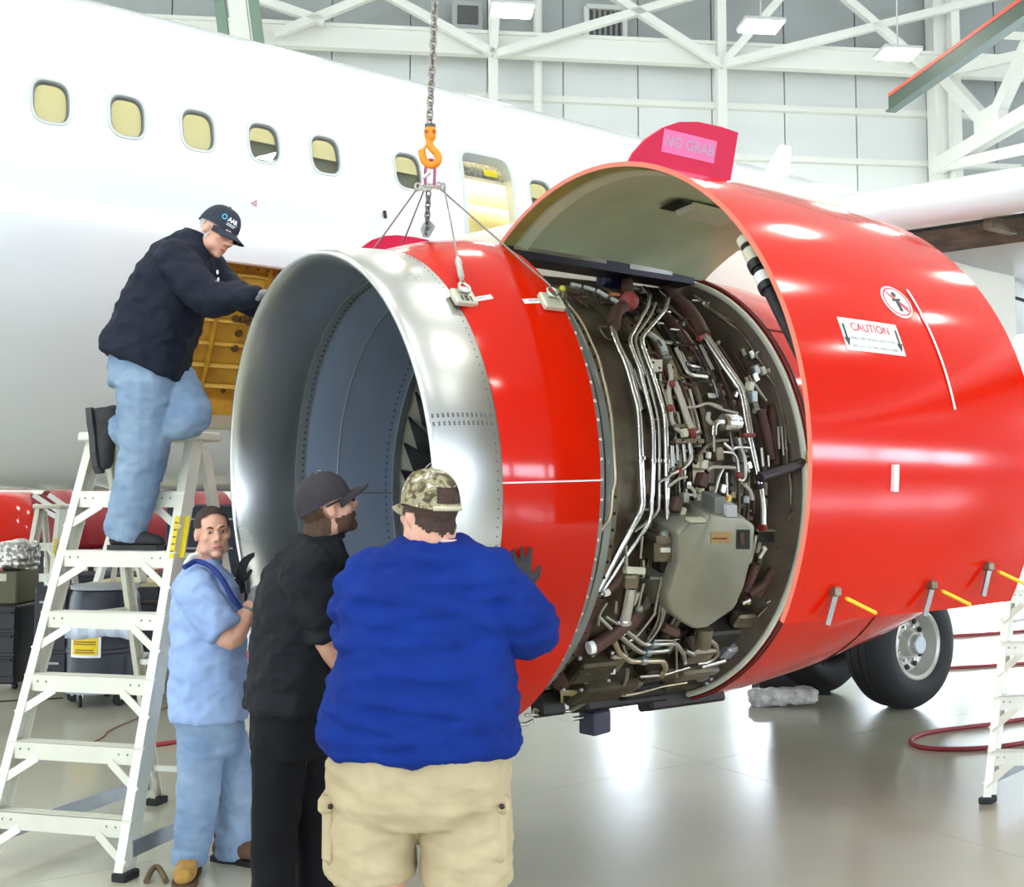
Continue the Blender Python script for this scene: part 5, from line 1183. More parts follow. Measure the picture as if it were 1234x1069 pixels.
q = at_z(8, 806); ladder('stepladder', 'small stepladder with yellow sticker in front of the red striped board', q + RT*0.42, -RT*0.40, FH_*0.6 + RT*0.22, 1.72, [0.3, 0.62, 0.95, 1.28], lean=0.42, shrink=0.16, base_bars=False)

# ================================================================ background on the left
def flat(px, py, d): return at_d(px, py, d)
RR = Matrix((RT, FH_, UPZ_)).transposed()
# drum on a dolly
dc = at_z(124, 846); dc.z = 0
dru = thing('drum', 'black plastic drum with yellow label standing on a caster dolly', 'drum', dc)
M_DRUM = mat('drum_black', (34, 40, 52), 0.35, var=0.15, vscale=4)
m = MB(); m.lathe([(0.17, 0.0), (0.17, 0.285), (0.19, 0.30), (0.45, 0.305), (0.46, 0.315), (0.49, 0.315), (0.50, 0.305), (0.74, 0.305), (0.75, 0.312), (0.78, 0.312), (0.80, 0.303), (0.93, 0.29), (0.99, 0.265), (1.0, 0.28), (1.02, 0.28), (1.02, 0.25), (0.99, 0.24), (0.99, 0.0)], dc, (0, 0, 1), 40); m.build('drum_body', M_DRUM, dru)
m = MB(); m.lathe([(1.0, 0.287), (1.03, 0.287), (1.035, 0.27), (1.035, 0.0)], dc, (0, 0, 1), 36); m.build('drum_lid', mat('lid_grey', (150, 156, 160), 0.5), dru)
def drum_pt(u, v, off=0.004):         # u across, v height
    a = u/0.31; d_ = (-FH_*math.cos(a) + RT*math.sin(a)); return dc + d_*(0.312+off) + UPZ_*v
def dlab(name, u0, u1, v0, v1, off, mm):
    m = MB(); m.grid(lambda a, b: drum_pt(a, b, off), np.linspace(u0, u1, 8), [v0, v1]); return m.build(name, mm, dru)
dlab('label_border', -0.19, 0.09, 0.43, 0.66, 0.006, M_LABEL); dlab('label', -0.165, 0.065, 0.455, 0.64, 0.009, mat('label_yellow', (240, 206, 20), 0.5))
for k, (w, v) in enumerate(((0.05, 0.615), (0.10, 0.565), (0.10, 0.545), (0.08, 0.495), (0.09, 0.475))): dlab('label_print', -0.05-w, -0.05+w, v-0.006, v+0.006, 0.011, M_REDINK if k == 0 else mat('print_brown', (150, 120, 20), 0.6))
m = MB(); m.lathe([(0.12, 0.0), (0.12, 0.33), (0.165, 0.33), (0.165, 0.0)], dc, (0, 0, 1), 32); m.build('dolly', mat('dolly_grey', (150, 154, 160), 0.5), dru)
for k in range(5):
    a = 2*math.pi*k/5 + 0.3; p = dc + Vector((math.cos(a), math.sin(a), 0))*0.27 + UPZ_*0.055
    m = MB(); m.lathe([(-0.016, 0), (-0.016, 0.045), (-0.012, 0.055), (0.012, 0.055), (0.016, 0.045), (0.016, 0)], p, Vector((math.sin(a+1), math.cos(a+1), 0)), 16); m.build('caster', M_RUBBER, dru); m = MB(); m.beam(p + UPZ_*0.0, p + UPZ_*0.07, 0.045, 0.03); m.build('caster_fork', M_STEEL, dru, smooth=False)
# white sheet over a crate left of the drum
q = at_z(84, 838); q.z = 0
m = MB(); vs = []
m.grid(lambda u, v: at_d(78 + u, 752 + v + 2*math.sin(u*0.09) , 8.5) + FH_*(0.02*math.sin(u*0.3)), np.linspace(0, 82, 16), [0, 8, 17]); sh_ = m.build('plastic_sheet', mat('sheet_pale', (210, 220, 238), 0.35), None); sd_ = sh_.modifiers.new('t', 'SOLIDIFY'); sd_.thickness = 0.006
tag(sh_, 'pale plastic sheet tied across the front of the black drum', 'plastic sheet')
# work bench with planks, lift stand
bc = at_z(150, 838); bc.z = 0; BD = (bc - CAM).dot(FW)
bench = thing('work_bench', 'long bench with pale plank top behind the drum', 'bench', bc)
b0 = bc - RT*0.5 + FH_*0.5; b1 = bc + RT*1.5 + FH_*0.5
for k in range(4):
    m = MB(); o_ = FH_*(0.19*k - 0.1); m.beam(b0 + o_ + UPZ_*0.98, b1 + o_ + UPZ_*0.98, 0.18, 0.04); m.build('plank', mat('plank_pale', (220, 206, 160), 0.7, var=0.12, vscale=5), bench, smooth=False)
for k in range(3):
    p = b0 + (b1-b0)*(0.05 + 0.45*k)
    for o_ in (-0.1, 0.5):
        m = MB(); m.beam(p + FH_*o_, p + FH_*o_ + UPZ_*0.96, 0.07, 0.07); m.build('leg', mat('bench_steel', (70, 74, 84), 0.5, 0.4), bench, smooth=False)
m = MB(); m.beam(b0 + UPZ_*0.35 + FH_*0.2, b1 + UPZ_*0.35 + FH_*0.2, 0.6, 0.03); m.build('shelf', MATS['bench_steel'], bench, smooth=False)
rng = random.Random(5)
bc_cols = (((40, 42, 48), 'black'), ((60, 62, 70), 'charcoal'), ((38, 56, 110), 'dark blue'), ((150, 150, 148), 'grey'), ((90, 80, 66), 'brown'))
for k in range(6):
    cc, cn = bc_cols[k % 5]; p = b0 + (b1-b0)*(0.08 + 0.168*k) + FH_*0.2; h_ = (0.30, 0.42, 0.25, 0.38, 0.33, 0.45)[k]
    r_ = thing('tool_case', '%s tool case %s on the bench shelf' % (cn, ('with a single latch', 'with tall sides', 'lying low', 'with pale handle', 'with scuffed lid', 'at the far shelf end')[k]), 'case', p + UPZ_*0.366)
    mm_ = mat('case_%s' % cn.replace(' ', '_'), cc, 0.5); m = MB(); m.bbox(p + UPZ_*(0.366 + h_/2), (0.27, 0.40, h_), RR, 0.02); m.build('case_body', mm_, r_); m = MB(); m.beam(p - RT*0.08 + UPZ_*(0.366 + h_*0.7) - FH_*0.215, p + RT*0.08 + UPZ_*(0.366 + h_*0.7) - FH_*0.215, 0.02, 0.03); m.build('case_handle', M_FLANGE, r_, smooth=False)
st = thing('lift_stand', 'aluminium tripod stand set on the plank bench behind the drum', 'stand', bc + UPZ_*1.0 + FH_*0.5)
dd = (bc + FH_*0.65 - CAM).dot(FW); top = at_d(152, 585, dd)
for px in (134, 152, 187):
    f_ = at_d(px, 0, dd + (0.25 if px == 152 else 0)); f_ = Vector((f_.x, f_.y, 1.0)); m = MB(); m.beam(f_ + UPZ_*0.005, top, 0.07, 0.05); m.build('leg', M_ALU, st, smooth=False)
m = MB(); m.bbox(top, (0.35, 0.25, 0.05), RR, 0.01); m.build('top_plate', M_ALU, st)
# black column cart with a foil-wrapped part on it
q = at_z(18, 826); q.z = 0; QD = (q-CAM).dot(FW)
cart = thing('tool_cart', 'tall black tool cabinet with olive upper drawer by the ladder', 'cabinet', q)
W_ = 26/FPX*QD; m = MB(); m.bbox(q + UPZ_*0.42, (W_*1.15, 0.5, 0.74), RR, 0.02); m.build('cabinet_body', mat('cabinet_black', (36, 36, 40), 0.5), cart)
m = MB(); m.bbox(q + UPZ_*0.95, (W_, 0.46, 0.31), RR, 0.015); m.build('upper_drawer', mat('drawer_olive', (96, 92, 66), 0.5), cart); m = MB(); m.bbox(q + UPZ_*1.05 - FH_*0.235 - RT*0.04, (0.09, 0.01, 0.07), RR, 0.003); m.build('drawer_label', M_BEIGE, cart)
for k in range(3): m = MB(); m.bbox(q + UPZ_*(0.22 + 0.22*k) - FH_*0.255, (W_*1.02, 0.02, 0.19), RR, 0.006); dr2 = m.build('drawer', MATS['cabinet_black'], cart); m = MB(); m.beam(q + UPZ_*(0.28 + 0.22*k) - FH_*0.275 - RT*W_*0.4, q + UPZ_*(0.28 + 0.22*k) - FH_*0.275 + RT*W_*0.4, 0.02, 0.02); m.build('drawer_pull', M_DARK, dr2, smooth=False)
for sx in (-1, 1):
    for sy in (-1, 1): m = MB(); m.ell(q + RT*sx*W_*0.45 + FH_*sy*0.2 + UPZ_*0.03, (0.03, 0.03, 0.03), n=10, m=6); m.build('caster', M_RUBBER, cart)
QC = q.copy()
# red cowl halves stored on stands
def stored(px, pytop, d, R0, wid, a0, a1, mm, name, label, tilt=0.0):
    c = at_d(px, pytop, d); c = Vector((c.x, c.y, c.z - R0)); root = thing(name, label, 'engine cowl', (c.x, c.y, 0))
    f_ = lambda u, a, off=0.0: c + FH_*u*0.6 + RT*u*0.8 + (RT*0.6 - FH_*0.8)*((R0+off)*math.cos(a)) + UPZ_*((R0+off)*math.sin(a))
    m = MB(); m.grid(lambda u, a: f_(u, a), np.linspace(-wid/2, wid/2, 5), np.linspace(a0, a1, 26)); o_ = m.build('cowl_skin', mm, root); s_ = o_.modifiers.new('t', 'SOLIDIFY'); s_.thickness = 0.03
    for u in (-wid*0.35, wid*0.35):
        for a in (a0, a1): p = f_(u, a); m = MB(); m.beam((p.x, p.y, 0), (p.x, p.y, p.z), 0.06, 0.06); m.build('stand_leg', MATS['bench_steel'], root, smooth=False)
        pa, pb = f_(u, a0), f_(u, a1); m = MB(); m.beam(pa - UPZ_*0.03, pb - UPZ_*0.03, 0.06, 0.06); m.build('stand_bar', MATS['bench_steel'], root, smooth=False)
    return root
stored(-34, 592, 12.6, 0.9, 1.3, math.radians(8), math.radians(172), M_RED, 'stored_cowl', 'glossy red cowl half resting on a stand behind the tool cabinet')
stored(165, 590, 13.6, 0.80, 2.2, math.radians(5), math.radians(175), mat('cowl_dark_red', (150, 24, 36), 0.35), 'stored_cowl', 'dark red cowl half on a stand behind the plank bench')
# red and white striped board
bd = thing('barrier_board', 'red board with white diagonal stripes leaning by the red cowl', 'board', at_z(70, 800)); D0 = 11.9
cr = lambda x, y, d=D0: at_d(x/4.11, 570 + y/4.11, d)
m = MB(); m.prism([cr(*z_) for z_ in ((150, 105), (250, 105), (420, 250), (330, 400), (180, 330))], FH_*0.03); m.build('board', MATS['cowl_dark_red'], bd, smooth=False)
for a, b_ in (((165, 108), (345, 225)), ((240, 108), (350, 185)), ((172, 160), (300, 228))):
    d_ = 0; p, q2 = cr(*a, D0-0.02), cr(*b_, D0-0.02); m = MB(); m.beam(p, q2, 0.012, 0.055, up=UPZ_); m.build('stripe', M_LABEL, bd, smooth=False)
m = MB(); m.beam(at_z(50, 800) + UPZ_*0, cr(200, 330), 0.06, 0.06); m.beam(at_z(90, 800), cr(340, 330), 0.06, 0.06); m.build('post', MATS['bench_steel'], bd, smooth=False)
# foil-wrapped part
def crumple(mb, voxel, amp, fr_, sd):
    me = bpy.data.meshes.new('c'); me.from_pydata(mb.v, [], mb.f); o = bpy.data.objects.new('c', me); col.objects.link(o)
    r = o.modifiers.new('r', 'REMESH'); r.mode = 'VOXEL'; r.voxel_size = voxel
    dg = bpy.context.evaluated_depsgraph_get(); dg.update(); out = bpy.data.meshes.new_from_object(o.evaluated_get(dg), depsgraph=dg); bpy.data.objects.remove(o)
    for v in out.vertices: v.co += v.normal*amp*(noise.noise(v.co*fr_ + Vector((sd, sd, 0))) + 0.6*noise.noise(v.co*fr_*2.3))
    out.update(); return out
mb_ = MB(); mb_.bbox(QC + UPZ_*1.255, (W_*1.25, 0.4, 0.26), RR, 0.03)
o_ = link('foil_bundle', crumple(mb_, 0.02, 0.03, 9, 1.0), mat('foil', (190, 186, 180), 0.3, 0.8)); tag(o_, 'crumpled foil wrapped part lying on top of the black tool cabinet', 'bundle')
# white drum behind the men
q = at_z(311, 850); q.z = 0
wd_ = thing('white_barrel', 'white plastic barrel on the floor behind the man in light blue', 'barrel', q)
m = MB(); m.lathe([(0.0, 0.0), (0.0, 0.16), (0.02, 0.18), (0.30, 0.18), (0.31, 0.187), (0.33, 0.187), (0.34, 0.18), (0.58, 0.18), (0.62, 0.165), (0.66, 0.165), (0.66, 0.0)], q, (0, 0, 1), 32); m.build('barrel_body', mat('barrel_white', (224, 230, 240), 0.4), wd_)
m = MB(); m.grid(lambda u, v: q + (-FH_*math.cos(u/0.18) + RT*math.sin(u/0.18))*0.184 + UPZ_*v, np.linspace(-0.06, 0.06, 5), [0.42, 0.50]); m.build('barrel_mark', M_REDINK, wd_)
# dark equipment under the fuselage
def cabinet_at(px0, px1, pyb, top, dep, name, label, mm, cat='cabinet'):
    a, b = at_z(px0, pyb), at_z(px1, pyb); w = (b-a).length; c = (a+b)/2 + FH_*dep/2; c.z = 0
    r_ = thing(name, label, cat, c); m = MB(); m.bbox(c + UPZ_*(0.06 + (top-0.06)/2), (w, dep, top-0.06), RR, 0.02); m.build('cabinet_body', mm, r_)
    n = max(2, int(top/0.3))
    for k in range(n):
        z_ = 0.1 + (top-0.14)*(k+0.5)/n; m = MB(); m.bbox(c - FH_*(dep/2+0.008) + UPZ_*z_, (w*0.9, 0.016, (top-0.16)/n*0.9), RR, 0.004); o2 = m.build('drawer', mm, r_)
        m = MB(); m.beam(c - FH_*(dep/2+0.026) + UPZ_*(z_+0.04) - RT*w*0.3, c - FH_*(dep/2+0.026) + UPZ_*(z_+0.04) + RT*w*0.3, 0.012, 0.02); m.build('drawer_pull', M_FLANGE, o2, smooth=False)
    for sx in (-1, 1):
        for sy in (-1, 1): m = MB(); m.ell(c + RT*sx*w*0.4 + FH_*sy*dep*0.4 + UPZ_*0.035, 0.035, n=10, m=6); m.build('caster', M_RUBBER, r_)
cabinet_at(38, 80, 836, 0.98, 0.4, 'tool_cabinet', 'low black tool cabinet standing between the drum and the tall tool cabinet', MATS['cabinet_black'])
cabinet_at(196, 300, 800, 1.74, 0.8, 'underside_filler_cart', 'large dark blue cart added for the dark underside behind the man in light blue', mat('cart_dark_blue', (34, 40, 58), 0.5), 'cart')  # added dark box standing in for the dark underside
cabinet_at(78, 196, 792, 0.95, 0.5, 'tool_chest', 'wide charcoal tool chest behind the plank bench', mat('chest_charcoal', (48, 50, 56), 0.5), 'chest')
# shelving behind everything
rk = thing('storage_rack', 'steel storage rack with shelves under the fuselage', 'rack', at_z(160, 760)); rk0 = at_d(-60, 608, 16.0); rk0.z = 0; rk1 = at_d(330, 608, 17.0); rk1.z = 0
for z_ in (0.4, 1.0, 1.55):
    m = MB(); m.beam(rk0 + UPZ_*z_, rk1 + UPZ_*z_, 0.6, 0.05); m.build('rack_shelf', mat('rack_grey', (120, 126, 134), 0.5, 0.3), rk, smooth=False)
for k in range(5):
    p = rk0 + (rk1-rk0)*(k/4)
    for o2 in (-0.28, 0.28): m = MB(); m.beam(p + FH_*o2, p + FH_*o2 + UPZ_*1.75, 0.06, 0.06); m.build('rack_post', MATS['rack_grey'], rk, smooth=False)
cl = (('black', (38, 38, 44)), ('white', (216, 220, 222)), ('navy', (36, 48, 90)), ('tan', (186, 160, 118)), ('red', (168, 40, 34)), ('silver', (160, 164, 170)))
for k in range(13):
    nm, cc = cl[(k*7 + 2) % 6]; z_ = (0.425, 1.025)[k % 2]; p = rk0 + (rk1-rk0)*((k+0.6)/13.2); h_ = rng.uniform(0.28, 0.48)
    m = MB(); m.bbox(p + UPZ_*(z_ + h_/2), (rng.uniform(0.26, 0.40), 0.4, h_), RR, 0.015); o_ = m.build('storage_bin', mat('bin_%s' % nm, cc, 0.55)); tag(o_, '%s storage bin on the %s shelf of the steel rack' % (nm, ('lowest', 'middle')[k % 2]), 'bin', '%s bins on the %s rack shelf' % (nm, ('lowest', 'middle')[k % 2]))

# ================================================================ floor items on the right
def floor_path(pts, z=0.012): return [Vector((*(at_z(x, y, z).xy), z)) for x, y in pts]
def hose(pts, r, mm, label, name='hose', cat='hose', z=None):
    P = [Vector((*(at_z(x, y, 0).xy), r)) for x, y in pts]; m = MB(); m.tube(rounded(P, 0.5, 8), r, 8); return tag(m.build(name, mm, angle=80), label, cat)
M_HOSE = mat('hose_red', (150, 42, 52), 0.5)
hose(((1290, 864), (1234, 868), (1190, 876), (1118, 884), (1092, 895), (1112, 906), (1190, 905), (1260, 893)), 0.016, M_HOSE, 'dark red air hose looped on the floor beside the bare aluminium ladder')
hose(((1120, 770), (1180, 766), (1300, 757)), 0.02, M_HOSE, 'red air hose running straight across the floor furthest beyond the main wheel')
hose(((1120, 808), (1190, 804), (1300, 796)), 0.016, M_HOSE, 'red air hose running straight across the floor just beyond the main wheel')
hose(((139, 906), (180, 901), (218, 896), (313, 884), (420, 872)), 0.016, M_HOSE, 'red air hose on the floor passing behind the man in light blue')
hose(((20, 902), (80, 903), (100, 901), (127, 889), (127, 883), (166, 866), (210, 850)), 0.006, mat('cord_brown', (120, 76, 60), 0.6), 'thin brown power cord wandering over the floor behind the ladder', 'extension_cord', 'cord')
hose(((0, 846), (40, 844), (76, 842)), 0.006, M_BLACK, 'thin black cord on the floor beside the drum', 'extension_cord', 'cord')
m = MB(); P = [at_z(176 + 24*t, 1066 - 12*math.sin(math.pi*t)) + UPZ_*(0.015 + 0.02*math.sin(math.pi*t)) for t in np.linspace(0, 1, 12)]; m.tube(P, 0.014, 8); tag(m.build('strap', mat('strap_brown', (104, 84, 60), 0.7)), 'short brown strap lying at the foot of the tall stepladder', 'strap')
# plastic wrapped bundle and dark chock
p = at_z(947, 853); p.z = 0
mb_ = MB(); mb_.bbox(p + UPZ_*0.08 + FH_*0.1, (0.58, 0.22, 0.13), RR @ Matrix.Rotation(-0.05, 3, 'Y'), 0.03)
tag(link('wrapped_bundle', crumple(mb_, 0.012, 0.013, 14, 4.0), mat('plastic_wrap', (214, 212, 206), 0.25, rgb2=(150, 146, 142), vscale=9)), 'roll of clear plastic wrapped padding lying on the floor by the dark chock', 'bundle')
p = at_z(962, 838); p.z = 0
ck = thing('wheel_chock', 'large black wheel chock on the floor behind the plastic bundle', 'chock', p)
m = MB(); m.prism([p + RT*x + UPZ_*z_ for x, z_ in ((-0.36, 0), (-0.34, 0.20), (-0.10, 0.34), (0.22, 0.34), (0.30, 0.0))], FH_*0.3); m.build('chock_body', M_RUBBER, ck, smooth=False)
m = MB(); m.tube([p + RT*0.0 + UPZ_*0.34 + FH_*0.1, p + RT*0.05 + UPZ_*0.40 + FH_*0.15, p + RT*0.10 + UPZ_*0.34 + FH_*0.2], 0.012, 8); m.build('chock_rope', M_HOSE, ck)
# ================================================================ people
FH = Vector((FW.x, FW.y, 0)).normalized(); UPZ = Vector((0, 0, 1))
SKIN = mat('skin', (232, 180, 154), 0.5, rgb2=(222, 164, 138), vscale=25)
def fuse(mb, voxel, smooth=4, factor=0.5):
    """join overlapping shapes into one continuous surface"""
    me = bpy.data.meshes.new('fused'); me.from_pydata(mb.v, [], mb.f)
    bm = bmesh.new(); bm.from_mesh(me); bmesh.ops.recalc_face_normals(bm, faces=bm.faces); bm.to_mesh(me); bm.free()
    o = bpy.data.objects.new('fused', me); col.objects.link(o)
    r = o.modifiers.new('r', 'REMESH'); r.mode = 'VOXEL'; r.voxel_size = voxel; r.adaptivity = 0
    s = o.modifiers.new('s', 'SMOOTH'); s.iterations = smooth; s.factor = factor
    dg = bpy.context.evaluated_depsgraph_get(); dg.update()
    out = bpy.data.meshes.new_from_object(o.evaluated_get(dg), depsgraph=dg)
    bpy.data.objects.remove(o); bpy.data.meshes.remove(me)
    for p in out.polygons: p.use_smooth = True
    return out
def wrinkle(me, amp, freq, aniso=(1, 1, 1), seed=0.0, ridge=True):
    n = len(me.vertices); co = np.empty(n*3); no = np.empty(n*3)
    me.vertices.foreach_get('co', co); me.vertices.foreach_get('normal', no); co = co.reshape(-1, 3); no = no.reshape(-1, 3)
    off = np.empty(n)
    for i in range(n):
        v = Vector((co[i, 0]*freq*aniso[0] + seed, co[i, 1]*freq*aniso[1] - seed, co[i, 2]*freq*aniso[2] + 3*seed))
        a = noise.noise(v)
        off[i] = (1 - 2*abs(a))*0.6 + 0.5*noise.noise(v*2.1) if ridge else a
    co += no*off[:, None]*amp; me.vertices.foreach_set('co', co.ravel()); me.update()
def loft(mb, secs, n=24, e=2.3):
    """secs: (centre, half-width vector, half-depth vector) stacked rings, capped"""
    vs = []; fs = []
    for c, a, b in secs:
        for k in range(n):
            t = 2*math.pi*k/n; ct, st = math.cos(t), math.sin(t)
            vs.append(c + a*math.copysign(abs(ct)**(2/e), ct) + b*math.copysign(abs(st)**(2/e), st))
    for i in range(len(secs)-1):
        for k in range(n): fs.append((i*n+k, i*n+(k+1) % n, (i+1)*n+(k+1) % n, (i+1)*n+k))
    fs.append(tuple(range(n))[::-1]); fs.append(tuple(range((len(secs)-1)*n, len(secs)*n)))
    mb.add(vs, fs)
def limb(mb, pts, rs, n=14, ends=(1, 1)):
    P = rounded(pts, 0.06, 4) if len(pts) > 2 else [Vector(p) for p in pts]
    # radius by length along the path
    L = [0]
    for a, b in zip(P[:-1], P[1:]): L.append(L[-1] + (b-a).length)
    K = [0]
    for a, b in zip(pts[:-1], pts[1:]): K.append(K[-1] + (Vector(b)-Vector(a)).length)
    R = [float(np.interp(l/L[-1]*K[-1], K, rs)) for l in L]
    mb.tube(P, R, n)
    if ends[0]: mb.ell(P[0], R[0]*0.98, n=12, m=8)
    if ends[1]: mb.ell(P[-1], R[-1]*0.98, n=12, m=8)
def frame(fwd, up=UPZ):
    f = Vector(fwd).normalized(); r = f.cross(Vector(up)).normalized(); u = r.cross(f)
    return Matrix((r, f, u)).transposed()
def head(mb, c, R, s=1.0, neck_to=None, neck_r=0.058):
    L = lambda x, y, z: Vector(c) + R @ (Vector((x, y, z))*s)
    E = lambda p, r: mb.ell(L(*p), tuple(v*s for v in r), R, 20, 14)
    E((0, -0.012, 0.030), (0.076, 0.098, 0.088)); E((0, 0.022, -0.040), (0.064, 0.072, 0.078)); E((0, 0.068, -0.098), (0.026, 0.024, 0.019))
    for sx in (-1, 1):
        E((sx*0.043, 0.018, -0.073), (0.024, 0.048, 0.032)); E((sx*0.041, 0.062, -0.022), (0.022, 0.022, 0.020)); E((sx*0.028, 0.083, 0.024), (0.026, 0.012, 0.0085)); E((sx*0.075, -0.006, -0.012), (0.010, 0.018, 0.029)); E((sx*0.011, 0.101, -0.031), (0.0095, 0.010, 0.008))
    mb.tube([L(0, 0.088, 0.016), L(0, 0.104, -0.008), L(0, 0.117, -0.026)], [0.009*s, 0.011*s, 0.012*s], 10); E((0, 0.114, -0.028), (0.011, 0.010, 0.009))
    E((0, 0.084, -0.062), (0.026, 0.012, 0.008)); E((0, 0.082, -0.073), (0.023, 0.012, 0.008))
    if neck_to is not None: limb(mb, [L(0, -0.022, -0.05), neck_to], [neck_r, neck_r*1.12])
    return L
def face(parent, c, R, s=1.0, eye=(60, 70, 60), brow=(70, 50, 36), lip=(190, 110, 100)):
    L = lambda x, y, z: Vector(c) + R @ (Vector((x, y, z))*s)
    for sx in (-1, 1):
        m = MB(); m.ell(L(sx*0.030, 0.081, 0.004), (0.0135*s, 0.0105*s, 0.0055*s), R, 14, 8); m.build('eye', mat('eye_white', (204, 196, 190), 0.3), parent)
        m = MB(); m.ell(L(sx*0.030, 0.0895, 0.004), (0.0058*s, 0.0035*s, 0.0058*s), R, 12, 8); m.build('iris', mat('iris_dark', (52, 48, 44), 0.2), parent)
        m = MB(); m.tube([L(sx*0.014, 0.093, 0.024), L(sx*0.030, 0.0945, 0.029), L(sx*0.048, 0.084, 0.023)], [0.003*s, 0.0045*s, 0.002*s], 8); m.build('eyebrow', mat('brow_%d' % brow[0], brow, 0.8), parent)
    m = MB(); m.tube([L(-0.021, 0.089, -0.067), L(0, 0.097, -0.064), L(0.021, 0.089, -0.067)], [0.003*s, 0.0055*s, 0.003*s], 8); m.build('lips', mat('lips_%d' % lip[0], lip, 0.5), parent)
def shell(body, name, mm, parent, test, off, sub=None):
    """thin layer lying on the part of a surface that passes the test (hair, beard)"""
    vs = []; fs = []; ids = {}
    for p in body.polygons:
        if test(p.center):
            q = []
            for i in p.vertices:
                if i not in ids:
                    ids[i] = len(vs); v = body.vertices[i]; vs.append(v.co + v.normal*off)
                q.append(ids[i])
            fs.append(q)
    me = bpy.data.meshes.new(name); me.from_pydata(vs, [], fs); me.update()
    for p in me.polygons: p.use_smooth = True
    return link(name, me, mm, parent)
def hand(mb, wrist, d, nrm, s=1.0, curl=(0.25, 0.3, 0.3, 0.35), thumb=1, spread=0.12, thumb_out=0.7):
    d = Vector(d).normalized(); nrm = Vector(nrm); nrm = (nrm - d*nrm.dot(d)).normalized(); ac = d.cross(nrm)*thumb      # ac points to the thumb side
    w = Vector(wrist); R = Matrix((ac, d, nrm)).transposed()
    mb.ell(w + d*0.052*s, (0.043*s, 0.060*s, 0.018*s), R, 16, 10); mb.ell(w + d*0.01*s, (0.030*s, 0.035*s, 0.021*s), R, 14, 8); mb.ell(w + d*0.082*s, (0.042*s, 0.024*s, 0.015*s), R, 14, 8)
    for k, (x, ln) in enumerate(((0.031, 0.072), (0.0105, 0.082), (-0.0105, 0.077), (-0.031, 0.060))):
        p = w + d*0.092*s + ac*x*s; dr_ = (d + ac*x/0.031*spread).normalized(); a = 0.0; pts = [p - dr_*0.02*s, p]; ax = ac
        for j, fr in enumerate((0.42, 0.32, 0.26)):
            a += curl[k]*(1.0 if j else 0.7); v = dr_*math.cos(a) + nrm*math.sin(a); p = p + v*ln*fr*s; pts.append(p)
        mb.tube(pts, [0.0105*s, 0.0105*s, 0.0098*s, 0.0092*s, 0.0078*s], 10); mb.ell(pts[-1], 0.0078*s, n=8, m=6)
    p = w + d*0.03*s + ac*0.034*s; t1 = (d*0.75 + ac*thumb_out + nrm*0.25).normalized(); t2 = (d*0.95 + ac*thumb_out*0.45 + nrm*0.35).normalized()
    pts = [p - t1*0.01*s, p + t1*0.034*s, p + t1*0.034*s + t2*0.034*s]; mb.tube(pts, [0.0145*s, 0.0125*s, 0.0095*s], 10); mb.ell(pts[-1], 0.0095*s, n=8, m=6)
def cap(parent, c, R, s, mm, bill_mm=None, opening=False, tilt=0.0, bill_dir=1, droop=0.35, logo=None):
    """baseball cap on a head: crown, bill, button, band"""
    Rt = R @ Matrix.Rotation(tilt, 3, 'X')
    L = lambda x, y, z: Vector(c) + Rt @ (Vector((x, y*bill_dir, z))*s)
    m = MB(); vs = []; fs = []; n = 40; rows = 10
    for i in range(rows+1):
        ph = math.pi/2*(1 - i/rows); 
        for k in range(n):
            a = 2*math.pi*k/n; x = 0.0845*math.cos(a)*math.cos(ph)**0.7; y = -0.009 + 0.106*math.sin(a)*math.cos(ph)**0.7; z = 0.018 + 0.106*math.sin(ph)**0.95
            if math.sin(a) < 0: z -= 0.018*(-math.sin(a))*math.cos(ph)
            vs.append(L(x, y, z))
    for i in range(rows):
        for k in range(n):
            back = k/n*2*math.pi
            if opening and i >= rows-4 and i < rows-1 and abs(back - 1.5*math.pi) < 0.55: continue
            fs.append((i*n+k, (i+1)*n+k, (i+1)*n+(k+1) % n, i*n+(k+1) % n))
    m.add(vs, fs); crown = m.build('cap', mm, parent, angle=80)
    m = MB(); pts = [L(0.0845*math.cos(a), -0.009 + 0.106*math.sin(a), 0.018 - (0.018*(-math.sin(a)) if math.sin(a) < 0 else 0)) for a in np.linspace(0, 2*math.pi, 41)[:-1]]
    m.tube(pts, 0.0018*s, 6, closed=True); m.build('cap_band', mm, crown)
    m = MB()
    def bl(u, v): # u -1..1 across, v 0..1 out
        a = math.radians(90 + 68*u); x0, y0 = 0.084*math.cos(a), -0.009 + 0.105*math.sin(a); ex = 0.075*max(0, 1 - abs(u)**2.6)
        return L(x0*(1 - 0.02*v), y0 + ex*v, 0.022 - droop*ex*v*0.55 - 0.030*abs(u)**2*v - 0.012*abs(u)**2)
    m.grid(bl, np.linspace(-1, 1, 17), np.linspace(0, 1, 7)); b = m.build('cap_bill', bill_mm or mm, crown); sd = b.modifiers.new('t', 'SOLIDIFY'); sd.thickness = 0.004
    m = MB(); m.ell(L(0, -0.009, 0.124), 0.006*s, n=10, m=6); m.build('cap_button', bill_mm or mm, crown)
    return crown, L
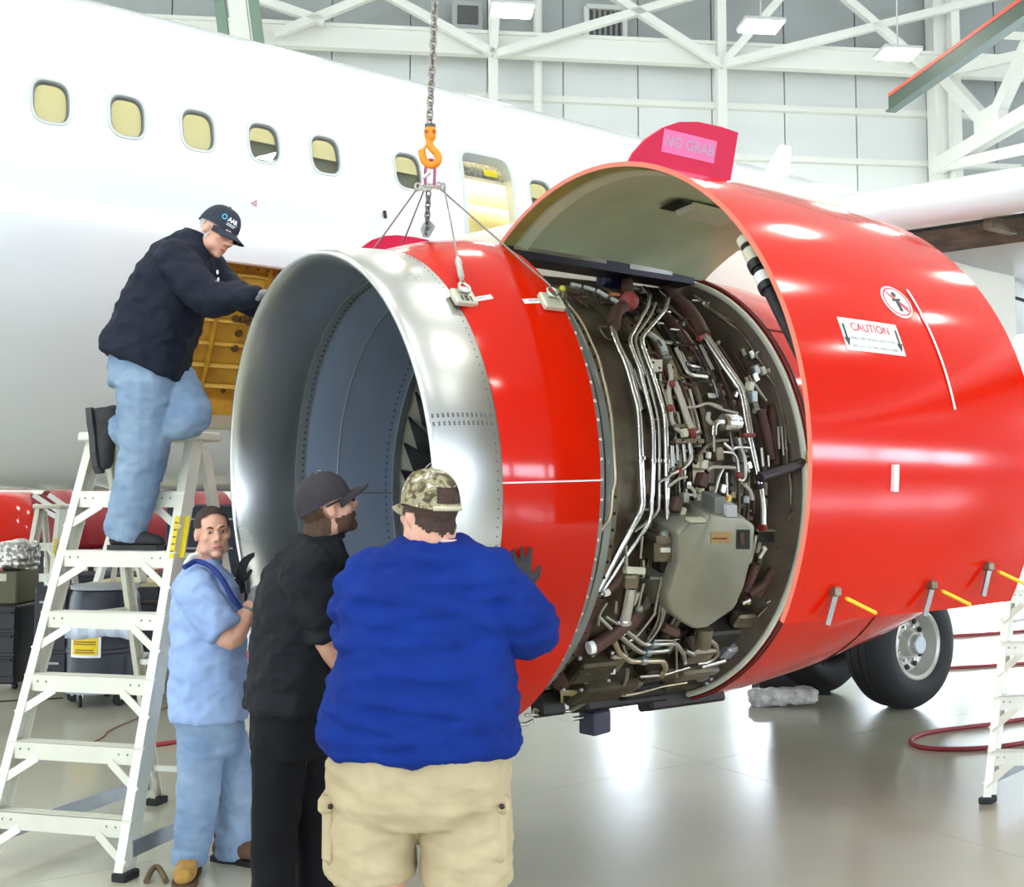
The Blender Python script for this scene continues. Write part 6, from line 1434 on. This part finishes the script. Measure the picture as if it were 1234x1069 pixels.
def boot(parent, heel, fwd, s, mm, sole_mm, name='boot', up=UPZ, tall=0.10):
    R = frame(fwd, up); L = lambda x, y, z: Vector(heel) + R @ (Vector((x, y, z))*s)
    m = MB(); secs = []
    for y, w, h in ((-0.035, 0.030, 0.07), (0.0, 0.038, 0.105), (0.05, 0.040, 0.115), (0.11, 0.044, 0.085), (0.17, 0.049, 0.065), (0.215, 0.046, 0.055), (0.245, 0.030, 0.038)):
        secs.append((L(0, y, 0.022 + h/2), R @ Vector((w*s, 0, 0)), R @ Vector((0, 0, h/2*s))))
    loft(m, secs, 18, 2.6); limb(m, [L(0, 0.02, 0.08), L(0, 0.01, 0.08 + tall)], [0.047*s, 0.052*s])
    me = fuse(m, 0.008, 3); bo = link(name, me, mm, parent)
    m = MB(); poly = [L(x, y, 0) for x, y in ((-0.036, -0.04), (-0.045, 0.03), (-0.040, 0.09), (-0.054, 0.17), (-0.048, 0.23), (-0.02, 0.262), (0.02, 0.262), (0.048, 0.23), (0.054, 0.17), (0.040, 0.09), (0.045, 0.03), (0.036, -0.04))]
    m.prism(poly, R @ Vector((0, 0, 0.026*s))); m.build('sole', sole_mm, bo, smooth=False)
    return bo
def cloth(name, mb, mm, parent, voxel=0.011, smooth=5, folds=((0.006, 9, (1, 1, 1.6), 1.3),)):
    me = fuse(mb, voxel, smooth)
    for amp, fr, an, sd in folds: wrinkle(me, amp, fr, an, sd)
    return link(name, me, mm, parent)

# ---------------------------------------------------------------- man in the blue T-shirt, seen from behind
def person_tee():
    D = 3.30; A = lambda px, py, d=D: at_d(px, py, d)
    fd = (FH*0.93 - RT*0.36).normalized(); rd = fd.cross(UPZ).normalized()
    root = thing('person', 'heavyset man in royal blue T-shirt and khaki cargo shorts, hand on the red band', 'person', (A(510, 900).x, A(510, 900).y, 0))
    b = MB(); hc = A(517, 617, 3.28); hf = (FH*0.80 - RT*0.60 + UPZ*0.03).normalized(); HR = frame(hf)
    head(b, hc, HR, 1.03, A(520, 662), 0.075)
    W = RT; F = FH
    loft(b, [(A(508, 945), W*0.16, F*0.12), (A(510, 920), W*0.22, F*0.16), (A(512, 830), W*0.24, F*0.18), (A(516, 740), W*0.23, F*0.16), (A(520, 690), W*0.20, F*0.12), (A(521, 662), W*0.10, F*0.08)])
    el, wr = A(640, 762, 3.28), A(632, 712, 3.72); shR = A(600, 705, 3.28)
    limb(b, [shR, el, wr], [0.062, 0.052, 0.034])
    elL, wrL = A(446, 775, 3.46), A(462, 725, 3.60); shL = A(440, 705, 3.30); limb(b, [shL, elL, wrL], [0.062, 0.052, 0.036])
    for px, sx in ((452, -1), (558, 1)):
        hip = A(px + 3*(-sx), 962); knee = A(px - 4*sx, 1090); ank = A(px - 6*sx, 1090); ank = Vector((ank.x, ank.y, 0.09)); limb(b, [hip, knee, ank], [0.105, 0.085, 0.052])
        limb(b, [ank + (knee-ank)*0.62 + UPZ*0.0, ank + (knee-ank)*0.45], [0.078, 0.070])
    me = fuse(b, 0.0075, 4); body = link('body', me, SKIN, root)
    # short dark hair under the cap
    Li = HR.transposed()
    def hair(p):
        q = Li @ (p - hc); return q.y < 0.026 and q.z > -0.066 + 5.0*q.x*q.x + 0.006*math.sin(q.x*160) and q.z < 0.115 and abs(q.x) < 0.10 and not (abs(q.x) > 0.064 and q.z < 0.0 and q.y > -0.03)
    shell(me, 'hair', mat('hair_dark_brown', (74, 52, 42), 0.8, rgb2=(52, 36, 30), vscale=60), body, hair, 0.005)
    face(body, hc, HR, 1.03)
    camo = camo_mat()
    crown, L = cap(root, hc + UPZ*0.008, HR, 1.05, camo, opening=True, droop=0.3)
    m = MB(); pts = [L(0.085*math.cos(a), -0.009 + 0.107*math.sin(a), 0.006) for a in np.linspace(math.radians(236), math.radians(304), 12)]; m.tube(pts, 0.008, 8); m.build('cap_strap', mat('strap_tan', (196, 188, 164), 0.7), crown)
    # shirt
    t = MB()
    loft(t, [(A(505, 899), W*0.313, F*0.225), (A(505, 870), W*0.308, F*0.222), (A(508, 820), W*0.285, F*0.215), (A(513, 780), W*0.268, F*0.20), (A(517, 735), W*0.268, F*0.19), (A(519, 700), W*0.262, F*0.165), (A(520, 676), W*0.215, F*0.135), (A(521, 661), W*0.145, F*0.11), (A(521, 651), W*0.10, F*0.088)], 32, 2.5)
    limb(t, [A(588, 708, 3.29), A(637, 757, 3.27), A(636, 762, 3.40)], [0.115, 0.092, 0.086]); limb(t, [A(448, 708, 3.30), A(432, 745, 3.36), A(442, 770, 3.44)], [0.115, 0.092, 0.088], ends=(1, 0))
    tee = cloth('t_shirt', t, mat('tee_royal_blue', (12, 48, 136), 0.85, rgb2=(9, 38, 114), vscale=5, bump=0.15, bscale=300, spec=0.2), root, 0.010, 5, ((0.026, 4.2, (0.7, 0.7, 2.6), 2.2), (0.012, 9, (1, 1, 1.8), 5.1)))
    m = MB(); m.tube([A(521, 652) + W*0.108*math.cos(a) + F*0.094*math.sin(a) + UPZ*0.004*math.cos(a) for a in np.linspace(0, 2*math.pi, 33)[:-1]], 0.008, 8, closed=True); m.build('collar', mat('tee_royal_blue', (0, 0, 0)), tee)
    m = MB(); m.tube([A(533, 651) + W*0.07*math.cos(a) - F*0.092*math.sin(a) for a in np.linspace(0.2, 1.6, 9)], 0.006, 6); m.build('collar_tag', mat('tag_pale', (226, 190, 180), 0.7), tee)
    # shorts
    s = MB(); loft(s, [(A(505, 985), W*0.255, F*0.16), (A(505, 960), W*0.280, F*0.195), (A(505, 920), W*0.288, F*0.205), (A(505, 885), W*0.280, F*0.20)], 28, 2.5)
    limb(s, [A(453, 955), A(447, 1005), A(446, 1050)], [0.150, 0.146, 0.142], ends=(1, 0)); limb(s, [A(557, 955), A(562, 1005), A(563, 1060)], [0.150, 0.147, 0.143], ends=(1, 0))
    kh = mat('shorts_khaki', (196, 180, 146), 0.85, rgb2=(178, 162, 128), vscale=6, bump=0.15, bscale=250, spec=0.2)
    sh = cloth('cargo_shorts', s, kh, root, 0.010, 3, ((0.012, 6, (1, 1, 1.6), 7.7), (0.006, 13, (1, 1, 2), 1.9)))
    m = MB(); m.tube([A(497, y, 3.094 + 0.01*(y-905)/50) for y in (905, 930, 955)], 0.004, 6); m.build('seat_seam', mat('seam_khaki', (140, 124, 92), 0.9), sh)
    for pxx, d2, sg in ((607, 3.28, 1), (396, 3.28, -1)):
        m = MB(); c = A(pxx - sg*6, 995, d2); m.bbox(c, (0.05, 0.17, 0.20), frame(FH), 0.02); pk = m.build('cargo_pocket', kh, sh)
        m = MB(); c = A(pxx - sg*3, 962, d2); m.bbox(c, (0.055, 0.18, 0.055), frame(FH), 0.012); m.build('pocket_flap', kh, sh)
        m = MB(); m.ell(A(pxx - sg*2, 972, d2 - 0.10), 0.009, n=8, m=5); m.build('button', M_DARK, sh)
    # glove on the cowl
    g = MB(); hand(g, wr, (UPZ*0.85 + FH*0.35 - RT*0.15), FH, 1.0, (0.15, 0.12, 0.1, 0.12), -1, 0.25); limb(g, [wr + (el-wr)*0.15, wr], [0.042, 0.034])
    link('glove', fuse(g, 0.0045, 2), mat('glove_dark_grey', (62, 62, 64), 0.8, var=0.3, vscale=40), root)
    g = MB(); hand(g, wrL, (UPZ*0.6 + FH*0.7), FH, 1.0, (0.2,)*4, 1); limb(g, [wrL + (elL-wrL)*0.15, wrL], [0.042, 0.034])
    link('glove', fuse(g, 0.0045, 2), mat('glove_dark_grey', (0, 0, 0)), root)
    for px in (449, 558):
        q = A(px, 1090); boot(root, Vector((q.x, q.y, 0)) - fd*0.06, fd, 1.08, mat('shoe_dark', (60, 52, 46), 0.7), M_RUBBER, 'shoe', tall=0.02)
def camo_mat():
    m = bpy.data.materials.new('cap_camo'); m.use_nodes = True; nt = m.node_tree; b = nt.nodes['Principled BSDF']; b.inputs['Roughness'].default_value = 0.9; b.inputs['Specular IOR Level'].default_value = 0.1
    tc = nt.nodes.new('ShaderNodeTexCoord'); n = nt.nodes.new('ShaderNodeTexNoise'); n.inputs['Scale'].default_value = 26; n.inputs['Detail'].default_value = 4; n.inputs['Distortion'].default_value = 1.2
    r = nt.nodes.new('ShaderNodeValToRGB'); nt.links.new(tc.outputs['Object'], n.inputs['Vector']); nt.links.new(n.outputs['Fac'], r.inputs['Fac']); nt.links.new(r.outputs['Color'], b.inputs['Base Color'])
    e = r.color_ramp.elements; e[0].position = 0.36; e[0].color = (*lin((84, 76, 60)), 1); e[1].position = 0.66; e[1].color = (*lin((222, 218, 200)), 1)
    for p, c in ((0.44, (128, 120, 94)), (0.52, (176, 166, 134)), (0.58, (120, 118, 100))):
        x = r.color_ramp.elements.new(p); x.color = (*lin(c), 1)
    r.color_ramp.interpolation = 'LINEAR'
    return m
person_tee()

# ---------------------------------------------------------------- man in the black work shirt, looking up into the inlet
def person_black():
    D = 3.88; A = lambda px, py, d=D: at_d(px, py, d)
    fd = (RT*0.88 + FH*0.47).normalized(); sd = fd.cross(UPZ).normalized()        # sd: his right, towards the camera
    g0 = A(352, 900)
    root = thing('person', 'man in black shirt and trousers with dark cap and sunglasses, looking up into inlet', 'person', (g0.x, g0.y, 0))
    b = MB(); hc = A(394, 611); hf = (RT*0.86 + FH*0.38 + UPZ*0.32).normalized(); HR = frame(hf); head(b, hc, HR, 0.98, A(385, 660), 0.060)
    loft(b, [(A(350, 880), fd*0.10, sd*0.13), (A(351, 850), fd*0.12, sd*0.16), (A(358, 780), fd*0.13, sd*0.17), (A(366, 720), fd*0.13, sd*0.18), (A(376, 678), fd*0.10, sd*0.15), (A(386, 652), fd*0.06, sd*0.07)])
    sh, el, wr = A(372, 690, D-0.17), A(394, 775, D-0.17), A(420, 815, D-0.05); limb(b, [sh, el, wr], [0.055, 0.048, 0.032]); hand(b, wr, (wr-el), sd*-1, 0.95, thumb=1)
    sh2, el2, wr2 = A(376, 690, D+0.15), A(420, 760, D+0.22), A(440, 705, D+0.30); limb(b, [sh2, el2, wr2], [0.055, 0.046, 0.032]); hand(b, wr2, (wr2-el2), fd, 0.95, thumb=-1)
    for px, d2 in ((330, D-0.05), (375, D+0.08)):
        hip = A(345 if d2 < D else 365, 900, d2); knee = A(px + 5, 1010, d2); ank = A(px + (0 if d2 < D else 0), 1100, d2); ank = Vector((ank.x, ank.y, 0.09)); limb(b, [hip, knee, ank], [0.085, 0.062, 0.045])
    me = fuse(b, 0.0075, 4); body = link('body', me, SKIN, root); Li = HR.transposed()
    brown = mat('hair_brown', (92, 66, 48), 0.8, rgb2=(66, 46, 34), vscale=60)
    shell(me, 'hair', brown, body, lambda p: (lambda q: q.y < 0.005 and -0.095 < q.z < 0.012 and abs(q.x) < 0.1 and q.y < -0.01 - max(0, -q.z - 0.03)*0.3 and not (abs(q.x) > 0.066 and -0.045 < q.z < 0.02 and q.y > -0.03))(Li @ (p - hc)), 0.011)
    shell(me, 'beard', mat('beard_brown', (84, 58, 44), 0.85), body, lambda p: (lambda q: q.y > 0.0 and -0.13 < q.z < -0.046 and abs(q.x) < 0.09 and not (abs(q.z + 0.067) < 0.011 and abs(q.x) < 0.024))(Li @ (p - hc)), 0.0035)
    face(body, hc, HR, 0.98)
    dark = mat('cap_charcoal', (58, 54, 60), 0.85, rgb2=(46, 43, 48), vscale=20)
    crown, L = cap(root, hc + UPZ*0.004, HR, 1.04, dark, droop=0.0, tilt=0.05)
    m = MB(); m.ell(L(0, 0.02, 0.127), (0.014, 0.010, 0.004), n=10, m=6); m.build('cap_pin', M_FLANGE, crown)
    Lh = lambda x, y, z: hc + HR @ Vector((x, y, z))
    for sx in (-1, 1):
        m = MB(); m.ell(Lh(sx*0.032, 0.094, 0.006), (0.026, 0.008, 0.017), HR, 14, 8); gl = m.build('sunglass_lens', mat('lens_black', (12, 12, 14), 0.08), root)
        m = MB(); m.tube([Lh(sx*0.058, 0.085, 0.012), Lh(sx*0.078, 0.03, 0.014), Lh(sx*0.082, -0.02, 0.008)], 0.004, 6); m.build('sunglass_arm', M_BLACK, gl)
    t = MB(); loft(t, [(A(347, 852), fd*0.150, sd*0.20), (A(350, 820), fd*0.150, sd*0.20), (A(357, 770), fd*0.150, sd*0.20), (A(363, 725), fd*0.155, sd*0.205), (A(369, 690), fd*0.145, sd*0.20), (A(378, 664), fd*0.105, sd*0.15), (A(385, 648), fd*0.075, sd*0.085)], 28, 2.4)
    limb(t, [A(372, 692, D-0.16), A(388, 735, D-0.18), A(397, 768, D-0.18)], [0.100, 0.085, 0.078], ends=(1, 0)); limb(t, [A(378, 690, D+0.15), A(410, 735, D+0.2), A(418, 752, D+0.22)], [0.095, 0.08, 0.075], ends=(1, 0))
    blk = mat('work_shirt_black', (26, 30, 36), 0.75, rgb2=(18, 22, 28), vscale=7, bump=0.1, bscale=250, spec=0.25)
    shirt = cloth('work_shirt', t, blk, root, 0.010, 4, ((0.018, 6, (1, 1, 1.7), 4.4), (0.007, 14, (1, 1, 1.5), 8.2)))
    m = MB(); m.tube([A(387, 648) + fd*0.078*math.cos(a) + sd*0.088*math.sin(a) + UPZ*0.008*math.cos(a) for a in np.linspace(0, 2*math.pi, 29)[:-1]], 0.011, 8, closed=True); m.build('collar', blk, shirt)
    p = MB(); loft(p, [(A(348, 905), fd*0.130, sd*0.18), (A(348, 870), fd*0.134, sd*0.185), (A(349, 845), fd*0.13, sd*0.18)], 24, 2.4)
    for hx, hd, kx, fx in ((338, D-0.07, 331, 327), (366, D+0.09, 381, 384)):
        hip, knee = A(hx, 895, hd), A(kx, 1010, hd); an = A(fx, 1110, hd); an.z = 0.05; limb(p, [hip, knee, an], [0.105, 0.082, 0.072])
        boot(root, Vector((an.x, an.y, 0)) - fd*0.06, fd, 1.02, mat('boot_black', (34, 32, 32), 0.6), M_RUBBER, tall=0.05)
    cloth('trousers', p, mat('trousers_black', (17, 18, 22), 0.8, spec=0.2), root, 0.010, 4, ((0.008, 7, (1, 1, 1.2), 6.1),))
person_black()

# ---------------------------------------------------------------- man in the light blue shirt at the lip
def person_lightblue():
    D = 4.98; A = lambda px, py, d=D: at_d(px, py, d)
    fd = (RT*0.90 + FH*0.30).normalized(); sd = fd.cross(UPZ).normalized(); g0 = A(250, 900)
    root = thing('person', 'man with cropped hair in light blue shirt and jeans, gripping the inlet lip', 'person', (g0.x, g0.y, 0))
    b = MB(); hc = A(256, 641, D-0.02); hf = (-FH*0.86 + RT*0.45 - UPZ*0.04).normalized(); HR = frame(hf, UPZ - RT*0.10); head(b, hc, HR, 1.02, A(246, 690), 0.062)
    loft(b, [(A(253, 880), fd*0.10, sd*0.12), (A(252, 820), fd*0.13, sd*0.16), (A(252, 760), fd*0.13, sd*0.17), (A(248, 712), fd*0.13, sd*0.17), (A(246, 690), fd*0.07, sd*0.09)])
    sh, el, wr = A(240, 712, D-0.17), A(278, 776, D-0.20), A(301, 732, D-0.10); limb(b, [sh, el, wr], [0.058, 0.056, 0.036])
    sh2, el2, wr2 = A(262, 708, D+0.10), A(282, 740, D+0.10), A(287, 705, D+0.06); limb(b, [sh2, el2, wr2], [0.055, 0.046, 0.034])
    for px, d2 in ((235, D-0.10), (283, D+0.08)):
        hip, knee, ank = A(244 if d2 < D else 272, 897, d2), A(px + 4, 970, d2), A(px, 1040, d2); ank.z = 0.09; limb(b, [hip, knee, ank], [0.075, 0.06, 0.045])
    me = fuse(b, 0.005, 6); body = link('body', me, SKIN, root); Li = HR.transposed()
    shell(me, 'hair', mat('hair_cropped', (70, 54, 44), 0.85, rgb2=(50, 38, 32), vscale=80), body, lambda p: (lambda q: q.z > 0.070 + 0.018*math.cos(q.x*32) - (0.10 if q.y < 0.0 else 0.0)*min(1, -q.y*14) - (0.035 if abs(q.x) > 0.058 else 0) and q.z > -0.07 and not (abs(q.x) > 0.074 and q.z < 0.025))(Li @ (p - hc)), 0.005)
    face(body, hc, HR, 1.02, brow=(80, 60, 46))
    lb = mat('shirt_light_blue', (164, 190, 234), 0.8, rgb2=(150, 176, 222), vscale=6, bump=0.1, bscale=250, spec=0.2)
    t = MB(); loft(t, [(A(251, 863), fd*0.182, sd*0.20), (A(251, 830), fd*0.178, sd*0.20), (A(251, 780), fd*0.172, sd*0.20), (A(250, 735), fd*0.165, sd*0.20), (A(248, 708), fd*0.150, sd*0.195), (A(246, 690), fd*0.10, sd*0.14), (A(247, 676), fd*0.068, sd*0.085)], 28, 2.4)
    limb(t, [A(238, 712, D-0.14), A(258, 745, D-0.19), A(270, 762, D-0.20)], [0.098, 0.088, 0.080], ends=(1, 0)); limb(t, [A(262, 708, D+0.10), A(276, 728, D+0.1)], [0.085, 0.075], ends=(1, 0))
    shirt = cloth('work_shirt', t, lb, root, 0.010, 4, ((0.016, 6, (1, 1, 1.5), 3.3), (0.007, 14, (1, 1, 1.4), 9.4)))
    nb = mat('navy_trim', (26, 52, 128), 0.7)
    def trimline(pts, rad):
        m = MB(); m.tube(rounded([A(x, y, d) for x, y, d in pts], 0.03, 4), rad, 8); return m.build('collar_trim', nb, shirt)
    trimline(((222, 684, D-0.20), (236, 675, D-0.135), (254, 682, D-0.175), (268, 698, D-0.20), (281, 722, D-0.20), (290, 733, D-0.18)), 0.013)
    m = MB(); m.tube(rounded([A(248, 677) + fd*0.066*math.cos(a) + sd*0.082*math.sin(a) for a in np.linspace(0, 2*math.pi, 25)[:-1]], 0.01, 2, closed=True), 0.013, 8, closed=True); m.build('collar', lb, shirt)
    m = MB(); m.tube([A(224, 680, D-0.15), A(230, 671, D-0.10), A(238, 668, D-0.08)], 0.014, 8); m.build('undershirt', M_LABEL, shirt)
    jl = jeans_mat()
    p = MB(); loft(p, [(A(254, 905), fd*0.150, sd*0.17), (A(253, 870), fd*0.155, sd*0.18), (A(253, 850), fd*0.15, sd*0.175)], 24, 2.4)
    limb(p, [A(243, 895, D-0.09), A(238, 970, D-0.12), A(228, 1038, D-0.10)], [0.108, 0.092, 0.080], ends=(1, 0)); limb(p, [A(272, 895, D+0.08), A(285, 970, D+0.10), A(280, 1032, D+0.10)], [0.108, 0.09, 0.080], ends=(1, 0))
    cloth('jeans', p, jl, root, 0.010, 3, ((0.010, 7, (1, 1, 1.9), 5.5), (0.005, 18, (1, 1, 1.6), 2.5)))
    q = A(228, 1050, D-0.10); boot(root, Vector((q.x, q.y, 0)) + FH*0.05, (-FH*0.8 + RT*0.1), 1.05, mat('boot_tan', (186, 144, 70), 0.8, rgb2=(150, 112, 52), vscale=20), mat('sole_brown', (86, 62, 40), 0.7), tall=0.06)
    q = A(272, 1040, D+0.10); boot(root, Vector((q.x, q.y, 0)) - RT*0.02, (RT*0.9 - FH*0.3), 1.05, mat('boot_brown', (104, 78, 56), 0.8), M_RUBBER, tall=0.06)
    gg = mat('glove_knit_grey', (140, 140, 142), 0.85, var=0.25, vscale=50); gd = mat('glove_palm_black', (40, 40, 44), 0.8)
    g = MB(); hand(g, wr, (UPZ*0.75 + RT*0.25 + FH*0.3), (RT*0.5 + FH*0.6), 1.0, (0.9, 0.95, 0.95, 0.95), -1); limb(g, [wr + (el-wr)*0.12, wr], [0.040, 0.034]); link('glove', fuse(g, 0.0045, 2), gg, root)
    g = MB(); hand(g, wr2, (UPZ*0.9 + RT*0.2), (RT*0.7 + FH*0.5), 1.0, (0.25, 0.3, 0.35, 0.4), -1, 0.1); limb(g, [wr2 + (el2-wr2)*0.12, wr2], [0.040, 0.034]); link('glove', fuse(g, 0.0045, 2), gd, root)
def jeans_mat():
    m = bpy.data.materials.new('denim'); m.use_nodes = True; nt = m.node_tree; b = nt.nodes['Principled BSDF']; b.inputs['Roughness'].default_value = 0.85; b.inputs['Specular IOR Level'].default_value = 0.2
    tc = nt.nodes.new('ShaderNodeTexCoord'); n = nt.nodes.new('ShaderNodeTexNoise'); n.inputs['Scale'].default_value = 4.5; n.inputs['Detail'].default_value = 8
    r = nt.nodes.new('ShaderNodeValToRGB'); nt.links.new(tc.outputs['Object'], n.inputs['Vector']); nt.links.new(n.outputs['Fac'], r.inputs['Fac']); nt.links.new(r.outputs['Color'], b.inputs['Base Color'])
    e = r.color_ramp.elements; e[0].position = 0.33; e[0].color = (*lin((110, 136, 168)), 1); e[1].position = 0.67; e[1].color = (*lin((148, 170, 194)), 1)
    return m
person_lightblue()

# ---------------------------------------------------------------- older man on the ladder
def person_ladder():
    D = 5.28; A = lambda px, py, d=D: at_d(px, py, d)
    fd = (RT*0.95 + FH*0.10).normalized(); sd = fd.cross(UPZ).normalized()
    stp = LADDER_STEP(4)
    root = thing('person', 'older man in navy shirt and jeans kneeling on the stepladder, leaning over the lip', 'person', stp)
    b = MB(); hc = A(262, 279, D-0.02); hf = (RT*0.74 - FH*0.34 - UPZ*0.46).normalized(); HR = frame(hf, UPZ + RT*0.5); head(b, hc, HR, 1.03, A(232, 300), 0.066)
    up1 = (A(238, 290) - A(180, 430)).normalized(); bf = fd - up1*fd.dot(up1); bf.normalize()
    loft(b, [(A(182, 440), bf*0.14, sd*0.17), (A(190, 400), bf*0.15, sd*0.17), (A(205, 350), bf*0.15, sd*0.18), (A(222, 312), bf*0.13, sd*0.18), (A(234, 292), bf*0.07, sd*0.09)])
    sh, el, wr = A(216, 312, D-0.18), A(254, 364, D-0.22), A(308, 356, D-0.30); limb(b, [sh, el, wr], [0.058, 0.050, 0.036])
    sh2, el2, wr2 = A(236, 308, D+0.16), A(274, 345, D+0.12), A(316, 372, D-0.12); limb(b, [sh2, el2, wr2], [0.058, 0.048, 0.036])
    hipA, kneeA = A(175, 450, D-0.06), A(176, 545, D-0.02); ankA = stp + UPZ*0.10 + RT*0.02
    hipB, kneeB, ankB = A(200, 455, D+0.10), A(236, 508, D-0.02), A(138, 522, D+0.02)
    limb(b, [hipA, kneeA, ankA], [0.10, 0.07, 0.05]); limb(b, [hipB, kneeB, ankB], [0.10, 0.07, 0.05])
    me = fuse(b, 0.0065, 3); body = link('body', me, SKIN, root); Li = HR.transposed()
    shell(me, 'hair', mat('hair_grey', (206, 200, 194), 0.85), body, lambda p: (lambda q: q.y < 0.02 and -0.075 < q.z < 0.05 and abs(q.x) < 0.1 and not (abs(q.x) > 0.066 and q.y > -0.03 and q.z < 0.02))(Li @ (p - hc)), 0.004)
    face(body, hc, HR, 1.03, brow=(190, 180, 172), lip=(186, 110, 104))
    navy = mat('cap_navy', (44, 54, 68), 0.85, rgb2=(36, 44, 58), vscale=20)
    crown, L = cap(root, hc + HR @ Vector((0, 0, 0.006)), HR, 1.05, navy, droop=0.5)
    def capf(a0, z0):
        def f(u, v):
            a = a0 + u/0.098; z = z0 + v; ph = math.asin(min(1, max(0, (z - 0.018)/0.106))); return L(0.087*math.cos(a)*math.cos(ph)**0.7, -0.009 + 0.1085*math.sin(a)*math.cos(ph)**0.7, z)
        return f
    surf_text('AAR', 0.030, capf(math.radians(66), 0.070), 'cap_lettering', M_LABEL, crown, 0.0012)
    for k in range(2):
        f = capf(math.radians(66), 0.051 - 0.008*k); m = MB(); m.grid(lambda u, v: f(u, v), np.linspace(-0.028, 0.026 - 0.01*k, 7), [-0.0016, 0.0016]); m.build('cap_stitching', M_LABEL, crown, smooth=False, fix=False)
    m = MB(); f = capf(math.radians(36), 0.070); pts = [f(0.011*math.cos(a), 0.011*math.sin(a)) for a in np.linspace(0, 2*math.pi, 15)[:-1]]; m.tube(pts, 0.003, 6, closed=True); m.build('cap_emblem', mat('emblem_cyan', (90, 190, 230), 0.5), crown)
    Lh = lambda x, y, z: hc + HR @ (Vector((x, y, z))*1.03)
    for sx in (-1, 1):
        m = MB(); m.tube([Lh(sx*0.032 + 0.022*math.cos(a), 0.103, 0.002 + 0.016*math.sin(a)) for a in np.linspace(0, 2*math.pi, 15)[:-1]], 0.0016, 5, closed=True); gl = m.build('spectacle_rim', M_STEEL, root)
        m = MB(); m.tube([Lh(sx*0.055, 0.10, 0.006), Lh(sx*0.082, 0.0, 0.006)], 0.0016, 5); m.build('spectacle_arm', M_STEEL, gl)
    nv = mat('shirt_navy', (30, 36, 52), 0.75, rgb2=(22, 27, 42), vscale=7, bump=0.1, bscale=250, spec=0.25)
    t = MB(); loft(t, [(A(172, 443), bf*0.215, sd*0.24), (A(178, 420), bf*0.21, sd*0.235), (A(192, 385), bf*0.195, sd*0.225), (A(206, 350), bf*0.185, sd*0.215), (A(220, 318), bf*0.155, sd*0.205), (A(231, 298), bf*0.10, sd*0.14), (A(239, 286), bf*0.07, sd*0.085)], 28, 2.4)
    limb(t, [A(212, 316, D-0.16), A(250, 362, D-0.22), A(302, 357, D-0.29)], [0.105, 0.085, 0.055]); limb(t, [A(236, 310, D+0.14), A(272, 346, D+0.12), A(308, 370, D-0.08)], [0.10, 0.075, 0.055])
    shirt = cloth('work_shirt', t, nv, root, 0.010, 4, ((0.018, 6, (1, 1, 1.4), 2.9), (0.007, 14, (1, 1, 1.3), 7.2)))
    m = MB(); m.tube([A(240, 286) + bf*0.074*math.cos(a) + sd*0.09*math.sin(a) for a in np.linspace(0, 2*math.pi, 25)[:-1]], 0.013, 8, closed=True); m.build('collar', nv, shirt)
    for px, py in ((262, 328), (263, 337), (260, 341)):
        m = MB(); m.ell(A(px, py, D-0.22), (0.006, 0.006, 0.012), n=8, m=5); m.build('pocket_pen', M_LABEL, shirt)
    jm = MATS.get('denim2') or jeans_mat()
    p = MB(); loft(p, [(A(172, 468), fd*0.155, sd*0.19), (A(174, 440), fd*0.165, sd*0.20), (A(178, 415), bf*0.16, sd*0.19)], 24, 2.4)
    limb(p, [A(176, 455, D-0.07), A(174, 545, D-0.02), stp + UPZ*0.075 + RT*0.02], [0.145, 0.120, 0.100], ends=(1, 0)); limb(p, [A(205, 462, D+0.08), A(234, 503, D-0.02), A(140, 520, D+0.02)], [0.135, 0.105, 0.085], ends=(1, 0))
    cloth('jeans', p, jm, root, 0.010, 3, ((0.009, 7, (1, 1, 1.9), 4.9), (0.005, 18, (1, 1, 1.4), 1.7)))
    bk = mat('boot_charcoal', (52, 50, 52), 0.75, rgb2=(40, 38, 40), vscale=20)
    boot(root, stp - RT*0.01 - UPZ*0.0, (RT*0.97 - FH*0.16), 1.02, bk, mat('sole_dark', (44, 42, 44), 0.7), tall=0.03)
    kb = A(131, 520, D+0.02); boot(root, A(108, 503, D+0.02), (-UPZ*0.97 + RT*0.15), 1.12, bk, mat('sole_grey', (70, 68, 70), 0.8), up=RT, tall=0.03)
    gg = MATS['glove_knit_grey']; 
    g = MB(); hand(g, wr, (RT*0.85 + FH*0.25 + UPZ*0.10), (-UPZ*0.7 + RT*0.35), 1.08, (0.45, 0.5, 0.5, 0.55), -1); limb(g, [wr + (el-wr)*0.10, wr], [0.042, 0.036]); link('glove', fuse(g, 0.0045, 2), gg, root)
    g = MB(); hand(g, wr2, (RT*0.8 + FH*0.2 - UPZ*0.15), (-UPZ*0.3 + RT*0.7), 1.05, (0.4, 0.45, 0.5, 0.5), 1); limb(g, [wr2 + (el2-wr2)*0.10, wr2], [0.042, 0.036]); link('glove', fuse(g, 0.0045, 2), MATS['glove_palm_black'], root)
person_ladder()
